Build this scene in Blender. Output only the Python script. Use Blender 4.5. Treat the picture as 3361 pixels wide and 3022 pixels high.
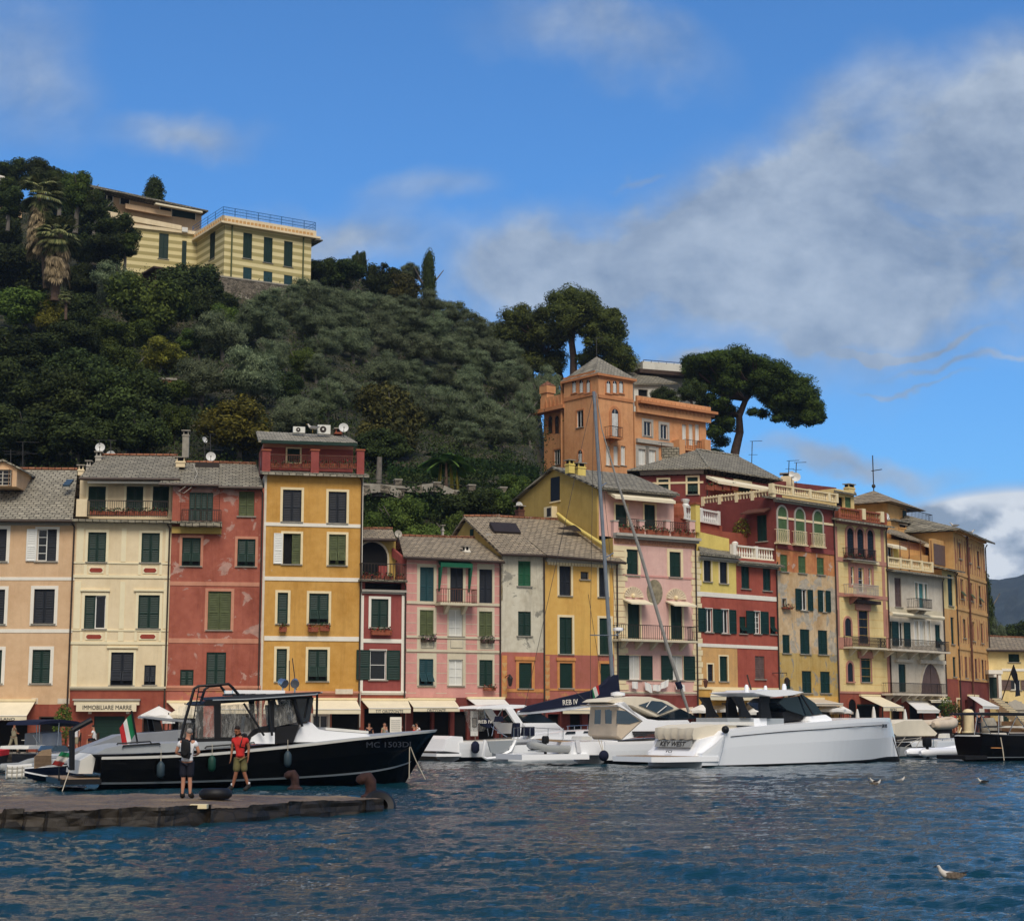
import bpy,math,random
import numpy as np
from mathutils import Vector,Matrix
R=math.radians
rnd=random.Random(7)
scene=bpy.context.scene
for o in list(bpy.data.objects):bpy.data.objects.remove(o)

# ---------------------------------------------------------------- camera
F=5500.0;CX,CY=1680.5,1511.0;YH=2355.0;H=2.5      # focal length and horizon in photo pixels, eye height
TH=math.atan((YH-CY)/F)
cam=bpy.data.objects.new('camera',bpy.data.cameras.new('camera'))
scene.collection.objects.link(cam);scene.camera=cam
cam.location=(0,0,H);cam.rotation_euler=(R(90)+TH,0,0)
cam.data.sensor_fit='HORIZONTAL';cam.data.sensor_width=36;cam.data.lens=36*F/3361
cam.data.clip_start=0.5;cam.data.clip_end=9000

# ---------------------------------------------------------------- light
SUN_EL,SUN_AZ=R(50),R(168)          # azimuth clockwise from +Y (north): behind the camera, a little right
scene.view_settings.view_transform='Standard';scene.view_settings.look='None'
scene.view_settings.gamma=1.0;scene.view_settings.exposure=0.58
sl=bpy.data.lights.new('sun','SUN');sl.energy=1.9;sl.angle=R(30);sl.color=(1.0,0.92,0.82)
so=bpy.data.objects.new('sun',sl);scene.collection.objects.link(so)
sd=Vector((math.sin(SUN_AZ)*math.cos(SUN_EL),math.cos(SUN_AZ)*math.cos(SUN_EL),math.sin(SUN_EL)))
so.rotation_euler=sd.to_track_quat('Z','Y').to_euler()

def ray(px,py):
 a=(px-CX)/F;b=(CY-py)/F
 return Vector((a,math.cos(TH)-b*math.sin(TH),math.sin(TH)+b*math.cos(TH)))
def at(px,py,Y):
 d=ray(px,py);return Vector((d.x/d.y*Y,Y,H+d.z/d.y*Y))
def ground(px,py,z=0.0):
 d=ray(px,py);t=(z-H)/d.z;return Vector((d.x*t,d.y*t,z))

# world: Nishita sky, with clouds that are fixed in direction
world=bpy.data.worlds.new('World');scene.world=world;world.use_nodes=True
wt=world.node_tree;wt.nodes.clear()
def N(nt,typ,**kw):
 n=nt.nodes.new(typ)
 for k,v in kw.items():
  if k.startswith('i_'):
   key=k[2:];n.inputs[int(key)if key.isdigit()else key.replace('_',' ')].default_value=v
  else:setattr(n,k,v)
 return n
def mth(nt,op,a,b=None,clamp=False):
 n=nt.nodes.new('ShaderNodeMath');n.operation=op;n.use_clamp=clamp
 for i,v in enumerate((a,b)):
  if v is None:continue
  if isinstance(v,(int,float)):n.inputs[i].default_value=v
  else:nt.links.new(v,n.inputs[i])
 return n.outputs[0]
sky=N(wt,'ShaderNodeTexSky',sky_type='NISHITA',sun_disc=False,sun_elevation=SUN_EL,sun_rotation=SUN_AZ,
  altitude=0,air_density=1.0,dust_density=0.15,ozone_density=3.0)
tc=N(wt,'ShaderNodeTexCoord');sep=N(wt,'ShaderNodeSeparateXYZ');wt.links.new(tc.outputs['Generated'],sep.inputs[0])
yy=mth(wt,'MAXIMUM',mth(wt,'ABSOLUTE',sep.outputs['Y']),0.05)
aa=mth(wt,'DIVIDE',sep.outputs['X'],yy);bb=mth(wt,'DIVIDE',sep.outputs['Z'],yy)
com=N(wt,'ShaderNodeCombineXYZ');wt.links.new(aa,com.inputs[0]);wt.links.new(bb,com.inputs[1])
def noise(nt,vec,scale,detail=4,rough=.55,dist=0.0):
 n=N(nt,'ShaderNodeTexNoise');n.inputs['Scale'].default_value=scale;n.inputs['Detail'].default_value=detail
 n.inputs['Roughness'].default_value=rough;n.inputs['Distortion'].default_value=dist
 if vec is not None:nt.links.new(vec,n.inputs['Vector'])
 return n
mp=N(wt,'ShaderNodeMapping');mp.inputs['Scale'].default_value=(1,1.3,1);wt.links.new(com.outputs[0],mp.inputs[0])
n1=noise(wt,mp.outputs[0],9,8,.6,.35);n2=noise(wt,mp.outputs[0],24,6,.6)
dis=N(wt,'ShaderNodeVectorMath',operation='SUBTRACT');wt.links.new(noise(wt,com.outputs[0],8,5,.55).outputs['Color'],dis.inputs[0]);dis.inputs[1].default_value=(.5,.5,.5)
dsc=N(wt,'ShaderNodeVectorMath',operation='SCALE');wt.links.new(dis.outputs[0],dsc.inputs[0]);dsc.inputs['Scale'].default_value=.11
dad=N(wt,'ShaderNodeVectorMath',operation='ADD');wt.links.new(com.outputs[0],dad.inputs[0]);wt.links.new(dsc.outputs[0],dad.inputs[1])
def ab(px,py):
 d=ray(px,py);return d.x/d.y,d.z/d.y
def blob(px,py,rx,ry,rot,w,soft=True,src=None,inner=0.0):
 a,b=ab(px,py)
 v1=N(wt,'ShaderNodeVectorMath',operation='SUBTRACT');wt.links.new(src or dad.outputs[0],v1.inputs[0]);v1.inputs[1].default_value=(a,b,0)
 m=N(wt,'ShaderNodeMapping');m.vector_type='TEXTURE';m.inputs['Rotation'].default_value=(0,0,R(rot));m.inputs['Scale'].default_value=(rx/F,ry/F,1)
 wt.links.new(v1.outputs[0],m.inputs[0])
 l=N(wt,'ShaderNodeVectorMath',operation='LENGTH');wt.links.new(m.outputs[0],l.inputs[0])
 r=N(wt,'ShaderNodeMapRange',interpolation_type='SMOOTHSTEP' if soft else 'LINEAR');wt.links.new(l.outputs['Value'],r.inputs['Value'])
 r.inputs['From Min'].default_value=inner;r.inputs['From Max'].default_value=1.0;r.inputs['To Min'].default_value=w;r.inputs['To Max'].default_value=0
 return r.outputs[0]
blobs=[(2950,780,1400,620,9,1.25),(2350,780,850,340,24,.95),(1780,880,680,250,18,1.05),(3300,350,480,480,35,1.0),
         (2700,420,650,240,35,.5),(2000,130,620,190,-10,.55),(60,200,400,360,0,.5),(620,400,420,140,-12,.6),
         (1130,790,460,170,-8,.75),(1400,640,320,140,0,.4),(3000,1110,420,26,1,.9),(3200,1190,320,28,-2,.7),(3050,1255,300,18,0,.6),(2650,1080,200,90,10,.5),
         (2750,1530,560,80,-4,.75),(2200,1170,260,60,2,.75),(2080,560,110,22,12,.4)]
acc=None
for b in blobs:
 o_=blob(*b);acc=o_ if acc is None else mth(wt,'ADD',acc,o_)
nz=mth(wt,'MULTIPLY',mth(wt,'SUBTRACT',n1.outputs[0],.47),2.5)
dens=mth(wt,'MULTIPLY',acc,mth(wt,'ADD',1.0,nz),True)
low=blob(3420,2280,1020,720,0,5.0,True,com.outputs[0],.72)           # the bright bank low on the right
low=mth(wt,'MINIMUM',low,1.0)
dens=mth(wt,'MINIMUM',mth(wt,'MAXIMUM',dens,0),.86)
dens=mth(wt,'MAXIMUM',dens,low)
behind=N(wt,'ShaderNodeMapRange');wt.links.new(sep.outputs['Y'],behind.inputs[0]);behind.inputs[1].default_value=.1;behind.inputs[2].default_value=-.35;behind.inputs[4].default_value=.96   # unseen cloud cover added behind the camera for softer, warmer ambient light
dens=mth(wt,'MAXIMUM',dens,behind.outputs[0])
crp=N(wt,'ShaderNodeValToRGB');wt.links.new(mth(wt,'ADD',mth(wt,'MULTIPLY',n1.outputs[0],.6),mth(wt,'MULTIPLY',n2.outputs[0],.4)),crp.inputs[0])
crp.color_ramp.elements[0].position=.38;crp.color_ramp.elements[0].color=(.20,.255,.34,1)
crp.color_ramp.elements[1].position=.62;crp.color_ramp.elements[1].color=(.41,.47,.545,1)
# cumulus of the low bank: white tops with slate-grey bellies
n3=noise(wt,mp.outputs[0],36,8,.5,0)
lrp=N(wt,'ShaderNodeValToRGB');wt.links.new(n3.outputs[0],lrp.inputs[0])
e=lrp.color_ramp.elements;e[0].position=.40;e[0].color=(.72,.76,.80,1);e[1].position=.60;e[1].color=(.24,.31,.40,1)
m_=e.new(.49);m_.color=(.46,.52,.60,1)
white=blob(3300,1585,900,105,-3,1.2,True,com.outputs[0],.4)
lmx=N(wt,'ShaderNodeMix',data_type='RGBA');wt.links.new(mth(wt,'MINIMUM',white,.85),lmx.inputs['Factor']);wt.links.new(lrp.outputs[0],lmx.inputs['A']);lmx.inputs['B'].default_value=(.72,.76,.80,1)
cmx=N(wt,'ShaderNodeMix',data_type='RGBA');wt.links.new(low,cmx.inputs['Factor']);wt.links.new(crp.outputs[0],cmx.inputs['A']);wt.links.new(lmx.outputs['Result'],cmx.inputs['B'])
bmx=N(wt,'ShaderNodeMix',data_type='RGBA');wt.links.new(behind.outputs[0],bmx.inputs['Factor']);wt.links.new(cmx.outputs['Result'],bmx.inputs['A']);bmx.inputs['B'].default_value=(.44,.42,.40,1);cmx=bmx  # added rear cloud coloured warm grey to tint the ambient light
CLOUD=8.2
csc=N(wt,'ShaderNodeVectorMath',operation='SCALE');wt.links.new(cmx.outputs['Result'],csc.inputs[0]);csc.inputs['Scale'].default_value=CLOUD
tint=N(wt,'ShaderNodeMix',data_type='RGBA',blend_type='MULTIPLY');tint.inputs['Factor'].default_value=1;wt.links.new(sky.outputs[0],tint.inputs['A']);tint.inputs['B'].default_value=(.37,.75,1.08,1)
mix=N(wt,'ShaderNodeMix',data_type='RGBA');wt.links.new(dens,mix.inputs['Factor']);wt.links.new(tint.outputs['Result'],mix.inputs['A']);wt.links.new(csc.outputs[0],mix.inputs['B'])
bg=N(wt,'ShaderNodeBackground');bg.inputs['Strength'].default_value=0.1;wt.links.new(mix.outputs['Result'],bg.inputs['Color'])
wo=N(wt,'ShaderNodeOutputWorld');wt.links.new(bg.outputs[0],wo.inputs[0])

# ---------------------------------------------------------------- materials
def lin(c,k=1.0):
 return tuple((((v/255)/12.92)if v<=10 else(((v/255)+.055)/1.055)**2.4)*k for v in c)+(1.0,)
M={}
def newmat(key):
 m=bpy.data.materials.new(key);m.use_nodes=True;M[key]=m
 nt=m.node_tree;return m,nt,nt.nodes['Principled BSDF']
def ramp(nt,fac,stops):
 r=N(nt,'ShaderNodeValToRGB');nt.links.new(fac,r.inputs[0]);el=r.color_ramp.elements
 el[0].position,el[0].color=stops[0];el[1].position,el[1].color=stops[-1]
 for p,c in stops[1:-1]:
  q=el.new(p);q.color=c
 return r.outputs[0]
def mixc(nt,fac,a,b,blend='MIX'):
 n=N(nt,'ShaderNodeMix',data_type='RGBA',blend_type=blend)
 for s,v in(('Factor',fac),('A',a),('B',b)):
  if isinstance(v,(int,float,tuple)):n.inputs[s].default_value=v
  else:nt.links.new(v,n.inputs[s])
 return n.outputs['Result']
def bump(nt,b,h,s,d=.02):
 n=N(nt,'ShaderNodeBump');n.inputs['Strength'].default_value=s;n.inputs['Distance'].default_value=d
 nt.links.new(h,n.inputs['Height']);nt.links.new(n.outputs[0],b.inputs['Normal'])
ALB=.92
def plain(key,c,rough=.6,metal=0,var=.12,sc=3.0,spec=.3,coat=0):
 """painted or solid surface with slight tonal variation"""
 m,nt,b=newmat(key);L=lin(c,ALB)
 t=N(nt,'ShaderNodeTexCoord');n=noise(nt,t.outputs['Object'],sc,5)
 col=ramp(nt,n.outputs[0],[(.3,tuple(v*(1-var)for v in L[:3])+(1,)),(.7,tuple(min(1,v*(1+var))for v in L[:3])+(1,))])
 nt.links.new(col,b.inputs['Base Color']);b.inputs['Roughness'].default_value=rough;b.inputs['Metallic'].default_value=metal
 b.inputs['Specular IOR Level'].default_value=spec;b.inputs['Coat Weight'].default_value=coat
 return m
def plaster(key,c,c2=None,peel=None,amt=.5,streak=.25,rough=.9):
 """old lime render: broad fading, vertical rain streaks, patches of bare render"""
 m,nt,b=newmat(key);L=lin(c,ALB);L2=lin(c2,ALB)if c2 else tuple(v*.8 for v in L[:3])+(1,)
 t=N(nt,'ShaderNodeTexCoord');o=t.outputs['Object']
 n1=noise(nt,o,.35,6,.6);n2=noise(nt,o,2.2,6,.65)
 s=mth(nt,'ADD',mth(nt,'MULTIPLY',n1.outputs[0],.6),mth(nt,'MULTIPLY',n2.outputs[0],.4))
 col=ramp(nt,s,[(.36,L2),(.56,L),(.75,tuple(min(1,v*1.1)for v in L[:3])+(1,))])
 mpp=N(nt,'ShaderNodeMapping');mpp.inputs['Scale'].default_value=(1.7,1.7,.2);nt.links.new(o,mpp.inputs[0])
 n3=noise(nt,mpp.outputs[0],1.0,7,.72,.35)
 fr=N(nt,'ShaderNodeMapRange');nt.links.new(n3.outputs[0],fr.inputs[0]);fr.inputs[1].default_value=.5;fr.inputs[2].default_value=.78;fr.inputs[4].default_value=min(.6,streak*1.5+.08)
 col=mixc(nt,fr.outputs[0],col,tuple(v*.45 for v in L2[:3])+(1,))
 if peel:
  n4=noise(nt,o,.8,9,.62,.6)
  f=N(nt,'ShaderNodeMapRange');nt.links.new(n4.outputs[0],f.inputs[0])
  f.inputs[1].default_value=.72-amt*.3;f.inputs[2].default_value=.75-amt*.3
  n5=noise(nt,o,3,4)
  pc=ramp(nt,n5.outputs[0],[(.3,lin(tuple(v*.8 for v in peel),ALB)),(.7,lin(peel,ALB))])
  col=mixc(nt,f.outputs[0],col,pc)
 nt.links.new(col,b.inputs['Base Color']);b.inputs['Roughness'].default_value=rough;b.inputs['Specular IOR Level'].default_value=.15
 bump(nt,b,noise(nt,o,9,6,.7).outputs[0],.35,.02)
 return m
def slate(key,c,c2):
 """stone-slate courses of Ligurian roofs"""
 m,nt,b=newmat(key)
 t=N(nt,'ShaderNodeTexCoord');o=t.outputs['Object']
 sp=N(nt,'ShaderNodeSeparateXYZ');nt.links.new(o,sp.inputs[0])
 cb=N(nt,'ShaderNodeCombineXYZ');nt.links.new(sp.outputs[0],cb.inputs[0])
 nn=noise(nt,o,1.6,4)
 zz=mth(nt,'ADD',mth(nt,'ADD',sp.outputs[2],mth(nt,'MULTIPLY',sp.outputs[1],.25)),mth(nt,'MULTIPLY',nn.outputs[0],.22))
 nt.links.new(zz,cb.inputs[1])
 bk=N(nt,'ShaderNodeTexBrick');nt.links.new(cb.outputs[0],bk.inputs[0])
 bk.inputs['Scale'].default_value=1;bk.inputs['Brick Width'].default_value=.42;bk.inputs['Row Height'].default_value=.22
 bk.inputs['Mortar Size'].default_value=.028;bk.inputs['Color1'].default_value=lin(c,ALB);bk.inputs['Color2'].default_value=lin(c2,ALB)
 bk.inputs['Mortar'].default_value=lin(tuple(v*.38 for v in c));bk.inputs['Bias'].default_value=-.1
 n2=noise(nt,o,.7,6,.65)
 col=mixc(nt,mth(nt,'MULTIPLY',n2.outputs[0],.55),bk.outputs[0],lin(tuple((a+b_)/2*.72 for a,b_ in zip(c,c2)),ALB))
 col=mixc(nt,ramp(nt,noise(nt,o,5,4).outputs[0],[(.58,(0,0,0,1)),(.75,(.5,.5,.5,1))]),col,lin((205,200,180),.8))
 nt.links.new(col,b.inputs['Base Color']);b.inputs['Roughness'].default_value=.85;b.inputs['Specular IOR Level'].default_value=.2
 h=mth(nt,'ADD',mth(nt,'MULTIPLY',bk.outputs['Fac'],-1.0),mth(nt,'MULTIPLY',noise(nt,o,6,4).outputs[0],.8))
 bump(nt,b,h,.9,.06)
 return m
def stone(key,c,c2,sc=3.0,mortar=.35,wet=.9):
 m,nt,b=newmat(key);t=N(nt,'ShaderNodeTexCoord');o=t.outputs['Object']
 mpp=N(nt,'ShaderNodeMapping');mpp.inputs['Scale'].default_value=(1,1,2.0);nt.links.new(o,mpp.inputs[0])
 v=N(nt,'ShaderNodeTexVoronoi');v.inputs['Scale'].default_value=sc;nt.links.new(mpp.outputs[0],v.inputs[0])
 v2=N(nt,'ShaderNodeTexVoronoi',feature='DISTANCE_TO_EDGE');v2.inputs['Scale'].default_value=sc;nt.links.new(mpp.outputs[0],v2.inputs[0])
 sp=N(nt,'ShaderNodeSeparateXYZ');nt.links.new(v.outputs['Color'],sp.inputs[0])
 s=mth(nt,'ADD',mth(nt,'MULTIPLY',sp.outputs[0],.6),mth(nt,'MULTIPLY',noise(nt,o,2,6).outputs[0],.4))
 col=ramp(nt,s,[(.2,lin(c,ALB)),(.8,lin(c2,ALB))])
 ed=ramp(nt,v2.outputs['Distance'],[(.0,(mortar,mortar,mortar,1)),(.08,(1,1,1,1))])
 col=mixc(nt,1.0,col,ed,'MULTIPLY')
 nt.links.new(col,b.inputs['Base Color']);b.inputs['Roughness'].default_value=wet;b.inputs['Specular IOR Level'].default_value=.3
 bump(nt,b,mth(nt,'ADD',v2.outputs['Distance'],mth(nt,'MULTIPLY',noise(nt,o,8,5).outputs[0],.3)),.8,.08)
 return m
def leafmat(key,c,c2,hue=.1):
 """leaves: every leaf carries its own tone (attribute), every tree shifts a little"""
 m,nt,b=newmat(key)
 a=N(nt,'ShaderNodeAttribute',attribute_name='tone');oi=N(nt,'ShaderNodeObjectInfo')
 col=ramp(nt,a.outputs['Fac'],[(.1,lin(c)),(.9,lin(c2))])
 hs=N(nt,'ShaderNodeHueSaturation');nt.links.new(col,hs.inputs['Color'])
 nt.links.new(mth(nt,'ADD',.5-hue*.15,mth(nt,'MULTIPLY',oi.outputs['Random'],hue*.3)),hs.inputs['Hue'])
 nt.links.new(mth(nt,'ADD',.72,mth(nt,'MULTIPLY',oi.outputs['Random'],.62)),hs.inputs['Value'])
 nt.links.new(hs.outputs[0],b.inputs['Base Color']);b.inputs['Roughness'].default_value=.75;b.inputs['Specular IOR Level'].default_value=.12
 tr=N(nt,'ShaderNodeBsdfTranslucent');nt.links.new(hs.outputs[0],tr.inputs[0])
 ms=N(nt,'ShaderNodeMixShader');ms.inputs[0].default_value=.15;nt.links.new(b.outputs[0],ms.inputs[1]);nt.links.new(tr.outputs[0],ms.inputs[2])
 nt.links.new(ms.outputs[0],nt.nodes['Material Output'].inputs[0])
 return m
def glassy(key,c,rough=.05,alpha=1.0):
 m,nt,b=newmat(key);b.inputs['Base Color'].default_value=lin(c);b.inputs['Roughness'].default_value=rough
 b.inputs['Specular IOR Level'].default_value=.5
 if alpha<1:
  b.inputs['Alpha'].default_value=alpha
 return m

plaster('peach',(222,188,150),(208,172,134),streak=.12)
plaster('cream',(236,218,182),(224,204,166),streak=.12)
plain('cream_lt',(240,228,192),.9,sc=1.2,var=.06)
plaster('brick',(174,102,84),(148,80,64),(200,158,144),.5,.3)
plaster('salmon',(206,148,122),(190,128,104),streak=.2)
plaster('ochre',(210,162,88),(190,140,66),(222,200,168),.06,.25)
plaster('ochre_lt',(224,180,100),(212,162,84),(226,206,170),.05,.2)
plaster('crimson',(154,82,76),(136,68,64),streak=.25)
plaster('pink',(216,158,148),(202,142,134),streak=.15)
plaster('beige',(214,204,178),(200,190,164),streak=.15)
plaster('greywhite',(214,208,188),(186,176,152),(164,160,146),.5,.4)
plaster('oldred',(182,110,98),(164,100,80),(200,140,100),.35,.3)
plaster('pink2',(226,186,174),(214,170,160),streak=.15)
plaster('olive_ochre',(188,160,92),(174,146,80),streak=.2)
plaster('lemon',(230,208,120),(216,192,106),streak=.15)
plaster('red2',(174,92,76),(152,76,64),(156,118,98),.2,.25)
plaster('apricot',(216,170,110),(190,152,106),(168,150,118),.3,.25)
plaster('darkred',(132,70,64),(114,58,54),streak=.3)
plaster('mottled',(216,190,152),(186,148,100),(200,188,168),.7,.45)
plaster('mottled_or',(208,146,94),(184,110,74),(218,186,164),.5,.4)
plaster('mottled_lo',(200,172,110),(186,150,80),(168,160,142),.6,.4)
plaster('paleyel',(236,212,152),(222,196,136),streak=.15)
plaster('roseband',(192,140,122),(176,124,108),streak=.1)
plaster('offwhite',(216,206,188),(198,186,166),streak=.25)
plaster('tawny',(214,170,112),(198,150,94),streak=.2)
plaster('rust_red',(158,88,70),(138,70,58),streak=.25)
plaster('orange',(220,162,114),(204,142,96),streak=.3)
plaster('orange_dk',(200,138,94),(184,120,78),streak=.2)
plaster('white_wall',(222,220,208),(206,202,190),streak=.15)
plaster('peel_white',(224,214,196),(206,190,166),(206,150,110),.3,.2)
slate('slate_a',(148,142,126),(186,178,158));slate('slate_b',(136,130,114),(170,162,142));slate('slate_c',(152,138,116),(190,172,144))
slate('tile',(150,96,70),(176,120,88))
plain('trim_white',(238,232,218),.8,sc=2,var=.05);plain('trim_cream',(236,218,176),.8,var=.05)
plain('trim_grey',(178,172,160),.8,var=.1);plain('trim_gold',(206,142,84),.85,var=.12)
plain('navy',(28,33,42),.6);plain('green_dk',(17,48,39),.55);plain('green_md',(28,88,58),.55)
plain('green_ol',(84,92,58),.7,var=.2);plain('teal',(28,66,72),.6);plain('teal_lt',(84,140,140),.6);plain('brownsh',(104,84,78),.7,var=.2)
plain('moss',(74,100,62),.75,var=.2);plain('white_p',(232,232,226),.5,var=.04);plain('plaque',(152,66,50),.8)
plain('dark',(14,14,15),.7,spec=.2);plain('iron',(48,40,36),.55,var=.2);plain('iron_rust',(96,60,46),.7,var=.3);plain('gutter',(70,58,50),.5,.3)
plain('terracotta',(150,84,60),.85,var=.2);plain('stone_slab',(152,146,134),.85,var=.2);plain('canvas',(232,220,190),.85,var=.06,sc=1.5)
plain('canvas_wh',(228,226,220),.85,var=.05,sc=1.5);plain('canvas_beige',(206,190,168),.85,var=.07,sc=1.5);plain('green_canvas',(22,92,66),.8,var=.1)
plain('letter',(80,86,92),.8);plain('letter_dk',(52,50,50),.7);plain('grey_canvas',(150,152,156),.85,var=.08,sc=1.2)
plain('wire',(60,58,56),.6);plain('steel',(190,194,198),.25,.9,spec=.5);plain('dish',(216,216,212),.4,var=.05);plain('ac_white',(222,222,214),.5,var=.05)
plain('wood_dk',(70,54,44),.7,var=.25);plain('curtain',(214,214,206),.9,var=.05);plain('flower_red',(150,40,40),.8,var=.4,sc=20);plain('flower_pink',(206,160,170),.8,var=.3,sc=20)
plain('frieze',(158,112,86),.85,var=.35,sc=9);plain('fresco',(140,130,106),.9,var=.4,sc=3);plain('shell',(222,204,176),.85,var=.1)
glassy('glass_dk',(20,24,28));glassy('glass_bl',(60,76,88),.1)
leafmat('leaf_olive',(52,64,42),(120,130,98));leafmat('leaf_dark',(26,36,17),(72,84,42));leafmat('leaf_mid',(38,56,22),(98,114,50))
leafmat('leaf_yel',(66,68,24),(134,128,48));leafmat('leaf_brown',(38,42,20),(88,84,42));leafmat('leaf_pine',(36,48,20),(104,112,52));leafmat('leaf_upine',(30,50,16),(88,114,44))
leafmat('leaf_palm',(70,84,48),(150,154,100));leafmat('palm_dead',(84,72,54),(150,130,104));leafmat('leaf_banana',(46,84,34),(96,132,62));leafmat('leaf_hedge',(18,34,14),(50,70,30));leafmat('leaf_ivy',(24,42,20),(62,82,44))
plain('bark',(96,78,66),.95,var=.3,sc=4);plain('bark_grey',(112,106,98),.95,var=.3,sc=4)
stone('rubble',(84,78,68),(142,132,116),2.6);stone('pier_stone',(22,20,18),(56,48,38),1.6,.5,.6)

# ---------------------------------------------------------------- mesh helpers
col=scene.collection
def tag(o,label=None,cat=None,group=None,kind=None):
 if label:o['label']=label
 if cat:o['category']=cat
 if group:o['group']=group
 if kind:o['kind']=kind
 return o
def empty(name,loc=(0,0,0),rz=0.0):
 o=bpy.data.objects.new(name,None);col.objects.link(o);o.location=loc;o.rotation_euler=(0,0,rz);o.empty_display_size=.3
 return o
class MB:
 def __init__(s):s.v=[];s.f=[];s.m=[];s.mats=[]
 def mi(s,m):
  if m not in s.mats:s.mats.append(m)
  return s.mats.index(m)
 def add(s,vs,fs,m):
  k=len(s.v);i=s.mi(m);s.v+=[tuple(v)for v in vs];s.f+=[tuple(k+j for j in f)for f in fs];s.m+=[i]*len(fs)
  return s
 def quad(s,a,b,c,d,m):return s.add([a,b,c,d],[(0,1,2,3)],m)
 def box(s,x0,y0,z0,x1,y1,z1,m):
  vs=[(x,y,z)for z in(z0,z1)for y in(y0,y1)for x in(x0,x1)]
  return s.add(vs,[(0,2,3,1),(4,5,7,6),(0,1,5,4),(2,6,7,3),(0,4,6,2),(1,3,7,5)],m)
 def ext(s,pts,vec,m):
  """closed polygon extruded along vec"""
  n=len(pts);P=[Vector(p)for p in pts];Q=[p+Vector(vec)for p in P]
  return s.add(P+Q,[tuple(range(n)),tuple(range(2*n-1,n-1,-1))]+[(i,i+n,(i+1)%n+n,(i+1)%n)for i in range(n)],m)
 def tube(s,pts,r,m,n=6,r1=None,cap=True):
  P=[Vector(p)for p in pts];rings=[]
  rr=r if isinstance(r,(list,tuple))else[r+((r1 if r1 is not None else r)-r)*i/max(1,len(P)-1)for i in range(len(P))]
  up=None
  for i,p in enumerate(P):
   d=(P[min(i+1,len(P)-1)]-P[max(i-1,0)]).normalized()
   if up is None:up=Vector((0,0,1))if abs(d.z)<.9 else Vector((1,0,0))
   a=d.cross(up).normalized();b=a.cross(d).normalized();up=b
   rings.append([p+(a*math.cos(2*math.pi*k/n)+b*math.sin(2*math.pi*k/n))*rr[i]for k in range(n)])
  return s.loft(rings,m,True,cap)
 def loft(s,rings,m,closed=True,cap=True):
  n=len(rings[0]);vs=[p for r in rings for p in r];fs=[]
  for i in range(len(rings)-1):
   for j in range(n if closed else n-1):
    k=(j+1)%n;fs.append((i*n+j,i*n+k,(i+1)*n+k,(i+1)*n+j))
  if cap and closed:fs.append(tuple(range(n-1,-1,-1)));fs.append(tuple((len(rings)-1)*n+j for j in range(n)))
  return s.add(vs,fs,m)
 def lathe(s,prof,c,m,n=12,axis='z'):
  rings=[]
  for r,z in prof:
   ring=[]
   for k in range(n):
    a=2*math.pi*k/n;x,y=r*math.cos(a),r*math.sin(a)
    p=(x,y,z)if axis=='z' else((z,x,y)if axis=='x' else(x,z,y))
    ring.append(Vector(c)+Vector(p))
   rings.append(ring)
  return s.loft(rings,m)
 def ball(s,c,r,m,n=10,sx=1,sy=1,sz=1):
  prof=[(r*math.sin(math.pi*i/n),-r*math.cos(math.pi*i/n))for i in range(n+1)]
  prof[0]=(r*.02,-r);prof[-1]=(r*.02,r);k=len(s.v);s.lathe(prof,(0,0,0),m,n+2)
  for i in range(k,len(s.v)):x,y,z=s.v[i];s.v[i]=(c[0]+x*sx,c[1]+y*sy,c[2]+z*sz)
  return s
 def build(s,name,parent=None,Mx=None,smooth=False):
  if not s.v:return None
  me=bpy.data.meshes.new(name);me.from_pydata(s.v,[],s.f)
  for m in s.mats:me.materials.append(M[m])
  me.polygons.foreach_set('material_index',s.m)
  if smooth:me.polygons.foreach_set('use_smooth',[True]*len(s.f))
  if any(m.startswith(('leaf','palm'))for m in s.mats):rs=np.random.RandomState(len(s.f));me.attributes.new('tone','FLOAT','FACE').data.foreach_set('value',rs.rand(len(s.f)).astype(np.float32))
  me.update();o=bpy.data.objects.new(name,me);col.objects.link(o)
  if parent:o.parent=parent
  if Mx is not None:o.matrix_local=Mx
  if smooth:
   try:me.set_sharp_from_angle(angle=R(40))
   except Exception:pass
  return o
def textmesh(name,txt,w,h,mat,Mx,parent,depth=.01):
 cu=bpy.data.curves.new(name,'FONT');cu.body=txt;cu.extrude=depth;cu.align_x='CENTER';cu.align_y='CENTER';cu.resolution_u=3
 t=bpy.data.objects.new(name+'_tmp',cu);col.objects.link(t);bpy.context.view_layer.update()
 me=bpy.data.meshes.new_from_object(t.evaluated_get(bpy.context.evaluated_depsgraph_get()));bpy.data.objects.remove(t);bpy.data.curves.remove(cu)
 xs=[v.co.x for v in me.vertices];ys=[v.co.y for v in me.vertices]
 sx=w/(max(xs)-min(xs));sy=h/(max(ys)-min(ys));cx=(max(xs)+min(xs))/2;cy=(max(ys)+min(ys))/2
 for v in me.vertices:v.co.x=(v.co.x-cx)*sx;v.co.y=(v.co.y-cy)*sy
 me.materials.clear();me.materials.append(M[mat]);me.name=name
 o=bpy.data.objects.new(name,me);col.objects.link(o);o.parent=parent;o.matrix_local=Mx
 return o

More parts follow.
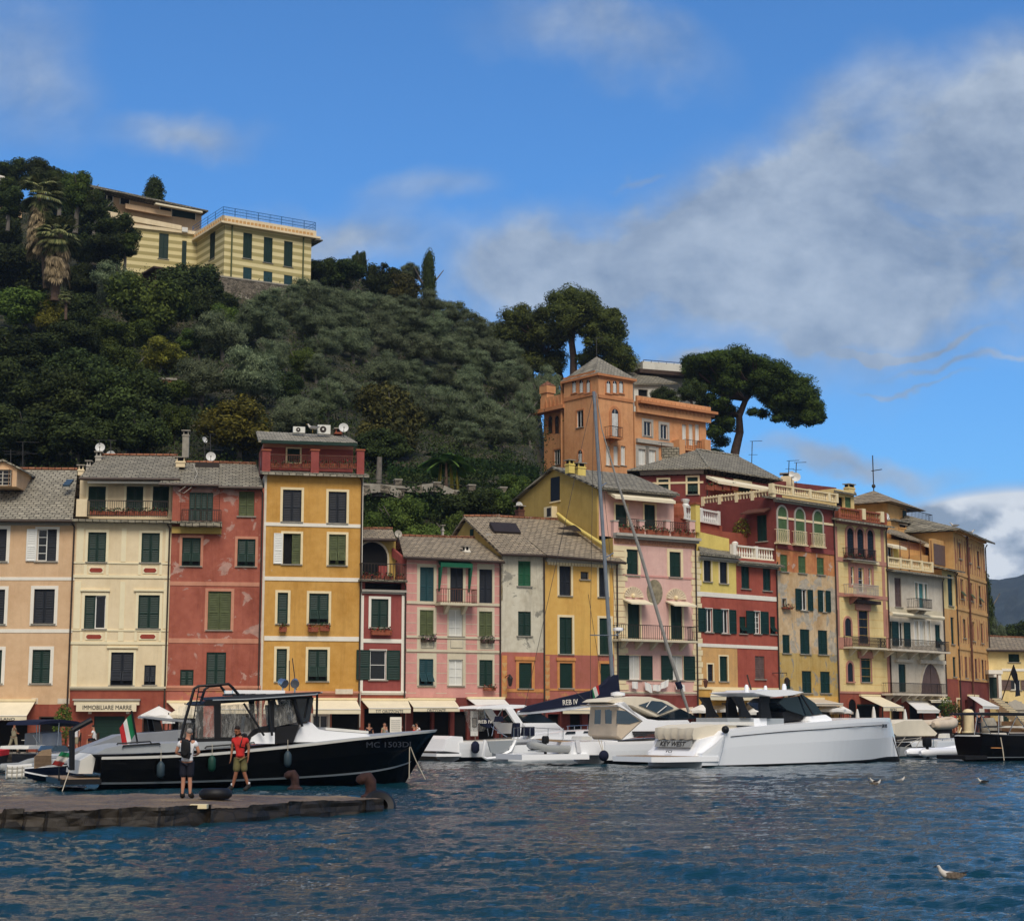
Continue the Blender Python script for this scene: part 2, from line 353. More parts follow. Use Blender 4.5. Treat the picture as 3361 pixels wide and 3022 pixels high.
TL={'A1':(0,1350,2.8),'A2':(0,1900,2.8),'A3':(550,1350,2.8),'A4':(550,1900,2.8),'A5':(1150,1350,2.8),'A6':(1150,1900,2.8),
      'B1':(1700,1450,3.0333),'B2':(1700,1950,3.0333),'B3':(2200,1450,3.0333),'B4':(2200,1950,3.0333),'B5':(2760,1500,3.0333),'B6':(2760,2000,3.0333),
      'C3':(1700,950,1.9276),'C4':(0,2250,2.8914),'C5':(550,2200,2.6987),'D1':(0,500,1.82),'D2':(900,750,1.82),'S':(0,0,1),'O':(0,0,.6022),'E':(3150,2050,3.64)}
def T(t,X,Y):
 o=TL[t];return o[0]+X/o[2],o[1]+Y/o[2]
class Frame:
 """a vertical plane in the place: local x along it, local y away from the camera, z up"""
 def __init__(s,px0,Y0,px1,Y1,z0=0.0,py=YH):
  A=at(px0,py,Y0);B=at(px1,py,Y1)     # py: the picture height at which px0 and px1 were read
  s.set(A,B,z0)
 def set(s,A,B,z0):
  s.o=Vector((A.x,A.y,z0));e=Vector((B.x-A.x,B.y-A.y,0));s.L=e.length;s.e=e/s.L
  s.n=Vector((-s.e.y,s.e.x,0));s.rz=math.atan2(e.y,e.x)
  s.M=Matrix.Translation(s.o)@Matrix.Rotation(s.rz,4,'Z')
 def P(s,t,X,Y,back=0.0):
  px,py=T(t,X,Y);d=ray(px,py);c=Vector((0,0,H))
  k=((s.o+s.n*back-c).dot(s.n))/d.dot(s.n);w=c+d*k-s.o
  return Vector((w.dot(s.e),back,w.z))
 def S(s,t,X,Y,u):
  """where the sight line meets the side plane local x = u"""
  px,py=T(t,X,Y);d=ray(px,py);c=Vector((0,0,H))
  k=((s.o+s.e*u-c).dot(s.e))/d.dot(s.e);w=c+d*k-s.o
  return Vector((u,w.dot(s.n),w.z))
 def side(s,u,length,z0=None):
  """the frame of the left side wall: from the back corner to the front corner at local x = u"""
  f=Frame.__new__(Frame);A=s.o+s.e*u+s.n*length;B=s.o+s.e*u
  f.set(A,B,s.o.z if z0 is None else z0);return f
 def rect(s,t,r,back=0.0):
  x0,y0,x1,y1=r;cx,cy=(x0+x1)/2,(y0+y1)/2
  za,zb=s.P(t,cx,y1,back).z,s.P(t,cx,y0,back).z;return s.P(t,x0,cy,back).x,min(za,zb),s.P(t,x1,cy,back).x,max(za,zb)
# ---------------------------------------------------------------- setting: water, quay, hillside
FY=[(-400,100.6),(-90,101),(240,101),(555,101.7),(858,102.6),(1187,103.9),(1335,104.9),(1645,107.6),(1787,108.8),(2020,111.4),(2290,115.2),
      (2552,120.9),(2745,126),(2915,131),(3095,137.5),(3138,140),(3240,150.5),(3420,158)]
def interp(tab,x):
 if x<=tab[0][0]:return tab[0][1]
 for(a,va),(b,vb)in zip(tab,tab[1:]):
  if x<=b:return va+(vb-va)*(x-a)/(b-a)
 return tab[-1][1]
def Yf(px):return interp(FY,px)
QZ=0.5
def water():
 Y=13*np.power(210/13,np.linspace(0,1,900));A=np.concatenate([np.linspace(-1.3,-.37,120)[:-1],np.linspace(-.37,.37,680),np.linspace(.37,1.3,120)[1:]])
 X=Y[:,None]*A[None,:];YY=np.repeat(Y[:,None],len(A),1);Z=np.zeros_like(X)
 rs=np.random.RandomState(3)
 dist=YY
 for i in range(70):
  lam=.22*(1.055**i)if i<50 else 1.5+rs.rand()*4
  th=math.pi/2+rs.normal()*.42+(.22 if i%2 else-.22)
  kx,ky=math.cos(th)*2*math.pi/lam,math.sin(th)*2*math.pi/lam
  amp=.0060*lam**.5*(.7+.6*rs.rand())
  cell=dist*.0031+.005                     # fade waves the grid cannot hold
  w=np.clip(1.6-cell*3.2/lam*1.0,0,1)
  ph=rs.rand()*6.28;s=np.sin(kx*X+ky*YY+ph+.6*np.sin(.7*X+.31*YY+ph*2))
  Z+=amp*w*(1.0-np.abs(s))*(1 if i%3 else-1)*1.25 if i%2 else amp*w*s
 mask=.8+.35*np.sin(.23*X+.11*YY)*np.sin(.17*YY-.09*X+1)
 Z*=mask
 Z-=Z.mean()
 n,m=Z.shape;vs=np.stack([X,YY,Z],-1).reshape(-1,3)
 idx=np.arange(n*m).reshape(n,m);q=np.stack([idx[:-1,:-1],idx[:-1,1:],idx[1:,1:],idx[1:,:-1]],-1).reshape(-1,4)
 out=np.array([(-1500,-400,-.12),(1500,-400,-.12),(1500,2500,-.12),(-1500,2500,-.12)]);k=len(vs)
 me=bpy.data.meshes.new('water');vs=np.vstack([vs,out]);q=np.vstack([q,[[k,k+1,k+2,k+3]]])
 me.vertices.add(len(vs));me.vertices.foreach_set('co',vs.astype(np.float32).ravel())
 me.loops.add(q.size);me.loops.foreach_set('vertex_index',q.astype(np.int32).ravel())
 me.polygons.add(len(q));me.polygons.foreach_set('loop_start',np.arange(0,q.size,4,dtype=np.int32));me.polygons.foreach_set('use_smooth',np.ones(len(q),dtype=bool))
 me.update();me.validate()
 mt,nt,b=newmat('water_m');b.inputs['Base Color'].default_value=(.004,.034,.048,1);b.inputs['Roughness'].default_value=.04;b.inputs['IOR'].default_value=1.33
 b.inputs['Specular IOR Level'].default_value=.5
 t=N(nt,'ShaderNodeTexCoord');mpp=N(nt,'ShaderNodeMapping');mpp.inputs['Scale'].default_value=(.5,1.5,1);nt.links.new(t.outputs['Object'],mpp.inputs[0])
 w1=noise(nt,mpp.outputs[0],10,5,.65,.6);w2=noise(nt,mpp.outputs[0],1.3,5,.6,.4);w3=noise(nt,t.outputs['Object'],.06,3)
 hgt=mth(nt,'ADD',mth(nt,'MULTIPLY',w1.outputs[0],.5),w2.outputs[0])
 bump(nt,b,mth(nt,'MULTIPLY',hgt,mth(nt,'ADD',.6,w3.outputs[0])),.55,.1)
 me.materials.append(mt);o=bpy.data.objects.new('water',me);col.objects.link(o);tag(o,kind='structure')
water()

def quay():
 cols=[(-700,95.5,.5),(300,96,.5),(900,97.5,.5),(1300,101,.5),(1700,105.5,.5),(2100,110,.6),(2500,115,.8),(2900,124,1.1),(3240,131,1.3),(3700,134,1.3)]
 mb=MB();top=[];bot=[];bk=[]
 for px,Y,z in cols:
  p=at(px,YH,Y);top.append((p.x,p.y,z));bot.append((p.x,p.y,-.6));bk.append((p.x*1.35,p.y*1.35,z))
 for i in range(len(cols)-1):
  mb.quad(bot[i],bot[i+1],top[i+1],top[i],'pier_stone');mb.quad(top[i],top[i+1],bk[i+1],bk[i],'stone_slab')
 tag(mb.build('quay'),kind='structure')
 return cols
QC=quay()
def qz(px):return interp([(c[0],c[2])for c in QC],px)

# hillside: columns of (px, [(py, Y) bottom, shoulder, crest])
HC=[(-500,(1600,122),(1300,140),(600,235)),(-100,(1600,122),(1300,142),(640,228)),(300,(1600,122),(1280,145),(700,222)),(700,(1620,122),(1250,150),(850,204)),
      (1020,(1680,121),(1400,140),(880,206)),(1200,(1800,119),(1590,128),(920,210)),(1400,(1800,119),(1600,128),(1010,208)),(1650,(1800,120),(1620,130),(1130,206)),
      (1765,(1800,121),(1640,132),(1225,202)),(1788,(1800,122),(1650,142),(1545,205)),(2000,(1800,130),(1680,160),(1545,205)),(2300,(1850,140),(1680,160),(1520,205)),(2500,(1900,148),(1740,175),(1620,205)),
      (2750,(2000,158),(1900,185),(1850,210)),(3000,(2150,168),(2100,190),(2060,215)),(3300,(2280,185),(2230,200),(2200,220)),(3800,(2300,190),(2270,205),(2240,225))]
def hill_row(px):
 for(a,*ra),(b,*rb)in zip(HC,HC[1:]):
  if px<=b:
   k=max(0,(px-a)/(b-a));return[(p[0]+(q[0]-p[0])*k,p[1]+(q[1]-p[1])*k)for p,q in zip(ra,rb)]
 return list(HC[-1][1:])
def hillY(px,py):
 r=hill_row(px)
 for(y0,Y0),(y1,Y1)in zip(r,r[1:]):
  if py>=y1:
   return Y0+(Y1-Y0)*max(0,min(1,(y0-py)/(y0-y1)))
 return r[-1][1]
def on_hill(px,py):return at(px,py,hillY(px,py))
def hill():
 V=[];cols=list(range(-500,3801,25));rr=random.Random(2);nrow=0
 for px in cols:
  r=hill_row(px);pts=[]
  b0=at(px,r[0][0],r[0][1]);pts.append((b0.x,b0.y,-.5))
  for(y0,Y0),(y1,Y1)in zip(r,r[1:]):
   for k in range(14):
    s=k/14;p=at(px,y0+(y1-y0)*s,Y0+(Y1-Y0)*s)
    pts.append((p.x+rr.uniform(-.3,.3),p.y,p.z+rr.uniform(-.25,.25)))
  c=at(px,r[-1][0],r[-1][1]);pts.append(tuple(c));pts.append((c.x*1.2,c.y*1.2,c.z-4));pts.append((c.x*1.5,c.y*1.5,-2))
  V.append(pts)
 n=len(V[0]);vs=[p for c in V for p in c];fs=[(i*n+j,(i+1)*n+j,(i+1)*n+j+1,i*n+j+1)for i in range(len(V)-1)for j in range(n-1)]
 me=bpy.data.meshes.new('hillside');me.from_pydata(vs,[],fs);me.polygons.foreach_set('use_smooth',[True]*len(fs))
 m,nt,b=newmat('earth');t=N(nt,'ShaderNodeTexCoord');o=t.outputs['Object']
 nt.links.new(ramp(nt,noise(nt,o,.5,8,.7).outputs[0],[(.35,lin((34,40,24))),(.52,lin((58,58,36))),(.7,lin((104,90,70)))]),b.inputs['Base Color'])
 b.inputs['Roughness'].default_value=.95;bump(nt,b,noise(nt,o,1.5,8,.7).outputs[0],1,.5);me.materials.append(m)
 ob=bpy.data.objects.new('hillside',me);col.objects.link(ob);tag(ob,kind='structure')
hill()
def far_hill():
 pts=[];prof=[(2900,2150),(3100,2010),(3235,1898),(3285,1902),(3330,1893),(3361,1885),(3430,1850),(3600,1790),(3900,1830),(4300,2100)]
 D=2300;vs=[];fs=[];NR=12;rr=random.Random(4);xs=list(range(2900,4301,20))
 for x in xs:
  top=at(x,interp(prof,x)+rr.uniform(-2,2),D);base=at(x,YH,D*.62)
  for k in range(NR+1):
   s=k/NR;p=base.lerp(top,s);p.z=max(-2,(top.z)*(s**1.15)+rr.uniform(-5,5)*(0<k<NR));vs.append(tuple(p))
  vs.append((top.x*1.3,top.y*1.3,-5))
 n=NR+2
 fs=[(i*n+j,(i+1)*n+j,(i+1)*n+j+1,i*n+j+1)for i in range(len(xs)-1)for j in range(n-1)]
 me=bpy.data.meshes.new('far_hills');me.from_pydata(vs,[],fs);me.polygons.foreach_set('use_smooth',[True]*len(fs))
 m,nt,b=newmat('far_wood');t=N(nt,'ShaderNodeTexCoord');o=t.outputs['Object']
 nt.links.new(ramp(nt,noise(nt,o,.02,9,.7).outputs[0],[(.35,lin((44,58,50))),(.65,lin((88,98,84)))]),b.inputs['Base Color']);b.inputs['Roughness'].default_value=1
 bump(nt,b,noise(nt,o,.04,9,.8).outputs[0],1,30);me.materials.append(m)
 ob=bpy.data.objects.new('far_hills',me);col.objects.link(ob);tag(ob,kind='structure')
far_hill()

# ---------------------------------------------------------------- houses
ROTX=Matrix.Rotation(R(90),4,'X')
def leaf(parent,u0,u1,v0,v1,y,c,Mx=None,flap=False,solid=False,name='shutter',slope=0):
 """one louvred shutter leaf, front face at y; flap = the lower part hinged out"""
 mb=MB();s=min(.075,(u1-u0)*.2);t=.045;vm=v0+(v1-v0)*.45
 mb.box(u0,y,v0,u0+s,y+t,v1,c);mb.box(u1-s,y,v0,u1,y+t,v1,c)
 for a,b in((v0,v0+s),(v1-s,v1),(vm-s/2,vm+s/2)):mb.box(u0+s,y+.002,a,u1-s,y+t-.002,b,c)
 def slats(a,b):
  n=max(2,int((b-a)/.1));d=(b-a)/n
  for i in range(n):
   z=a+i*d;mb.quad((u0+s,y+.004,z),(u1-s,y+.004,z),(u1-s,y+t-.006,z+d*.8),(u0+s,y+t-.006,z+d*.8),c)
  mb.quad((u0+s,y+t-.004,a),(u1-s,y+t-.004,a),(u1-s,y+t-.004,b),(u0+s,y+t-.004,b),c)
 slats(vm+s/2,v1-s)
 if not flap:slats(v0+s,vm-s/2)
 o=mb.build(name,parent,Mx)
 if flap:
  f=MB();h=(vm-s/2)-(v0+s);a=R(38);e=Vector((0,-math.sin(a),-math.cos(a)));nn=Vector((0,-math.cos(a),math.sin(a)))
  def q(ua,ub,sa,sb):
   pts=[Vector((ua,y,vm-s/2))+e*sa*h,Vector((ub,y,vm-s/2))+e*sa*h,Vector((ub,y,vm-s/2))+e*sb*h,Vector((ua,y,vm-s/2))+e*sb*h]
   f.ext([p-nn*.012 for p in pts],nn*.03,c)
  w=u1-u0;q(u0+.02,u0+.07,0,.97);q(u1-.07,u1-.02,0,.97)
  for k in range(7):q(u0+.07,u1-.07,k/7+.01,k/7+.105)
  f.build('flap',o)
 return o
class House:
 def __init__(s,name,label,f,cat='house',group=None):
  s.f=f;s.o=empty(name,f.o,f.rz);tag(s.o,label,cat,group);s.p=[]
  s.extra=MB()
 def panel(s,t=None,r=None,mat=None,back=0,depth=0,uv=None,f=None,side=None):
  p=Panel(s,t,r,mat,back,depth,uv,f,side);s.p.append(p);return p
 def roof(s,t,eL,eR,rR,rL,d,mat,over=.45,th=.16,name='roof',gutter=True):
  a,b=s.f.P(t,*eL,-over),s.f.P(t,*eR,-over);c_,e=s.f.P(t,*rR,d),s.f.P(t,*rL,d)
  mb=MB();mb.ext([a,b,c_,e],(0,0,-th),mat)
  # back slope so that the roof reads from the side too
  w=Vector((0,d+over,0));mb.ext([e,c_,Vector((b.x,d*2+over,b.z)),Vector((a.x,d*2+over,a.z))],(0,0,-th),mat)
  r=mb.build(name,s.o)
  rd=MB();rd.tube([e+Vector((0,0,.03)),c_+Vector((0,0,.03))],.11,'tile',6);rd.build('ridge_tiles',r)
  if gutter:
   g=MB();g.tube([a+Vector((0,-.09,-.12)),b+Vector((0,-.09,-.12))],.09,'gutter',8);g.build('gutter',s.o)
  return r,a,b,c_,e
 def slab(s,pts,th,mat,name='roof',vec=None):
  mb=MB();mb.ext(pts,vec or(0,0,-th),mat);return mb.build(name,s.o)
 def cornice(s,t,r,mat,pr=.12,back=0,name='cornice'):
  u0,v0,u1,v1=s.f.rect(t,r,back);mb=MB();h=v1-v0
  mb.box(u0,back-pr*.5,v0,u1,back+.01,v0+h*.45,mat);mb.box(u0-.01,back-pr,v0+h*.45,u1+.01,back+.02,v1,mat);return mb.build(name,s.o)
 def rail(s,t,r,out=.9,back=0,mat='iron',slab='stone_slab',sp=.13,fancy=False,sides=True,name='balcony',brackets=0,slabh=.14,pots=0):
  u0,v0,u1,v1=s.f.rect(t,r,back-out);y=back-out;root=MB()
  if slab:
   root.box(u0-.08,y-.08,v0-slabh,u1+.08,back+.0,v0,slab)
   for k in range(brackets):
    x=u0+(u1-u0)*(k+.5)/brackets;root.ext([(x-.1,back,v0-slabh),(x-.1,back,v0-slabh-.55),(x-.1,back-.25,v0-slabh-.4),(x-.1,back-out*.85,v0-slabh)],(.2,0,0),slab)
   o=root.build(name,s.o)
  else:o=s.o
  g=MB();n=max(2,int((u1-u0)/sp))
  for k in range(n+1):
   x=u0+(u1-u0)*k/n;g.box(x-.013,y-.013,v0,x+.013,y+.013,v1,mat)
   if fancy and k<n:xm=x+(u1-u0)/n/2;g.tube([(xm-.04,y,v0+.1),(xm+.04,y,v0+.35),(xm-.04,y,v0+.6),(xm+.03,y,v1-.1)],.012,mat,4)
  g.box(u0-.02,y-.025,v1-.02,u1+.02,y+.025,v1+.025,mat);g.box(u0,y-.018,v0+.06,u1,y+.018,v0+.09,mat)
  if sides:
   ns=max(2,int(out/sp))
   for x in(u0,u1):
    g.box(x-.02,y,v1-.02,x+.02,back-.01,v1+.02,mat);g.box(x-.015,y,v0+.06,x+.015,back-.01,v0+.09,mat)
    for k in range(1,ns):yy_=y+out*k/ns;g.box(x-.012,yy_-.012,v0,x+.012,yy_+.012,v1,mat)
  g.build('railing',o)
  if pots:
   for k in range(pots):
    x=u0+(u1-u0)*(k+.5)/pots;flowerbox(o,x-(u1-u0)/pots*.38,x+(u1-u0)/pots*.38,y+.22,v0+.02,h=.22)
  return o
 def balus(s,t,r,back=0,mat='trim_cream',n=None,piers=(0,1),name='balustrade',pier=.28):
  u0,v0,u1,v1=s.f.rect(t,r,back);h=v1-v0;g=MB();y=back
  g.box(u0,y-.12,v0,u1,y+.12,v0+h*.14,mat);g.box(u0,y-.14,v1-h*.13,u1,y+.14,v1,mat)
  n=n or int((u1-u0)/.27);pu=[u0+(u1-u0)*k for k in piers]
  for x in pu:g.box(x-pier/2,y-.17,v0+.002,x+pier/2,y+.17,v1+.04,mat)
  for k in range(n):
   x=u0+(u1-u0)*(k+.5)/n
   if any(abs(x-q)<pier/2+.03 for q in pu):continue
   a,b=v0+h*.14,v1-h*.13;g.lathe([(.05,a),(.085,a+(b-a)*.3),(.035,a+(b-a)*.62),(.06,b)],(x,y,0),mat,6)
  return g.build(name,s.o)
 def awning(s,t,x0,y0,x1,b0,b1,yb,yv,out=1.6,mat='canvas',text=None,tx=None,back=0,tc='letter',y0r=None,ybr=None):
  a=s.f.P(t,x0,y0,back-.06);b=s.f.P(t,x1,y0r or y0,back-.06);c_=s.f.P(t,b1,ybr or yb,back-out);d=s.f.P(t,b0,yb,back-out)
  b.z=a.z;c_.z=d.z;hv=(yv-yb)/TL[t][2]*(s.f.o.y-out)/F
  g=MB();g.ext([a,b,c_,d],(0,0,-.03),mat);g.ext([(d.x,d.y,d.z-.03),(c_.x,c_.y,c_.z-.03),(c_.x,c_.y,c_.z-hv),(d.x,d.y,d.z-hv)],(0,.02,0),mat)
  g.box(a.x-.05,-.2+back,a.z-.02,b.x+.05,back-.01,a.z+.12,'trim_cream');g.tube([d-Vector((0,0,.0)),c_],.035,'trim_white',6)
  o=g.build('awning',s.o)
  if text:
   k0,k1,ky0,ky1=tx;p0,p1=s.f.P(t,k0,(ky0+ky1)/2,back-out),s.f.P(t,k1,(ky0+ky1)/2,back-out)
   hh=(ky1-ky0)/TL[t][2]*(s.f.o.y-out)/F
   textmesh('lettering',text,p1.x-p0.x,hh,tc,Matrix.Translation(((p0.x+p1.x)/2,back-out-.012,(d.z-.03-hv/2-.02)))@ROTX,o)
  return o
 def shop(s,t,r,back=0,frame=None,label=None):
  """dark shop opening"""
  p=s.p[0];p.win(t,*r,k='void',sur=frame,sill=False)
 def dish(s,t,X,Y,rpx,back=1.5,mat='dish',foot=None,tilt=12,turn=0):
  c=s.f.P(t,X,Y,back);r=rpx/TL[t][2]*(s.f.o.y+back)/F
  g=MB();g.lathe([(.02,-r*.22),(r*.5,-r*.16),(r*.85,-r*.04),(r,.02),(r*.98,.045),(r*.5,-r*.12),(.02,-r*.18)],(0,0,0),mat,20)
  Mx=Matrix.Translation(c)@Matrix.Rotation(R(turn),4,'Z')@Matrix.Rotation(R(90-tilt),4,'X')
  o=g.build('satellite_dish',s.o,Mx,True)
  a=MB();a.tube([(0,-r*.95,0),(0,-r*.25,r*.75)],.02,'wire',5);a.box(-.05,-r*.3,r*.7,.05,-r*.15,r*.85,'wire');a.build('receiver_arm',o)
  st=MB();f=s.f.P(t,X,foot if foot else Y+rpx*1.6,back+.1);st.tube([f,c+Vector((0,.12,0))],.03,'wire',6);st.build('mast',s.o)
 def antenna(s,t,X,Y0,Y1,back=2,arms=((0,1.0),),slant=0):
  a=s.f.P(t,X,Y0,back);b=s.f.P(t,X+slant,Y1,back);g=MB();g.tube([a,b],.025,'wire',5);L=(b-a).length
  for k,w in arms:
   c=a.lerp(b,1-k);g.tube([c-Vector((w*.3,0,0)),c+Vector((w*.7,.2,0))],.015,'wire',4)
   for q in range(5):x=c+Vector((-w*.3+w*q/4,.05*q,0));g.tube([x-Vector((0,.22,0)),x+Vector((0,.22,0))],.009,'wire',4)
  g.build('antenna',s.o)
 def chimney(s,t,r,back=2,mat='cream',cap='stone_slab',d=.5,pots=0):
  u0,v0,u1,v1=s.f.rect(t,r,back);g=MB();g.box(u0,back,v0,u1,back+d,v1,mat)
  h=.22;g.box(u0+.06,back+.06,v1,u1-.06,back+d-.06,v1+h,'dark');g.box(u0-.08,back-.08,v1+h,u1+.08,back+d+.08,v1+h+.06,cap)
  for x in(u0+.04,u1-.1):g.box(x,back+.02,v1+.001,x+.07,back+.1,v1+h,mat)
  g.box(u0-.04,back-.04,v1-.12,u1+.04,back+d+.04,v1-.05,mat);g.build('chimney',s.o)
 def finish(s):
  for p in s.p:p.finish()
  if s.o['category']=='house' and s.p[0].f is s.f:
   u1=s.p[0].r[2]-.1;g=MB();g.tube([(u1,-.1,.2),(u1,-.1,s.p[0].r[3]-.35),(u1-.12,-.3,s.p[0].r[3]-.1)],.055,'gutter',6);g.build('drain_pipe',s.o)
def flowerbox(parent,u0,u1,y,z,h=.25,mat='terracotta',fl='flower_red',Mx=None,label=None):
 g=MB();g.ext([(u0,y-.12,z+h),(u0+.03,y-.09,z),(u1-.03,y-.09,z),(u1,y-.12,z+h)],(0,.24,0),mat);o=g.build('flower_box',parent,Mx)
 q=MB();rr=random.Random(int(u0*100+z*10));n=int((u1-u0)*60)+20
 for i in range(n):
  c=Vector((rr.uniform(u0,u1),y+rr.uniform(-.22,.15),z+h+rr.uniform(-.12,.22)));a=Vector((rr.uniform(-1,1),rr.uniform(-1,1),rr.uniform(-1,1))).normalized()*.06;b=a.cross(Vector((rr.uniform(-1,1),.3,1))).normalized()*.05
  q.add([c-a,c-b,c+a,c+b],[(0,1,2,3)],fl if rr.random()<.35 else 'moss')
 q.build('flowers',o)
class Panel:
 def __init__(s,h,t,r,mat,back,depth,uv,f,side):
  s.noleft=False;s.h=h;s.f=f or h.f;s.Mx=(h.f.M.inverted()@s.f.M)if f else None;s.back=back;s.depth=depth;s.mat=mat;s.side=side or mat
  s.r=uv or s.f.rect(t,r,back);s.zones=[];s.wins=[];s.dec=MB()
 def zone(s,t,x0,y0,x1,y1,mat):
  s.zones.append((s.f.rect(t,(x0,y0,x1,y1),s.back),mat));return s
 def band(s,t,x0,y0,x1,y1,mat,pr=.03):
  u0,v0,u1,v1=s.f.rect(t,(x0,y0,x1,y1),s.back);u0=max(u0,s.r[0]);u1=min(u1,s.r[2])
  s.dec.box(u0,s.back-pr,v0,u1,s.back+.005,v1,mat);return s
 def win(s,t,x0,y0,x1,y1,k='s',c='green_dk',sur='trim_cream',sw=.15,sill=True,**kw):
  s.wins.append((s.f.rect(t,(x0,y0,x1,y1),s.back),k,c,sur,sw,sill,kw));return s
 def finish(s):
  U0,V0,U1,V1=s.r;bk=s.back;mb=MB()
  holes=[w[0]for w in s.wins if w[1]!='arch']
  us=sorted({round(v,4)for v in[U0,U1]+[x for r in[z[0]for z in s.zones]+holes for x in(r[0],r[2])]if U0<=v<=U1})
  vs=sorted({round(v,4)for v in[V0,V1]+[x for r in[z[0]for z in s.zones]+holes for x in(r[1],r[3])]if V0<=v<=V1})
  def zm(u,v):
   m=s.mat
   for r,q in s.zones:
    if r[0]<=u<=r[2]and r[1]<=v<=r[3]:m=q
   return m
  for a,b in zip(us,us[1:]):
   for c_,d in zip(vs,vs[1:]):
    u,v=(a+b)/2,(c_+d)/2
    if b-a<1e-4 or d-c_<1e-4 or any(h[0]<u<h[2]and h[1]<v<h[3]for h in holes):continue
    mb.quad((a,bk,c_),(b,bk,c_),(b,bk,d),(a,bk,d),zm(u,v))
  for h in holes:
   a,c_,b,d=h;m=zm((a+b)/2,(c_+d)/2);e=bk+.3
   mb.quad((a,bk,c_),(a,bk,d),(a,e,d),(a,e,c_),m);mb.quad((b,bk,c_),(b,e,c_),(b,e,d),(b,bk,d),m)
   mb.quad((a,bk,d),(b,bk,d),(b,e,d),(a,e,d),m);mb.quad((a,bk,c_),(a,e,c_),(b,e,c_),(b,bk,c_),m)
  if s.depth:
   D=bk+s.depth;m=s.side
   s.noleft or mb.quad((U0,bk,V0),(U0,bk,V1),(U0,D,V1),(U0,D,V0),m);mb.quad((U1,bk,V0),(U1,D,V0),(U1,D,V1),(U1,bk,V1),m)
   mb.quad((U0,D,V0),(U0,D,V1),(U1,D,V1),(U1,D,V0),m);mb.quad((U0,bk,V1),(U1,bk,V1),(U1,D,V1),(U0,D,V1),m)
  k=len(mb.v);mb.v+=s.dec.v;mb.f+=[tuple(i+k for i in f)for f in s.dec.f];mb.m+=[mb.mi(s.dec.mats[i])for i in s.dec.m]
  mb.build('wall',s.h.o,s.Mx)
  for w in s.wins:s.mkwin(*w)
 def mkwin(s,r,k,c,sur,sw,sill,kw):
  u0,v0,u1,v1=r;bk=s.back;w=MB();um=(u0+u1)/2
  if k=='arch':return s.arch(r,c,sur,sw,kw)
  if sur:
   p=.035
   w.box(u0-sw,bk-p,v1,u1+sw,bk+.01,v1+sw,sur);w.box(u0-sw,bk-p,v0-sw*.6,u0,bk+.01,v1,sur);w.box(u1,bk-p,v0-sw*.6,u1+sw,bk+.01,v1,sur)
   w.box(u0,bk-p,v0-sw*.6,u1,bk+.01,v0,sur)
  yb=bk+.14
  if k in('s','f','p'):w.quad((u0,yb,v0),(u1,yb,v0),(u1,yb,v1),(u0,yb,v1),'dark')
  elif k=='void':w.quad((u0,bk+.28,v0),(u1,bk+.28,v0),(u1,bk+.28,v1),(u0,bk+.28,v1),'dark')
  if not w.v:
   for a,b in((u0,u0+.03),(u1-.03,u1)):w.box(a,bk+.06,v0,b,bk+.29,v1,'trim_grey')
  o=w.build(kw.get('name','window'),s.h.o,s.Mx)
  if sill:
   q=MB();q.box(u0-.12,bk-.1,v0-.07,u1+.12,bk+.12,v0-.002,'stone_slab');q.build('sill',o)
  ys=bk+.05
  def glass(a,b,fr='white_p',mull=(2,3),g='glass_dk'):
   y=bk+.12;m=MB();m.quad((a,y+.03,v0),(b,y+.03,v0),(b,y+.03,v1),(a,y+.03,v1),g);m.build('pane',o)
   m=MB();t=.06
   for x0_,x1_ in((a,a+t),(b-t,b)):m.box(x0_,y-.02,v0,x1_,y+.025,v1,fr)
   m.box(a+t,y-.018,v0,b-t,y+.023,v0+t,fr);m.box(a+t,y-.018,v1-t,b-t,y+.023,v1,fr)
   for i in range(1,mull[0]):x=a+(b-a)*i/mull[0];m.box(x-.035,y-.015,v0+t,x+.035,y+.02,v1-t,fr)
   for i in range(1,mull[1]):z=v0+(v1-v0)*i/mull[1];m.box(a+t,y-.01,z-.018,b-t,y+.018,z+.018,fr)
   m.build('frame',o)
   if kw.get('curtain'):
    m=MB();n=10
    for i in range(n):x=a+t+(b-a-2*t)*i/n;x2=x+(b-a-2*t)/n;m.quad((x,y+.028-.006*(i%2),v0+t),(x2,y+.028-.006*((i+1)%2),v0+t),(x2,y+.028-.006*((i+1)%2),v1-t),(x,y+.028-.006*(i%2),v1-t),'curtain')
    m.build('curtain',o)
  if k in('s','f'):
   if u1-u0>kw.get('one',.5):
    leaf(o,u0+.015,um-.01,v0+.015,v1-.015,ys,c,flap=k=='f');leaf(o,um+.01,u1-.015,v0+.015,v1-.015,ys,c,flap=k=='f')
   else:leaf(o,u0+.015,u1-.015,v0+.015,v1-.015,ys,c,flap=k=='f')
  elif k=='p':
   m=MB();n=14
   for i in range(n):z=v0+(v1-v0)*i/n;m.box(u0+.02,ys,z+.01,u1-.02,ys+.04,z+(v1-v0)/n,c)
   m.build('shutter',o)
  elif k in('o','g'):
   glass(u0,u1,kw.get('fr','white_p'),kw.get('mull',(2,3)),kw.get('g','glass_dk'))
   if k=='o':
    lw=kw.get('lw',(u1-u0)/2);sd=kw.get('sides','LR')
    if 'L' in sd:leaf(o,u0-lw-.03,u0-.02,v0,v1,bk-.09,c)
    if 'R' in sd:leaf(o,u1+.02,u1+lw+.03,v0,v1,bk-.09,c)
  elif k=='hl':      # left half open with its leaf folded back on the wall
   glass(u0,um,kw.get('fr','white_p'),(1,4))if not kw.get('bare')else MB().quad((u0,yb+.1,v0),(um,yb+.1,v0),(um,yb+.1,v1),(u0,yb+.1,v1),'dark').build('pane',o)
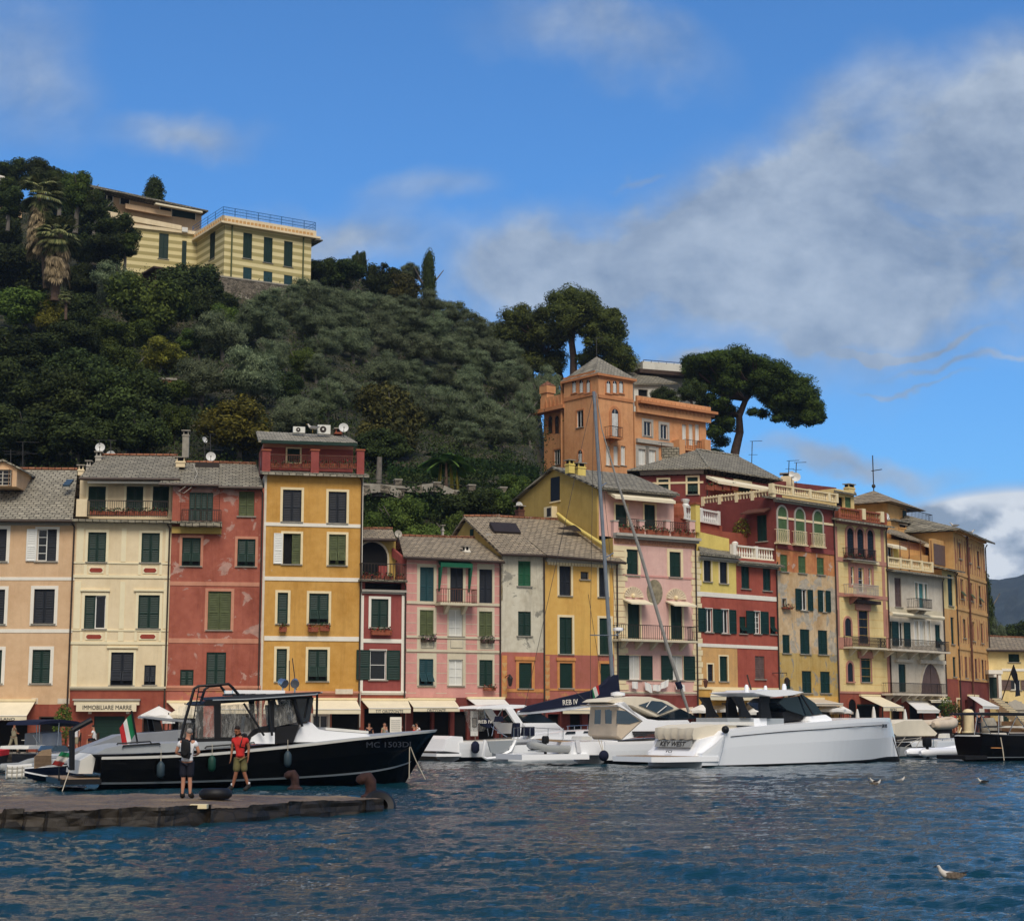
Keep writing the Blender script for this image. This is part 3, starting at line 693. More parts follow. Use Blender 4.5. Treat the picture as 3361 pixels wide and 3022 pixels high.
   leaf(o,um+.01,u1-.015,v0+.015,v1-.015,ys,c);x=leaf(o,u0-(um-u0)-.05,u0-.03,v0,v1,bk-.1,kw.get('open','white_p'));tag(x,'white open shutter leaf')
  elif k=='hr':
   leaf(o,u0+.015,um-.01,v0+.015,v1-.015,ys,c);glass(um,u1,'white_p',(1,1))
 def arch(s,r,c,sur,sw,kw):
  """arched opening standing in a moulded surround"""
  u0,v0,u1,v1=r;bk=s.back;w=u1-u0;rad=w/2;um=(u0+u1)/2;k=kw.get('rise',1.0);sp=v1-rad*k;n=12
  pts=[(um-rad*math.cos(math.pi*i/n),sp+rad*k*math.sin(math.pi*i/n))for i in range(n+1)]
  inner=[(u0,v0)]+pts+[(u1,v0)]
  m=MB();f=sw/rad
  if sur:
   for i in range(len(inner)-1):
    a,b=inner[i],inner[i+1];ex=lambda p:(um+(p[0]-um)*(1+f),p[1]if p[1]<=sp+1e-6 else sp+(p[1]-sp)*(1+f))
    A,B=ex(a),ex(b)
    m.ext([(a[0],bk-.07,a[1]),(b[0],bk-.07,b[1]),(B[0],bk-.07,B[1]),(A[0],bk-.07,A[1])],(0,.075,0),sur)
  m.add([(p[0],bk-.012,p[1])for p in inner],[tuple(range(len(inner)))],c if not kw.get('glass')else 'glass_dk')
  o=m.build(kw.get('name','window'),s.h.o,s.Mx)
  if not kw.get('flat'):
   q=MB();q.box(um-.02,bk-.035,v0,um+.02,bk-.014,v1-.02,kw.get('fr',c));n=int((sp-v0)/.12)
   for i in range(n):z=v0+.05+(sp-v0-.05)*i/n;q.ext([(u0+.06,bk-.016,z),(u0+.06,bk-.03,z),(u0+.06,bk-.016,z+.08)],(w-.12,0,0),kw.get('fr',c))
   q.build('shutter' if not kw.get('glass')else 'frame',o)
  if kw.get('sillm'):q=MB();q.box(u0-sw-.05,bk-.14,v0-.1,u1+sw+.05,bk+.01,v0-.001,kw['sillm']);q.build('sill',o)
def HF(px0,px1,z0=None):
 return Frame(px0,Yf(px0),px1,Yf(px1),z0 if z0 is not None else min(qz(px0),qz(px1)),2000)
# 1 peach house -------------------------------------------------------------
h=House('peach_house','peach house at the left edge with a dormer in its wide slate roof',HF(-260,240))
p=h.panel(uv=(0,-.6,h.f.L,h.f.P('A1',300,1010).z),mat='peach',depth=9)
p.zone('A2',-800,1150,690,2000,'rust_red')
p.band('A1',-800,1045,690,1000,'trim_grey',.05).band('A1',-800,1550,690,1521,'trim_white').band('A2',-800,492,675,458,'trim_white')
p.band('A2',290,1145,350,1092,'peel_white',.02).band('A2',530,1143,640,1096,'peel_white',.02)
for t,x0,y0,x1,y1,c in(('A1',-120,1080,60,1375,'navy'),('A2',-140,95,42,410,'navy'),('A2',310,92,500,408,'navy'),('A2',-150,650,15,955,'green_dk'),('A2',295,648,460,955,'green_dk'),('A1',-420,1080,-240,1375,'navy')):
 p.win(t,x0,y0,x1,y1,'s',c,'trim_white',.2)
p.win('A1',342,1082,520,1375,'hl','navy','trim_white',.15)
p.win('A2',-200,1300,245,1760,'void',sur=None,sill=False,name='doorway');p.win('A2',360,1270,540,1660,'void',sur='wood_dk',sw=.06,sill=False,name='doorway')
h.roof('A1',(-720,985),(668,992),(712,535),(-700,520),5.5,'slate_a')
h.awning('A2',-400,1120,325,-420,245,1255,1296,1.7,text='MILANO',tx=(-38,136,1266,1290))
d=MB();a=h.f.P('A1',5,690,1.0);b=h.f.P('A1',150,690,1.0);tp=h.f.P('A1',75,470,1.0);u0=h.f.P('A1',-110,690,1.0).x
d.ext([(u0,1.0,a.z),(b.x,1.0,a.z),(b.x,1.0,tp.z-.35),((u0+b.x)/2,1.0,tp.z+.05),(u0,1.0,tp.z-.35)],(0,3.5,0),'peach');dm=d.build('dormer',h.o)
d=MB();d.ext([(u0-.25,.8,tp.z-.45),((u0+b.x)/2,.8,tp.z+.08),(b.x+.25,.8,tp.z-.45),(b.x+.25,.8,tp.z-.35),((u0+b.x)/2,.8,tp.z+.2),(u0-.25,.8,tp.z-.35)],(0,3.7,0),'slate_a');d.build('dormer_roof',dm)
q=h.panel(uv=(h.f.P('A1',-75,0,.72).x,h.f.P('A1',50,684,.72).z,h.f.P('A1',106,0,.72).x,h.f.P('A1',50,525,.72).z),mat='peach',back=.72,depth=.3);q.win('A1',-60,535,100,682,'g',mull=(2,4),fr='trim_grey',sur=None,sill=False)
a=h.f.P('A1',575,692,1.9);b=h.f.P('A1',660,658,2.5);s_=MB();s_.ext([(a.x,1.9,a.z),(b.x,1.9,a.z),(b.x+.1,2.6,b.z+.12),(a.x+.1,2.6,b.z+.12)],(0,-.03,.12),'glass_bl');s_.build('skylight',h.o)
h.antenna('A1',210,540,280,5.5,((0,1.4),(.4,1.2)));h.antenna('A1',98,520,350,6,((.1,1.6),(.25,1.3)))
h.finish()

# 2 cream house --------------------------------------------------------------
h=House('cream_house','cream house with painted pilasters and potted plants along its roof terrace railing',HF(238,555))
p=h.panel(uv=(-.02,-.6,h.f.L,h.f.P('A1',1100,1018).z),mat='cream',depth=9)
p.zone('A2',600,1018,1560,2000,'rust_red')
p.band('A1',640,1400,1570,1386,'cream_lt',.05).band('A1',640,1530,1570,1504,'cream_lt',.06).band('A2',640,478,1560,464,'cream_lt',.05).band('A2',640,600,1560,574,'cream_lt',.06)
for a,b in((705,768),(1115,1160),(1520,1560)):p.band('A1',a,1380,b,1072,'cream_lt',.03)
for a,b in((680,740),(1100,1145),(1500,1535)):p.band('A2',a,455,b,22,'cream_lt',.03)
for a,b in((660,712),(1488,1525)):p.band('A2',a,985,b,612,'cream_lt',.03)
for a,b in((770,800),(975,1000),(1270,1295),(1465,1490)):p.band('A1',a,1500,b,1405,'cream_lt',.035)
for a,b in((735,760),(965,985),(1235,1258),(1460,1480),(1085,1135)):p.band('A2',a,570,b,484,'cream_lt',.035)
for t,x,y,w in(('A1',884,1458,60),('A1',1379,1460,58),('A2',863,530,70),('A2',1358,528,70)):
 u0,v0,u1,v1=h.f.rect(t,(x-w,y-20,x+w,y+20));g=.09;o8=[(u0+g,v0),(u1-g,v0),(u1,v0+g),(u1,v1-g),(u1-g,v1),(u0+g,v1),(u0,v1-g),(u0,v0+g)]
 p.dec.ext([(a,-.04,b)for a,b in[(u0-.06,v0-.06),(u1+.06,v0-.06),(u1+.06,v1+.06),(u0-.06,v1+.06)]],(0,.03,0),'cream_lt');p.dec.ext([(a,-.055,b)for a,b in o8],(0,.02,0),'plaque')
p.win('A1',808,1110,975,1382,c='green_dk',sur='cream_lt',sw=.16).win('A1',1300,1116,1467,1386,c='green_dk',sur='cream_lt',sw=.16)
p.win('A2',775,150,970,455,'hr','green_dk','cream_lt',.16).win('A2',1270,147,1465,452,c='green_dk',sur='cream_lt',sw=.16)
p.band('A2',740,112,1012,96,'cream_lt',.12).band('A2',1232,112,1505,96,'cream_lt',.12).band('A2',985,634,1270,618,'cream_lt',.12)
p.win('A2',1018,672,1225,974,'f','navy','cream_lt',.14).win('A2',1325,790,1430,970,'f','navy',None)
h.cornice('A2',(645,985,1525,1018),'beige',.16)
p.win('A2',858,1258,1142,1700,'p','green_dk','rust_red',.05,False,name='door').win('A2',1312,1270,1460,1700,'void',sur='wood_dk',sw=.06,sill=False,name='doorway')
p.band('A2',812,1238,842,1208,'trim_white',.06).band('A2',1160,1238,1190,1210,'trim_white',.06)
a=h.f.P('A2',680,1112,-.5);b=h.f.P('A2',1295,1112,-.5);s_=MB();s_.box(a.x,-.5,a.z-.28,b.x-.1,-.02,a.z,'canvas');s_.box(a.x-.08,-.58,a.z-.02,b.x-.05,-.02,a.z+.08,'trim_grey');s_.box(a.x+.15,-.56,a.z-.66,b.x-.25,-.52,a.z-.2,'canvas')
aw=s_.build('awning',h.o);textmesh('lettering','IMMOBILIARE MARRE',2.85,.25,'letter_dk',Matrix.Translation(((a.x+b.x)/2,-.575,a.z-.42))@ROTX,aw)
# attic storey set back behind the terrace
q=h.panel('A1',(730,990,1590,612),'cream',1.3,7)
for a,b in((810,970),(1160,1315),(1403,1552)):q.win('A1',a,688,b,935,'s','green_dk','cream_lt',.14,False)
h.panel('A1',(1592,1000,1640,640),'cream_lt',.1,2)
h.panel('A1',(700,965,800,805),'cream',-.05,1.3)
h.roof('A1',(728,602),(1655,610),(1632,408),(938,405),5.2,'slate_b',-.3)
s_=MB();a=h.f.P('A1',805,650,.4);b=h.f.P('A1',1555,655,.4);s_.tube([a,b],.08,'trim_white',8);s_.build('rolled_awning',h.o)
h.slab([h.f.P('A1',660,985,-.55),h.f.P('A1',1690,1008,-.55),Vector((h.f.L+.1,1.3,h.f.P('A1',1100,1000,-.3).z)),Vector((-.1,1.3,h.f.P('A1',1100,1000,-.3).z))],.14,'slate_b','eave')
h.rail('A1',(805,968,1540,822),.3,.15,slab=None,sides=False)
for k in range(7):
 a=h.f.P('A1',822+k*100,958,-.1);flowerbox(h.o,a.x,a.x+.78,-.02,a.z,.28)
h.dish('A1',920,332,45,5,foot=420);h.dish('A1',1018,400,42,6.5);h.antenna('A1',915,300,262,5,((0,1.4),));h.antenna('A1',1018,400,262,6,((0,.5),))
h.chimney('A1',(875,520,930,405),4,'trim_grey');h.chimney('A1',(715,585,770,530),1.5,'cream');h.chimney('A1',(1615,510,1700,455),2.6,'cream');h.chimney('A1',(1675,420,1735,210),8,'stone_slab');h.chimney('A1',(790,560,835,490),3,'trim_grey')
h.finish()

# 3 brick red house ------------------------------------------------------------
h=House('brick_red_house','flaking brick red house with a recessed green shuttered loggia under its slate roof',HF(555,859))
p=h.panel(uv=(0,-.6,h.f.L,h.f.P('A3',680,700).z),mat='brick',depth=9)
p.zone('A4',-20,1022,860,2000,'oldred').zone('A3',100,1125,505,660,'brick')
p.band('A3',20,1602,845,1565,'salmon').band('A4',10,588,835,545,'salmon').band('A3',40,1125,495,1065,'olive_ochre',.25)
p.win('A3',120,690,480,1005,'p','brick',None,0,False,name='loggia')
p.win('A3',655,735,798,962,c='green_ol',sur='brick',sw=.05).win('A3',133,1160,303,1418,'f','green_dk','salmon',.16).win('A3',642,1172,806,1422,'f','green_dk','salmon',.16)
p.win('A4',370,112,582,466,c='green_ol',sur='salmon',sw=.18).win('A4',355,672,535,968,c='green_dk',sur=None).win('A4',115,832,238,978,c='green_dk',sur=None)
h.cornice('A4',(-10,978,855,1022),'salmon',.14)
p.band('A3',200,745,415,750,'wood_dk',.02)
g=MB();u0,v0,u1,v1=h.f.rect('A3',(198,748,418,1005));n=4
for k in range(n):w=(u1-u0)/n;leaf(h.o,u0+k*w+.01,u0+(k+1)*w-.01,v0,v1,-.03,'green_dk')
h.rail('A3',(130,1010,490,905),.7,0,slab='slate_b',slabh=.3)
h.roof('A3',(-80,655),(470,668),(480,475),(150,470),4.5,'slate_b',.3);h.roof('A3',(470,682),(875,690),(815,485),(330,470),4.8,'slate_b',.35)
s_=MB();a=h.f.P('A3',255,470,3.5);b=h.f.P('A3',475,520,3.5);s_.box(a.x,3.4,b.z,b.x,4.6,a.z,'iron');s_.build('roof_hatch',h.o)
h.dish('A3',398,416,46,4.8,foot=480);h.dish('A3',340,262,30,5,foot=470,turn=50);h.antenna('A3',393,470,205,5.2,((0,.5),(.55,1.2)))
s_=MB();s_.tube([h.f.P('A3',235,480,2.5),h.f.P('A3',275,570,1),h.f.P('A3',215,700,-.4),h.f.P('A3',150,750,-.45),h.f.P('A3',100,735,-.45),h.f.P('A3',190,670,-.4)],.02,'trim_grey',4);s_.build('cable',h.o)
p.win('A4',40,1240,250,1700,'void',sur='wood_dk',sw=.06,sill=False,name='doorway').win('A4',500,1240,760,1700,'void',sur='wood_dk',sw=.06,sill=False,name='doorway')
h.awning('A4',0,1132,300,70,330,1200,1240,1.5);h.awning('A4',430,1125,800,430,820,1195,1235,1.5)
h.finish()

# 4 yellow ochre house -----------------------------------------------------------
h=House('ochre_yellow_house','tall ochre yellow house with white bands and a crimson roof terrace',HF(859,1187))
p=h.panel(uv=(0,-.6,h.f.L,h.f.P('A3',1340,590).z),mat='ochre',depth=9,side='peel_white')
p.zone('A4',855,1028,1770,2000,'oldred').band('A3',855,3000,888,560,'peel_white',.04).band('A3',1778,2900,1800,585,'trim_white',.04)
for t,a,b in(('A3',1052,1020),('A3',1550,1515),('A4',560,518)):p.band(t,888,a+8,1778,b+8,'trim_white',.045)
p.win('A3',1058,720,1230,1012,c='navy',sur='trim_cream').win('A3',1478,738,1645,1026,c='navy',sur='trim_cream')
p.win('A3',1062,1122,1222,1402,'hl','green_ol','trim_cream',.14,bare=True).win('A3',1482,1130,1638,1412,'f','green_ol','trim_cream')
p.win('A4',1010,124,1105,408,c='green_dk',sur='trim_cream',one=2).win('A4',1300,132,1480,408,'f','green_dk','trim_cream').win('A4',1000,640,1095,940,c='green_dk',sur='trim_cream',one=2).win('A4',1290,646,1468,936,'f','green_dk','trim_cream')
h.cornice('A4',(860,1028,1765,1062),'salmon',.14);p.band('A4',1540,1055,1700,1010,'peel_white',.17)
for a,b,y in((1022,1094,486),(1288,1385,486),(1395,1490,478)):
 u0,v0,u1,v1=h.f.rect('A4',(a,y,b,y-50));flowerbox(h.o,u0,u1,-.22,v0,.3)
h.awning('A4',1330,1108,1735,1340,1775,1195,1237,1.6);h.awning('A4',900,1110,1290,880,1290,1195,1237,1.6)
p.win('A4',1505,1230,1755,1700,'void',sur=None,sill=False,name='doorway').win('A4',1330,1250,1470,1700,'g',fr='white_p',mull=(2,1),sur='trim_white',sw=.12,sill=False,name='shop_window').win('A4',950,1240,1250,1700,'void',sur=None,sill=False,name='doorway')
a,b=h.f.P('A3',862,545,-.5),h.f.P('A3',1812,590,-.5);zz=(a.z+b.z)/2
h.slab([(-.25,-.5,zz),(h.f.L+.3,-.5,zz),(h.f.L+.3,1.2,zz+.32),(-.25,1.2,zz+.32)],.16,'slate_a','eave');h.cornice('A3',(890,592,1790,575),'trim_grey',.2)
for a,b in((870,945),(1318,1392),(1740,1808)):
 u0,v0,u1,v1=h.f.rect('A3',(a,545,b,362),.1);s_=MB();s_.box(u0,.1,zz+.1,u1,.75,v1,'crimson');s_.box(u0-.05,.05,v1,u1+.05,.8,v1+.1,'terracotta');s_.build('terrace_pillar',h.o)
h.rail('A3',(945,520,1318,400),.3,.45,slab=None,sides=False,mat='iron_rust');h.rail('A3',(1392,530,1740,410),.3,.45,slab=None,sides=False,mat='iron_rust')
for a in(950,1045,1140,1235,1400,1490,1580,1665):c_=h.f.P('A3',a,505,.2);flowerbox(h.o,c_.x,c_.x+.55,.35,c_.z-.1,.3)
q=h.panel('A3',(880,545,1705,300),'crimson',2.6,4.5,side='brick');q.zone('A3',880,340,1705,300,'salmon');q.win('A3',1100,342,1216,470,'s','green_dk','trim_cream',.1,False)
h.slab([h.f.P('A3',835,262,1.6),h.f.P('A3',1745,285,1.6),h.f.P('A3',1640,222,6),h.f.P('A3',812,180,6)],.14,'slate_a')
s_=MB();a,b=h.f.P('A3',862,262,1.45),h.f.P('A3',1740,285,1.45);s_.box(a.x,1.35,a.z-.2,b.x,1.6,a.z,'green_dk');s_.build('rolled_awning',h.o)
for a,b,y0,y1 in((1155,1264,196,140),(1380,1497,206,124)):
 u0,v0,u1,v1=h.f.rect('A3',(a,y0,b,y1),4.5);s_=MB();s_.box(u0,4.5,v0,u1,4.9,v1,'ac_white');ac=s_.build('air_conditioner',h.o);cx,cz=(u0*.58+u1*.42),(v0+v1)/2;rr_=(v1-v0)*.36
 s_=MB();s_.lathe([(rr_,0),(rr_,.02)],(cx,4.47,cz),'iron',16,'y');s_.lathe([(rr_*.3,0),(rr_*.3,.02)],(cx,4.445,cz),'ac_white',10,'y');s_.build('fan',ac)
h.dish('A3',1618,150,46,4.8,foot=240);h.antenna('A3',1650,240,-20,5.2,((.05,.6),(.3,1.6)))
h.chimney('A3',(1540,205,1600,190),5.5,'terracotta')
h.finish()

# 5 narrow crimson house ------------------------------------------------------------
h=House('narrow_crimson_house','narrow crimson house with an arched loggia full of pots on top',HF(1187,1334))
p=h.panel(uv=(0,-.6,h.f.L,h.f.P('A5',300,1560).z),mat='crimson',depth=9)
p.zone('A6',90,1060,520,2000,'rust_red')
p.band('A6',98,1030,118,150,'trim_white',.04).band('A6',468,1030,496,150,'trim_white',.04).band('A6',118,586,468,550,'trim_white',.045)
h.cornice('A5',(100,1676,505,1640),'trim_grey',.25);h.cornice('A6',(98,1062,505,1028),'trim_white',.12)
p.win('A5',135,1575,470,1640,'void',sur=None,sill=False);p.win('A6',190,182,348,442,c='green_dk',sur='trim_white',sw=.16)
p.win('A6',180,652,328,925,'o','green_dk','trim_white',.05,mull=(1,2),lw=.85)
u0,v0,u1,v1=h.f.rect('A6',(180,515,372,470));flowerbox(h.o,u0,u1,-.22,v0,.3)
h.awning('A6',105,1112,530,170,555,1185,1228,1.6,text='T/T ORIZZONTE',tx=(232,485,1188,1218))
p.win('A6',125,1190,470,1700,'void',sur=None,sill=False,name='doorway')
h.rail('A5',(105,1545,512,1400),.55,0,slab='slate_b',slabh=.12,pots=4,sp=.2)
q=h.panel('A5',(100,1560,415,1160),'olive_ochre',1.2,5,side='brick');q.win('A5',60,1200,338,1540,'arch','dark','beige',.12,flat=True)
s_=MB();u0,v0,u1,v1=h.f.rect('A5',(255,1540,330,1290),1.1);s_.box(u0,.9,v0,u1,1.1,v1-.9,'crimson');s_.build('partition',h.o)
h.roof('A5',(95,1162),(415,1165),(385,1082),(70,1080),3.2,'slate_c',-.6)
h.slab([h.f.P('A5',380,1260,1.1),h.f.P('A5',395,1250,1.1),h.f.P('A5',510,1345,0),h.f.P('A5',500,1360,0)],.5,'crimson','side_wall')
h.dish('A5',440,1125,36,3,'trim_grey',foot=1200)
h.finish()

# 6 pink house ----------------------------------------------------------------------------
h=House('pink_rusticated_house','pink house with cream banded joints and a small central balcony',HF(1334,1645))
p=h.panel(uv=(0,-.6,h.f.L,h.f.P('A5',950,1375).z),mat='pink',depth=9)
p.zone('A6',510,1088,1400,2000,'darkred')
u0,v0,u1,v1=p.r;z1=h.f.P('A6',950,1080).z
k=z1+.2
while k<v1-.2:
 for a,b in((515,612),(792,890),(1060,1165),(1325,1382)):
  ua,ub=h.f.P('A5',a,1600).x,h.f.P('A5',b,1600).x;p.dec.box(ua,-.012,k,ub,.004,k+.035,'beige')
 k+=.62
for t,a,b in(('A5',1752,1778),('A6',524,546),('A6',650,672)):p.band(t,510,b,1390,a,'beige',.07)
for a,b in((612,792),(890,1060),(1165,1325)):
 p.zone('A5',a,1755,b,1400,'beige').zone('A6',a,524,b,258,'beige').zone('A6',a,650,b,548,'beige').zone('A6',a,995,b,676,'beige')
for x0,y0,x1,y1,kk,c in((640,1430,767,1757,'s','teal'),(918,1438,1037,1757,'s','navy'),(1185,1450,1305,1772,'s','navy')):p.win('A5',x0,y0,x1,y1,kk,c,None,sill=False)
for x0,y0,x1,y1,kk,c in((638,284,765,518,'s','green_ol'),(905,282,1035,523,'g',''),(1183,297,1305,528,'s','green_ol'),(632,733,763,976,'f','teal'),(905,738,1035,976,'g',''),(1185,742,1308,980,'s','green_dk')):p.win('A6',x0,y0,x1,y1,kk,c,None,curtain=kk=='g')
for a,b,y in((640,700,580),(708,775,578),(1188,1245,590),(1252,1310,590)):
 u0,v0,u1,v1=h.f.rect('A6',(a,y,b,y-40));flowerbox(h.o,u0,u1,-.22,v0,.26,'wood_dk','flower_pink')
u0,v0,u1,v1=h.f.rect('A6',(1210,1040,1320,985));flowerbox(h.o,u0,u1,-.25,v0+.1,.2)
for a,b in((918,1035),(650,765),(1195,1305)):p.band('A6',a,635,b,556,'trim_grey',.03).band('A6',a+6,630,b-6,562,'beige',.045)
h.rail('A5',(835,1760,1160,1632),.85,0,slab='beige',brackets=2,mat='iron_rust',sp=.16)
u0,v0,u1,v1=h.f.rect('A5',(833,1432,1125,1392),-.5);s_=MB();s_.ext([(u0,-.05,v1+.15),(u0,-.5,v1),(u0,-.5,v0),(u0,-.46,v0),(u0,-.05,v1)],(u1-u0,0,0),'green_canvas')
for x in(u0,u1-.12):s_.ext([(x,-.5,v0),(x,-.05,v0),(x,-.05,v0-1.5),(x,-.3,v0-.7)],(.12,0,0),'green_canvas')
s_.build('door_awning',h.o)
h.roof('A5',(488,1325),(1412,1370),(1180,1165),(440,1142),4.6,'slate_c');h.cornice('A5',(520,1378,1385,1352),'trim_grey',.2)
h.chimney('A5',(1050,1335,1100,1275),.9,'trim_white');h.chimney('A5',(845,1140,860,1080),4.8,'trim_grey',d=.2)
h.awning('A6',530,1108,955,580,1005,1178,1215,1.6,text='ORIZZONTE',tx=(705,875,1182,1210));h.awning('A6',1075,1098,1410,1160,1470,1160,1200,1.6,mat='canvas_wh')
for a,b in((575,745),(770,915),(955,1075),(1180,1330)):p.win('A6',a,1215,b,1700,'void',sur=None,sill=False,name='doorway')
u0,v0,u1,v1=h.f.rect('A6',(1105,1440,1172,1212),-.5);s_=MB();s_.box(u0,-.52,v0,u1,-.46,v1,'white_p');s_.box(u0+.1,-.54,v0+(v1-v0)*.35,u1-.1,-.521,v0+(v1-v0)*.74,'letter_dk');s_.box(u0+.14,-.55,v0+(v1-v0)*.38,u1-.14,-.541,v0+(v1-v0)*.71,'trim_grey');s_.build('shop_panel',h.o)
h.finish()

# 7 grey white house ----------------------------------------------------------------------
h=House('weathered_white_house','narrow weathered grey white house above a faded red ground floor with an orange window frame',HF(1645,1789))
p=h.panel(uv=(0,-.6,h.f.L,h.f.P('A5',1580,1320).z),mat='greywhite',depth=9,side='olive_ochre')
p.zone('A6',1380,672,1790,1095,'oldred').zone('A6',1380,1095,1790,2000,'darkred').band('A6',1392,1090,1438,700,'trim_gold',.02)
for k in range(5):
 a=h.f.P('A6',1415,770+k*72,0);p.dec.ext([(a.x-.2,-.03,a.z),(a.x,-.03,a.z-.3),(a.x+.2,-.03,a.z),(a.x,-.03,a.z+.02)],(0,.02,0),'apricot')
p.win('A5',1542,1374,1657,1604,c='green_md',sur=None).win('A6',1542,298,1660,520,c='green_dk',sur=None).win('A6',1548,768,1667,1003,'p','green_dk','trim_gold',.2)
p.band('A6',1510,745,1700,712,'trim_gold',.1).band('A6',1440,1038,1780,1008,'trim_gold',.03)
h.roof('A5',(1382,1298),(1805,1312),(1372,962),(1040,967),6.2,'slate_c')
a=h.f.P('A5',1385,1310,0);ap=h.f.P('A5',1040,975,6.2);s_=MB();s_.ext([(0,0,p.r[3]-3),(0,0,p.r[3]),(0,6.0,ap.z-.15),(0,12,p.r[3]),(0,12,p.r[3]-3)],(.12,0,0),'olive_ochre');gb=s_.build('gable',h.o)
s_=MB();c_=h.f.S('A5',1118,1150,0);s_.box(-.04,c_.y-.3,c_.z-.5,-.01,c_.y+.3,c_.z+.5,'green_dk');s_.build('window',h.o)
a=h.f.P('A5',1290,1060,3.6);s_=MB();s_.ext([(a.x,3.0,a.z-.6),(a.x+1.9,3.0,a.z-.6),(a.x+1.9,3.9,a.z+.1),(a.x,3.9,a.z+.1)],(0,-.1,.25),'iron');s_.ext([(a.x+.3,3.1,a.z-.28),(a.x+1.6,3.1,a.z-.28),(a.x+1.6,3.8,a.z+.26),(a.x+.3,3.8,a.z+.26)],(0,-.02,.05),'glass_bl');s_.build('skylight',h.o)
h.dish('A5',1273,1150,35,2.5,'trim_grey',foot=1240);h.dish('A5',1552,862,34,7.5,foot=930)
p.win('A6',1400,1190,1520,1700,'void',sur=None,sill=False,name='doorway').win('A6',1580,1190,1760,1700,'void',sur=None,sill=False,name='doorway')
a=h.f.P('A6',1420,900,0);b=h.f.P('A6',1468,940,-.7);s_=MB();s_.tube([a,(a.x+.1,-.3,a.z+.12),(b.x,-.7,b.z+.45)],.025,'iron',5);s_.lathe([(.05,b.z+.42),(.18,b.z+.25),(.2,b.z+.2),(.11,b.z-.25),(.06,b.z-.3)],(b.x,-.7,0),'iron',6);s_.build('wall_lantern',h.o)
h.finish()

# 8 light ochre house ----------------------------------------------------------------------
h=House('light_ochre_house','light ochre house with a toothed cornice and red ground storey behind the mast',HF(1789,2028))
p=h.panel(uv=(0,-.6,h.f.L,h.f.P('B1',650,1195).z),mat='ochre_lt',depth=9)
p.zone('B2',250,605,1010,1050,'oldred').zone('B2',250,1050,1010,2200,'darkred').band('B2',268,1040,315,610,'trim_gold',.02)
for k in range(6):
 a=h.f.P('B2',291,660+k*70,0);p.dec.ext([(a.x-.2,-.03,a.z),(a.x,-.03,a.z-.3),(a.x+.2,-.03,a.z),(a.x,-.03,a.z+.02)],(0,.02,0),'apricot')
p.win('B1',410,1236,527,1528,c='navy',sur='trim_cream').win('B1',805,1252,890,1542,c='navy',sur='trim_cream').win('B1',624,1292,705,1368,'g',mull=(1,1),fr='wood_dk',sur=None)
p.win('B2',412,228,540,592,c='green_dk',sur='trim_cream').win('B2',810,238,925,598,c='green_dk',sur='trim_cream')
p.win('B2',414,684,543,932,'p','green_dk','trim_gold',.18).win('B2',820,690,930,932,'p','green_dk','trim_gold',.18)
p.band('B2',250,960,1010,940,'trim_gold',.03).band('B2',380,660,570,630,'trim_gold',.1)
h.cornice('B1',(275,1212,990,1170),'trim_grey',.3)
u0,v0,u1,v1=h.f.rect('B1',(290,1240,985,1205));n=24
for k in range(n):x=u0+(u1-u0)*k/n;p.dec.box(x,-.14,v0,x+.17,.005,v1,'trim_cream')
h.roof('B1',(278,1118),(1068,1190),(395,775),(-180,745),6.2,'slate_c',.6)
h.chimney('A5',(1545,985,1600,900),6.5,'iron_rust');h.awning('B2',430,1120,760,448,765,1150,1186,1.2,mat='canvas')
for a,b in((300,420),(520,640),(700,860)):p.win('B2',a,1190,b,1900,'void',sur=None,sill=False,name='doorway')
s_=MB();a=h.f.P('B1',400,870,3.2);s_.ext([(a.x,3.0,a.z),(a.x+1.9,3.0,a.z-.1),(a.x+1.6,3.5,a.z+.35)],(0,.3,.1),'iron');s_.build('roof_vent',h.o)
h.finish()

# 9 pink villa with yellow gable -------------------------------------------------------------
h=House('pink_shell_house','pale pink house with shell reliefs, an oval fresco and a yellow gable wall',HF(2014,2287))
L=h.f.L;p=h.panel(uv=(0,-.6,L,h.f.P('B1',1350,985).z),mat='pink2',depth=10,side='olive_ochre')
p.zone('B2',1000,1000,1800,2200,'darkred').band('B1',955,1038,1780,975,'frieze',.03).band('B1',1040,1352,1760,1334,'pink',.04).band('B2',1005,862,1775,850,'beige',.05).band('B2',1005,985,1775,968,'beige',.06)
k=0;vz=h.f.P('B2',1030,950).z;vt=h.f.P('B1',990,1010).z
while vz<vt-.3:
 w=.95 if k%2 else 1.15;p.dec.box(0,-.04,vz,w,.004,vz+.36,'trim_cream');w=.35 if k%2 else .45;p.dec.box(L-w,-.04,vz,L,.004,vz+.36,'trim_cream');vz+=.4;k+=1
p.win('B1',1080,1070,1195,1326,c='green_dk',sur='trim_cream',sw=.2).win('B1',1508,1095,1620,1346,c='green_dk',sur='trim_cream',sw=.2)
p.win('B2',1092,92,1212,440,c='green_dk',sur='trim_cream',sill=False).win('B2',1520,105,1635,450,c='green_dk',sur='trim_cream',sill=False)
p.win('B2',1103,608,1217,848,'o','green_dk','trim_cream',.04,mull=(2,1),lw=.95,curtain=True).win('B2',1537,612,1645,850,'o','green_dk','trim_cream',.04,mull=(2,1),lw=.95,curtain=True)
h.rail('B2',(1032,452,1772,312),.95,0,slab='beige',brackets=5,sp=.17)
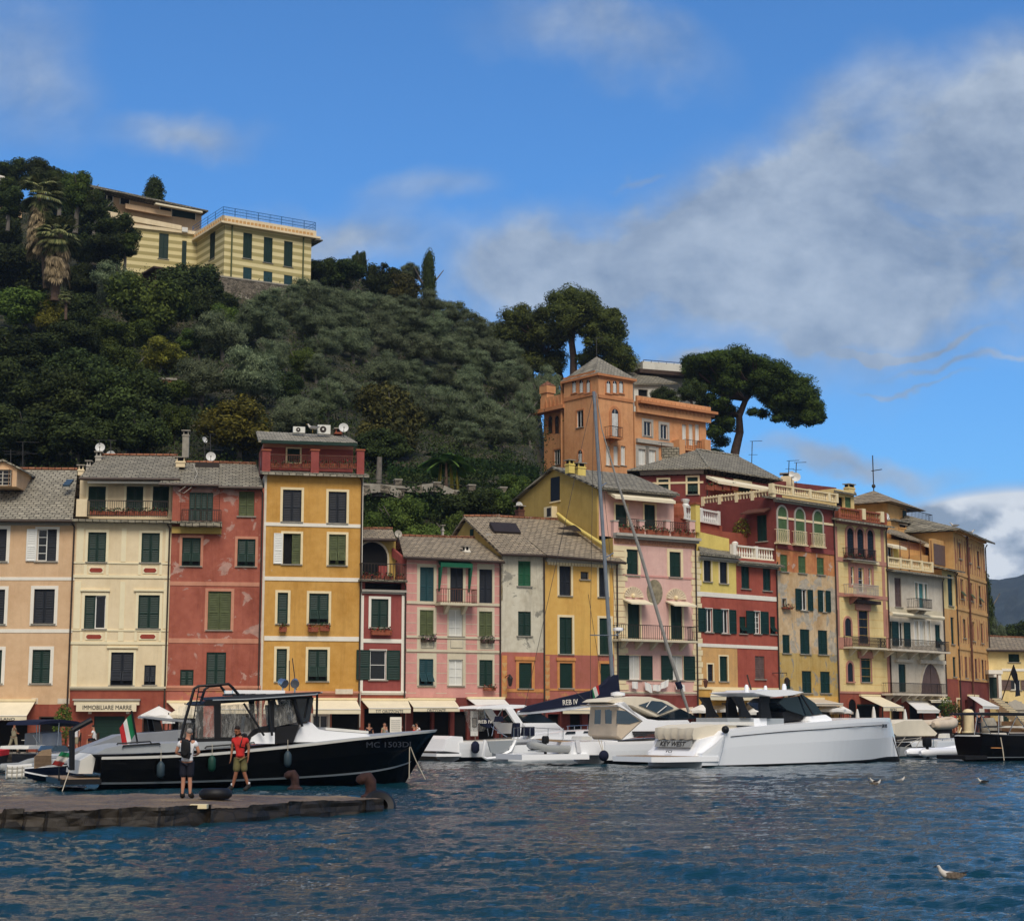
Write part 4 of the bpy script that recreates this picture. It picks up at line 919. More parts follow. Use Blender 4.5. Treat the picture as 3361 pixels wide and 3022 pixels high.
for x,y in((1145,1545),(1572,1565)):
 c_=h.f.P('B1',x,y,0);r_=h.f.P('B1',x+95,y,0).x-c_.x;g=MB();n=11
 for i in range(n):
  a0,a1=math.pi*i/n,math.pi*(i+.8)/n
  g.ext([(c_.x+.25*math.cos(a0),-.03,c_.z+.2*math.sin(a0)),(c_.x+.25*math.cos(a1),-.03,c_.z+.2*math.sin(a1)),(c_.x+r_*math.cos(a1),-.14,c_.z+r_*.85*math.sin(a1)),(c_.x+r_*math.cos(a0),-.14,c_.z+r_*.85*math.sin(a0))],(0,.1,0),'shell')
 n=16;g.add([(c_.x+r_*1.05*math.cos(math.pi*i/n),-.02,c_.z+r_*.9*math.sin(math.pi*i/n))for i in range(n+1)],[tuple(range(n+1))],'shell');g.ball((c_.x,-.06,c_.z+.1),.15,'trim_cream',8)
 g.build('shell_relief',h.o);g=MB();g.ext([(c_.x-r_*1.1,-.05,c_.z-.15),(c_.x-r_*1.1,-1.0,c_.z-.45),(c_.x-r_*1.1,-1.0,c_.z-.55),(c_.x-r_*1.1,-.05,c_.z-.22)],(r_*2.3,0,0),'canvas');g.build('door_awning',h.o)
c_=h.f.P('B1',1360,1495);g=MB();n=24;ru=h.f.P('B1',1438,1495).x-c_.x;rv=c_.z-h.f.P('B1',1360,1622).z
g.ext([(c_.x+ru*math.cos(2*math.pi*i/n),-.03,c_.z+rv*math.sin(2*math.pi*i/n))for i in range(n)],(0,.03,0),'fresco');g.build('oval_fresco',h.o)
# terrace and upper storey, set back
h.cornice('B1',(950,985,1785,935),'trim_grey',.45,name='eave')
zt=h.f.P('B1',1300,925,-.2).z
for a,b in((955,1000),(1212,1260),(1478,1515),(1712,1765)):
 u0,v0,u1,v1=h.f.rect('B1',(a,925,b,790),0);s_=MB();s_.box(u0,.0,zt-.3,u1,.35,v1,'pink2');s_.box(u0-.04,-.04,v1,u1+.04,.39,v1+.08,'trim_grey');s_.build('terrace_pillar',h.o)
h.rail('B1',(1000,905,1712,785),.15,.3,slab=None,sides=False,sp=.15,fancy=True)
for a in(1015,1090,1160,1280,1345,1410,1530,1600,1665):c_=h.f.P('B1',a,900,-.2);flowerbox(h.o,c_.x,c_.x+.75,-.25,zt+.02,.32)
q=h.panel('B1',(772,960,1552,495),'pink2',2.2,7,side='olive_ochre');q.win('B1',970,625,1085,850,'s','green_dk','trim_cream',.12,False).win('B1',1258,625,1365,870,'s','green_dk','trim_cream',.12,False)
h.cornice('B1',(775,520,1560,470),'trim_grey',.3,2.2)
s_=MB();a,b=h.f.P('B1',900,525,2.0),h.f.P('B1',1500,580,2.0);s_.ext([(a.x,2.1,b.z+.25),(a.x,1.2,b.z-.15),(a.x,1.2,b.z-.35),(a.x,2.1,b.z+.1)],(b.x-a.x,0,0),'canvas');s_.build('awning',h.o)
# gable: side plane of the upper storey
ug=q.r[0];F1=h.f.S('B1',790,470,ug);AP=h.f.S('B1',375,268,ug);BK=h.f.S('B1',0,585,ug);zb=h.f.P('B1',1300,1100).z
s_=MB();s_.ext([(ug-.04,F1.y,zb-4),(ug-.04,F1.y,F1.z),(ug-.04,AP.y,AP.z),(ug-.04,BK.y,BK.z),(ug-.04,BK.y,zb-4)],(.15,0,0),'olive_ochre');s_.build('gable',h.o)
uE=h.f.P('B1',1595,525,F1.y-.3).x;s_=MB();o_=.35
s_.ext([(ug-o_,F1.y-.5,F1.z-.05),(uE,F1.y-.5,F1.z-.05),(uE,AP.y,AP.z),(ug-o_,AP.y,AP.z)],(0,0,.14),'slate_b');s_.ext([(ug-o_,AP.y,AP.z),(uE,AP.y,AP.z),(uE,BK.y+.3,BK.z-.1),(ug-o_,BK.y+.3,BK.z-.1)],(0,0,.14),'slate_b');s_.build('roof',h.o)
c_=h.f.S('B1',372,470,ug-.05);s_=MB();s_.box(ug-.08,c_.y-.55,c_.z-.85,ug-.042,c_.y+.55,c_.z+.85,'navy');s_.box(ug-.12,c_.y-.65,c_.z-.95,ug-.042,c_.y+.65,c_.z-.86,'trim_cream');s_.build('window',h.o)
c_=h.f.S('B1',350,705,ug-.05);s_=MB();s_.box(ug-.5,c_.y-.5,c_.z-.4,ug-.045,c_.y+.5,c_.z+.4,'trim_cream');s_.box(ug-.52,c_.y-.4,c_.z-.3,ug-.501,c_.y+.1,c_.z+.3,'letter_dk');s_.build('air_conditioner',h.o)
for X0,Y0,X1,Y1 in((510,310,565,215),(600,365,675,245)):h.chimney('B1',(X0,Y0,X1,Y1),AP.y*.6+.6,'lemon')
g=MB();g.tube([h.f.S('B1',395,715,ug-.3),h.f.S('B1',500,800,ug-.3),h.f.P('B1',860,1030,.3)],.12,'lemon',8);g.build('gutter_pipe',h.o)
# laundry
g=MB();ln=[h.f.P('B2',x,y,-.25)for x,y in((1120,866),(1260,860),(1300,890),(1380,902),(1460,888),(1500,866),(1660,872))];g.tube(ln,.01,'wire',4);lo=g.build('washing_line',h.o)
for x0,x1,y0,y1,tl in((1131,1194,868,938,0),(1256,1328,868,955,.06),(1337,1414,898,962,0),(1422,1500,880,950,-.08),(1568,1654,876,945,.05)):
 a,b=h.f.P('B2',x0,y0,-.25),h.f.P('B2',x1,y1,-.25);g=MB();n=6;rs=[]
 for i in range(n+1):s=i/n;x=a.x+(b.x-a.x)*s;y=-.27-.03*math.sin(9*s+x);z=a.z-tl*3*s;rs.append([(x,y,z),(x+tl,y-.03,z-(a.z-b.z)*(1-.06*math.sin(7*s)))])
 for i in range(n):g.quad(rs[i][0],rs[i+1][0],rs[i+1][1],rs[i][1],'canvas_wh')
 tag(g.build('white_cloth',None,h.f.M),'white cloth hanging on the line under the pink house, %s from the left'%('first','second','third','fourth','fifth')[int((x0>1200)+(x0>1330)+(x0>1420)+(x0>1560))],'laundry','laundry on the line')
h.finish()
# 10 yellow and red house -----------------------------------------------------------------
h=House('yellow_red_house','narrow house painted half lemon and half red with a white balustrade above its eave',HF(2287,2552))
L=h.f.L;p=h.panel(uv=(0,-.6,L,h.f.P('B3',660,1150).z),mat='lemon',depth=4)
um=h.f.P('B3',656,1350).x;ub=h.f.P('B4',672,700).x
p.zones+=[((um,p.r[1],L,p.r[3]),'red2')]
p.zone('B4',230,2000,1100,20,'red2').zone('B4',230,930,670,520,'apricot').zone('B4',230,2000,1100,925,'ochre_lt')
p.band('B3',255,1560,1060,1515,'trim_white',.04).band('B4',255,535,1075,502,'trim_white',.04).band('B4',255,950,1080,925,'trim_cream',.08)
k=0;vz=h.f.P('B4',270,900).z;vt=h.f.P('B3',270,1120).z
while vz<vt:p.dec.box(0,-.035,vz,.5 if k%2 else .36,.004,vz+.36,'trim_cream');vz+=.4;k+=1
for x0,y0,x1,y1 in((330,1145,405,1388),(490,1168,567,1408)):p.win('B3',x0,y0,x1,y1,c='navy',sur='trim_cream',sw=.12)
for x0,y0,x1,y1 in((708,1235,788,1460),(923,1260,1000,1480)):p.win('B3',x0,y0,x1,y1,c='green_dk',sur=None)
p.win('B4',345,140,418,375,'o','green_dk','trim_white',.04,mull=(2,1),sides='LR',lw=.72).win('B4',508,150,580,388,'o','green_dk','trim_white',.04,mull=(2,1),lw=.72)
p.win('B4',690,222,755,390,'f','green_dk',None).win('B4',833,168,893,392,'o','green_dk','trim_white',.03,mull=(2,4),lw=.85).win('B4',994,222,1048,395,'f','green_dk',None)
p.win('B4',370,696,425,862,c='navy',sur='trim_cream',sw=.1,one=2).win('B4',490,616,570,865,c='green_dk',sur='trim_cream',sw=.1).win('B4',845,615,940,843,c='brownsh',sur=None)
h.cornice('B3',(275,1190,655,1155),'trim_grey',.3);h.cornice('B3',(660,1250,1060,1205),'trim_grey',.3)
a=h.f.P('B3',655,1165,-.5);b=h.f.P('B3',1105,1205,-.5);bal=h.f.P('B3',1000,1185,0).z
h.slab([Vector((-.1,-.5,p.r[3]+.02)),Vector((um,-.5,p.r[3]-.0)),h.f.P('B3',560,1060,2.5),h.f.P('B3',270,1000,2.5)],.14,'slate_b')
h.slab([(um-.1,-.55,p.r[3]-.35),(L+.3,-.55,p.r[3]-.35),(L+.3,.6,p.r[3]+.0),(um-.1,.6,p.r[3]+.0)],.14,'slate_b','eave')
h.balus('B3',(625,1170,1045,1045),.3,'trim_white',piers=(0,.52,1));a=h.f.P('B3',645,1040,.3);g=MB();g.lathe([(.12,0),(.06,.1),(.2,.3),(.24,.5),(.1,.6)],(a.x,.3,a.z-.25),'trim_white',10);g.build('stone_urn',h.o)
w=h.f.P('B3',255,890,1.5);w2=h.f.P('B3',575,965,1.5);g=MB();g.ext([(w.x,1.4,w.z-4),(w.x,1.4,w.z),(w2.x,1.4,w2.z),(w2.x,1.4,w.z-4)],(0,.3,0),'lemon');g.build('parapet',h.o)
g=MB();u0,v0,u1,v1=h.f.rect('B3',(245,900,286,625),1.3);g.box(u0,1.2,v0,u1,1.7,v1,'lemon');g.box(u0-.06,1.15,v1,u1+.06,1.75,v1+.15,'terracotta');g.build('chimney',h.o)
a=h.f.P('B4',280,850,0);b=h.f.P('B4',352,890,-.8);g=MB();g.tube([(a.x,-.02,a.z),(b.x,-.8,a.z+.05),(b.x,-.8,b.z+.3)],.03,'iron_rust',5);g.lathe([(.04,b.z+.35),(.17,b.z+.2),(.1,b.z-.2),(.04,b.z-.26)],(b.x,-.8,0),'iron_rust',6);g.build('wall_lantern',h.o)
h.awning('B4',420,960,900,400,900,1010,1050,1.5);p.win('B4',320,1060,380,2000,'void',sur=None,sill=False,name='doorway').win('B4',520,1080,640,2000,'void',sur=None,sill=False,name='doorway').win('B4',760,1080,960,2000,'void',sur=None,sill=False,name='doorway')
h.panel('B3',(262,1180,1045,905),'rust_red',2.6,2)
h.finish()

# 12 mottled house with three arched windows, and its dark red side ---------------------------
h=House('mottled_house','peeling mottled house whose dark red top storey has three arched windows',HF(2552,2745))
L=h.f.L;p=h.panel(uv=(0,-.6,L,h.f.P('B3',1350,615).z),mat='mottled',depth=12,side='darkred')
p.zone('B3',1000,1062,1700,500,'darkred').zone('B3',1000,1310,1700,1090,'mottled_or').zone('B4',1000,2000,1720,590,'mottled_lo').zone('B4',1000,2000,1720,1010,'ochre_lt')
p.band('B3',1065,1095,1650,1050,'crimson',.06).band('B3',1065,800,1640,778,'trim_cream',.05)
for x0,y0,x1,y1 in((1068,645,1157,1000),(1243,668,1332,1020),(1425,690,1512,1040)):p.win('B3',x0,y0,x1,y1,'arch','moss','trim_grey',.14,flat=True)
for x0,y0,x1,y1 in((1070,1005,1208,872),(1242,1022,1382,892),(1422,1042,1562,912)):h.rail('B3',(x0+8,y0,x1-22,y1),.35,0,mat='trim_cream',slab='trim_cream',sp=.2,slabh=.08,fancy=True)
for x0,y0,x1,y1 in((1095,1122,1168,1290),(1275,1138,1350,1305),(1460,1152,1532,1320)):p.win('B3',x0,y0,x1,y1,c='moss',sur=None)
p.win('B3',1296,1466,1362,1675,'o','green_dk',None,mull=(2,1),lw=.62).win('B3',1514,1478,1542,1690,'o','green_dk',None,mull=(1,1),lw=.58).win('B3',1112,1560,1152,1642,'g',mull=(1,1),fr='trim_grey',sur='trim_grey',sw=.08)
for x0,y0,x1,y1 in((1118,402,1192,585),(1293,348,1390,592),(1472,358,1567,598),(1135,850,1198,940),(1312,762,1408,980),(1495,768,1592,982)):p.win('B4',x0,y0,x1,y1,c='green_dk',sur=None)
h.cornice('B3',(1030,640,1655,600),'trim_grey',.3);zt=p.r[3]
h.slab([(-.5,-.5,zt+.05),(L+.1,-.5,zt+.05),(L+.1,.8,zt+.3),(-.5,.8,zt+.3)],.14,'slate_b','eave')
h.balus('B3',(1010,560,1645,470),.25,'trim_cream',piers=(0,.3,.57,.87,1))
u0,v0,u1,v1=h.f.rect('B3',(1105,1665,1190,1640));flowerbox(h.o,u0,u1,-.2,v0,.15)
# left side wall
p.noleft=True;sf=h.f.side(0,12.2);q=h.panel(f=sf,uv=(0,-.6,sf.L,zt),mat='darkred',back=-.012)
q.win('B3',862,727,960,990,c='green_dk',sur=None)
a=sf.P('B3',770,690,0);b=sf.P('B3',1005,665,0);g=MB();g.ext([(a.x,0,a.z+.1),(b.x,0,a.z+.1),(b.x,-.9,a.z-.25),(a.x,-.9,a.z-.25)],(0,0,-.1),'iron_rust');g.build('door_hood',h.o,h.f.M.inverted()@sf.M)
# balustrade over the side wall: white turned balusters
za=h.f.P('B3',1010,560,.25).z;zb=h.f.P('B3',1010,470,.25).z;g=MB();BL=h.f.S('B3',335,540,.15).y;g.box(.03,.3,za,.27,BL,za+.15,'trim_cream');g.box(.01,.3,zb-.13,.29,BL,zb,'trim_cream');n=int(BL/.3)
for k in range(n):g.lathe([(.05,za+.15),(.085,za+.45),(.035,za+.75),(.06,zb-.13)],(.15,.35+(BL-.4)*k/n,0),'trim_cream',6)
for k in(0,.27,.5,.75,1):y=.3+(BL-.3)*k;g.box(-.02,y-.15,za,.32,y+.15,zb+.04,'trim_cream')
g.build('balustrade',h.o)
g=MB();g.box(-.0,.4,zt-.02,L,BL,zt+.28,'darkred');g.build('terrace',h.o)
h.awning('B4',1345,1040,1520,1430,1720,1085,1110,2.2,mat='canvas_beige');p.win('B4',1200,1100,1330,2000,'void',sur=None,sill=False,name='doorway').win('B4',1420,1100,1640,2000,'void',sur=None,sill=False,name='doorway')
g=MB();c_=h.f.P('B4',1162,880,-.6);g.tube([(c_.x-.9,-.02,c_.z+.7),(c_.x,-.6,c_.z+.7),(c_.x,-.6,c_.z+.5)],.03,'iron',5);g.lathe([(.04,c_.z+.4),(.17,c_.z+.28),(.1,c_.z-.15),(.04,c_.z-.22)],(c_.x,-.6,0),'iron',6);g.build('wall_lantern',h.o)
h.finish()

# 11 dark red villa with hipped roof, behind ----------------------------------------------------
f=Frame(2085,134,2325,133,8,1570);h=House('dark_red_villa','dark red villa with a low hipped slate roof rising behind the white balustrades',f)
L=f.L;p=h.panel(uv=(0,0,L,f.P('B3',200,330).z),mat='darkred',depth=9)
p.band('B3',-400,420,330,400,'trim_cream',.05).win('B3',172,352,275,522,'f','green_dk','trim_cream').win('B1',1400,375,1500,600,'f','green_dk','trim_cream')
z0=p.r[3];h.cornice('B3',(-300,325,330,290),'trim_grey',.3)
ap=f.P('B3',265,92,4.5);e1=f.P('B3',385,272,-.6);e0=Vector((-.6,-.6,e1.z));ur=f.P('B3',1060,378,6.5)
sr=Frame(2325,133,2546,139.5,8,1570);Mr=f.M.inverted()@sr.M;s1=Mr@Vector((sr.L,0,0));s1.z=e1.z+.05
rd=Vector((ap.x+(s1.x-L)*.62,ap.y+(s1.y)*.62,ap.z+.1))
g=MB();g.ext([e0,e1,ap],(0,0,.12),'slate_b');g.ext([e1,s1+Vector((.6,0,0)),rd,ap],(0,0,.12),'slate_b');g.ext([s1+Vector((.6,0,0)),s1+Vector((-6,8,0)),rd],(0,0,.12),'slate_b')
g.ext([e0,ap,(-1.5,9,e1.z)],(0,0,.1),'slate_b');g.ext([ap,rd,s1+Vector((-6,8,0)),(-1.5,9,e1.z)],(0,0,.1),'slate_b');r=g.build('roof',h.o);g=MB();g.tube([e1+Vector((0,0,.12)),ap+Vector((0,0,.12))],.13,'slate_a',6);g.tube([ap+Vector((0,0,.12)),rd+Vector((0,0,.12))],.13,'slate_a',6);g.build('ridge_tiles',r)
q=h.panel(f=sr,uv=(0,0,sr.L,z0),mat='darkred');q.win('B3',430,370,530,470,'g',mull=(2,1),sur='trim_cream',sill=False).win('B3',640,400,800,500,'s','green_dk','trim_cream',sill=False)
a=sr.P('B3',385,330,-.4);b=sr.P('B3',985,410,-.4);g=MB();g.ext([(a.x,-.1,a.z),(b.x,-.1,a.z-.1),(b.x,-1.3,a.z-.55),(a.x,-1.3,a.z-.55)],(0,0,-.22),'canvas');g.build('awning',h.o,Mr)
for px,c in((2325,'moss'),(2350,'iron_rust'),(2378,'iron_rust'),(2405,'moss')):
 a=sr.P('S',px,1605,-.9);flowerbox(h.o,a.x-.4,a.x+.5,-1.0,a.z-.1,.4,Mx=Mr)
h.dish('B1',1553,128,40,3.5,foot=220);g=MB();a=f.P('B1',1435,190,3);g.box(a.x,2.8,a.z-.8,a.x+1.4,3.6,a.z+1.1,'slate_b');g.build('chimney',h.o)
h.antenna('B1',1430,150,10,3.2,((0,.9),(.3,1.4)))
# wing towards the tall houses
g=MB();wa=at(2535,1575,150);wb=at(2745,1600,160);I=f.M.inverted();A,B=I@wa,I@wb
g.ext([(A.x,A.y,0),(A.x,A.y,A.z),(B.x,B.y,B.z),(B.x,B.y,0)],(-3,5,0),'darkred');g.build('wing',h.o)
for px,py,Y in((2592,1590,152),):
 a=I@at(px,py,Y);g=MB();g.box(a.x-.8,a.y,a.z-1,a.x+.4,a.y+.8,a.z+.8,'cream');g.box(a.x-.9,a.y-.1,a.z+1.0,a.x+.5,a.y+.9,a.z+1.1,'stone_slab');g.box(a.x-.6,a.y+.1,a.z+.8,a.x+.2,a.y+.7,a.z+1.0,'dark');g.build('chimney',h.o)
for px,py,r_ in((2613,1566,.42),(2598,1556,.28)):
 a=I@at(px,py,151);g=MB();g.lathe([(.02,-.1),(r_*.6,-.05),(r_,.04),(r_,.06),(.02,-.06)],(0,0,0),'dish',16);d_=g.build('satellite_dish',h.o,Matrix.Translation(a)@Matrix.Rotation(R(80),4,'X'),True);g=MB();g.tube([(a.x,a.y+.1,a.z-1.3),(a.x,a.y+.1,a.z)],.03,'wire',5);g.build('mast',h.o)
for px,y0,y1,Y in((2588,1560,1512,151),(2612,1560,1518,152),(2467,1528,1448,150)):
 a=I@at(px,y0,Y);b=I@at(px+2,y1,Y);g=MB();g.tube([a,b],.04,'wire',5);g.tube([b-Vector((.2,0,0)),b+Vector((.9,.3,.06))],.025,'wire',4);g.tube([a.lerp(b,.45)-Vector((.3,0,0)),a.lerp(b,.45)+Vector((.5,.1,.0))],.02,'wire',4);g.build('antenna',h.o)
h.finish()
# white corner balustrade standing on the pink house's neighbour
f=Frame(2238,119,2356,123,15);h=House('terrace_parapet','small white balustrade with pots on the terrace between the pink and the dark red houses',f,'parapet')
h.balus('B3',(130,800,470,665),0,'white_p',piers=(0,.48,1));u0,v0,u1,v1=f.rect('B3',(120,900,500,800));g=MB();g.box(u0-1.4,.02,v0-6,u1+.3,4,v1,'rust_red');g.build('base',h.o)
a=f.P('B3',150,645,0);g=MB();g.lathe([(.3,0),(.34,.15),(.2,.3),(.28,.45),(.33,.62),(.2,.66)],(a.x,0,a.z-.1),'white_p',12);g.build('stone_urn',h.o)
u0,v0,u1,v1=f.rect('B3',(48,770,122,615),.3);g=MB();g.lathe([(.5,v0),(.55,v0+.3),(.5,v1-.3),(.36,v1),(.42,v1+.12)],((u0+u1)/2,.4,0),'terracotta',12);g.build('chimney_pot',h.o)
h.finish()

# 13 frescoed pale yellow house -------------------------------------------------------------------
h=House('frescoed_yellow_house','pale yellow house with trios of narrow arched windows in rose frames and a terracotta balustrade',HF(2745,2916))
L=h.f.L;p=h.panel(uv=(0,-.6,L,h.f.P('B5',220,665).z),mat='paleyel',depth=11)
p.zone('B6',-60,2000,500,835,'rust_red')
for t,a,b in(('B5',1062,1020),('B5',1405,1368),('B6',400,378),('B6',835,815)):p.band(t,-60,a,500,b,'roseband',.05)
p.band('B6',-60,380,112,275,'roseband',.025).band('B5',-60,1780,-25,690,'roseband',.03).band('B5',410,1780,438,720,'roseband',.03).band('B6',-60,815,-20,0,'roseband',.03).band('B6',455,815,490,0,'roseband',.03)
for k in range(30):z=.9+k*.62;(z<p.r[3]-.5 and z>h.f.P('B6',200,800).z)and p.dec.box(.7,-.006,z,L-.7,.004,z+.02,'ochre_lt')
for x0,y0,x1,y1 in((57,705,124,1008),(158,715,222,1018),(259,727,322,1028)):p.win('B5',x0,y0,x1,y1,'arch','dark','roseband',.2,fr='navy')
for x0,x1,y0,y1 in((60,145,1010,905),(160,248,1020,915),(262,350,1032,925)):h.rail('B5',(x0,y0,x1,y1),.4,0,slab='stone_slab',slabh=.08,pots=1)
for x0,y0,x1,y1 in((97,1092,131,1270),(172,1098,228,1345),(273,1103,304,1275)):p.win('B5',x0,y0,x1,y1,'g',mull=(1,2),sur='roseband',sw=.3,sill=False)
p.win('B5',178,1525,270,1860,c='navy',sur='roseband',sill=False);p.win('B6',200,486,297,720,c='green_dk',sur='roseband')
p.band('B5',140,1525,288,1465,'roseband',.12).band('B6',165,485,310,418,'roseband',.12)
p.win('B5',35,1600,98,1778,'arch','navy','roseband',.16).win('B6',62,527,116,716,'arch','navy','roseband',.16,sillm='roseband').win('B6',75,890,150,1400,'arch','dark','rust_red',.1,flat=True)
g=MB();u0,v0,u1,v1=h.f.rect('B5',(110,1462,345,1428));g.box(u0,-.5,v0,u1,.0,v1,'wood_dk');g.build('rolled_awning',h.o)
g=MB();u0,v0,u1,v1=h.f.rect('B5',(90,1060,350,1032));g.box(u0,-.3,v0,u1,.0,v1,'trim_cream');g.build('hood',h.o)
h.rail('B5',(125,1375,375,1270),.9,0,mat='trim_grey',slab='roseband',brackets=2,fancy=True);h.rail('B6',(115,375,450,278),.8,0,mat='iron',slab='beige',brackets=3,fancy=True)
zt=p.r[3];h.cornice('B5',(-50,690,440,655),'roseband',.3);h.slab([(-.3,-.7,zt),(L+.2,-.7,zt),(L+.2,.6,zt+.3),(-.3,.6,zt+.3)],.14,'slate_b','eave')
h.balus('B5',(-30,640,430,530),.2,'terracotta',piers=(0,.45,1));u0,v0,u1,v1=h.f.rect('B5',(385,650,425,545),.15);g=MB()
for x in(u0-2.6,u0):g.box(x,.0,v0,x+.45,.5,v1,'trim_cream')
g.build('pillar',h.o)
q=h.panel('B3',(1640,660,1830,480),'paleyel',1.8,5);q.win('B3',1655,545,1738,650,'void',sur=None,sill=False).win('B3',1740,550,1800,655,c='moss',sur=None,sill=False)
h.slab([h.f.P('B3',1630,480,1.5),h.f.P('B3',1855,520,1.5),h.f.P('B3',1850,500,4),h.f.P('B3',1630,470,4)],.14,'slate_b');h.chimney('B5',(80,340,140,300),2.8,'paleyel')
h.dish('B5',460,592,38,.4,foot=650)
h.awning('B6',190,858,380,425,625,968,1008,2.4,text='EXCELS',tx=(490,552,975,1002));p.win('B6',160,955,420,1600,'void',sur='green_dk',sw=.1,sill=False,name='doorway')
h.finish()

# 14 white house with long balconies -------------------------------------------------------------------
h=House('off_white_house','off white house with long iron balconies and a great pointed brown arch',HF(2916,3096))
L=h.f.L;p=h.panel(uv=(0,-.6,L,h.f.P('B5',700,1160).z),mat='offwhite',depth=11)
p.zone('B6',480,2000,1090,880,'rust_red').band('B5',470,1560,1020,1515,'beige',.03).band('B6',490,490,1050,425,'beige',.03)
p.win('B5',537,1202,602,1490,c='brownsh',sur=None).win('B5',738,1250,763,1410,'g',mull=(1,1),fr='teal_lt',g='glass_bl',sur='trim_white',sw=.1,sill=False).win('B5',776,1258,820,1508,c='teal_lt',sur='trim_white',sw=.1,sill=False,one=2).win('B5',834,1264,858,1420,'g',mull=(1,1),fr='teal_lt',g='glass_bl',sur='trim_white',sw=.1,sill=False)
h.rail('B5',(756,1505,905,1412),.9,0,slab='offwhite',brackets=2)
p.win('B5',568,1640,623,1880,'o','green_dk',None,mull=(2,1),lw=.95,sill=False).win('B5',478,1632,508,1800,c='green_dk',sur=None,sill=False,one=2)
for x0,x1 in((732,770),(785,838),(858,890)):p.win('B5',x0,1630,x1,1870,'g',mull=(2,1),sur='trim_white',sw=.12,sill=False,curtain=True)
p.win('B5',940,1668,990,1900,'f','green_dk',None,sill=False)
g=MB();a=h.f.P('B5',512,1560,-.5);b=h.f.P('B5',1030,1600,-.5);z=(a.z+b.z)/2;g.tube([(a.x,-.4,z),((a.x+b.x)/2,-.42,z),(b.x,-.4,z)],.16,'canvas',8);g.build('rolled_awning',h.o)
h.rail('B6',(500,405,1075,305),1.1,0,slab='offwhite',brackets=5,fancy=True,sp=.2)
p.win('B6',577,542,648,820,c='green_dk',sur=None,sill=False).win('B6',782,537,1002,862,'arch','brownsh','offwhite',.12,rise=1.9,fr='wood_dk')
p.band('B6',535,525,700,498,'offwhite',.25).band('B6',765,540,1015,505,'offwhite',.3)
h.rail('B6',(512,838,1045,735),.9,0,slab='offwhite',brackets=7,sp=.16)
zt=p.r[3];h.slab([(-.2,-.8,zt),(L+.5,-.8,zt),(L+.5,.6,zt+.3),(-.2,.6,zt+.3)],.14,'slate_b','eave');h.balus('B5',(452,1120,895,1020),.15,'trim_cream',piers=(0,.28,.52,.76,1))
q=h.panel('B5',(445,1160,1010,850),'tawny',2.4,5);q.win('B5',450,890,512,1050,'g',mull=(2,1),sur='trim_cream',sill=False).win('B5',842,895,940,980,c='brownsh',sur=None).zone('B5',515,1100,578,870,'lemon').band('B5',595,915,780,850,'frieze',.02).band('B5',600,1010,780,950,'apricot',.02)
h.slab([h.f.P('B5',440,735,2.0),h.f.P('B5',1025,905,2.0),h.f.P('B5',1010,830,6),h.f.P('B5',560,690,6)],.14,'slate_c');g=MB()
a,b=h.f.P('B5',440,850,2.2),h.f.P('B5',580,870,2.2);g.ext([(a.x,2.35,a.z),(b.x,2.35,a.z),(b.x,1.5,a.z-.3),(a.x,1.5,a.z-.3)],(0,0,-.2),'canvas');a,b=h.f.P('B5',815,850,2.2),h.f.P('B5',1030,895,2.2);g.ext([(a.x,2.35,a.z),(b.x,2.35,a.z),(b.x,1.5,a.z-.3),(a.x,1.5,a.z-.3)],(0,0,-.22),'canvas');g.build('awning',h.o)
for x in(585,675,790,895):g=MB();a=h.f.P('B5',x,830,.5);g.tube([(a.x,.5,zt+.3),(a.x,.5,a.z)],.035,'iron_rust',5);g.build('pergola_post',h.o)
h.chimney('B5',(580,760,655,700),4,'tawny',d=.9)
g=MB();u0,v0,u1,v1=h.f.rect('B5',(800,1160,1010,985),1.2);g.box(u0,1.2,v0,u1,2.3,v1,'tawny');g.build('stair_wall',h.o)
h.awning('B6',640,900,850,760,985,1000,1028,2.2,mat='canvas_wh',y0r=900);h.awning('B6',850,890,1060,900,1100,905,925,1.3,mat='canvas')
for a,b in((520,620),(700,820),(960,1040)):p.win('B6',a,960,b,1600,'void',sur='green_dk',sw=.1,sill=False,name='doorway')
h.finish()

plain('rosestripe',(158,104,78),.9,var=.15)
# 15 narrow pale strip and painted tawny palazzo --------------------------------------------------------
h=House('slim_pale_house','slim pale yellow house between the off white and the painted tawny houses',HF(3096,3140))
L=h.f.L;p=h.panel(uv=(-.0,-.4,L,h.f.P('B5',1070,1130).z),mat='paleyel',depth=9,side='tawny');p.zone('B6',1030,2000,1200,690,'rust_red').zone('B6',1030,690,1200,0,'tawny')
p.win('B5',1066,1170,1112,1478,c='green_dk',sur=None,one=2).win('B5',1092,1595,1124,1860,c='green_dk',sur='apricot',one=2).win('B6',1112,472,1142,668,c='green_dk',sur='apricot',one=2).win('B6',1165,895,1200,1400,'void',sur='trim_cream',sill=False,name='doorway')
zt=p.r[3];h.slab([(-.6,-.8,zt),(L+.2,-.8,zt),(L+.2,.6,zt+.35),(-.6,.6,zt+.35)],.14,'slate_b','eave');g=MB();g.box(0,.7,zt+.3,L,1.0,zt+2.6,'tawny');g.box(.2,.66,zt+.5,L-.4,.69,zt+2.2,'brownsh');g.build('parapet',h.o)
h.finish()
h=House('painted_tawny_palazzo','tall tawny palazzo with rows of painted rose panels at the far right of the row',HF(3138,3240,1.2))
L=h.f.L;z1=(h.f.P('B5',1290,810).z+h.f.P('B5',1130,745).z)/2;p=h.panel(uv=(0,-.4,L,z1),mat='tawny',depth=14)
p.zone('B6',1000,2000,1500,705,'darkred')
for t,a,b in(('B5',1210,1185),('B5',1545,1515),('B6',410,380),('B6',710,688)):p.band(t,1100,a,1460,b,'apricot',.08)
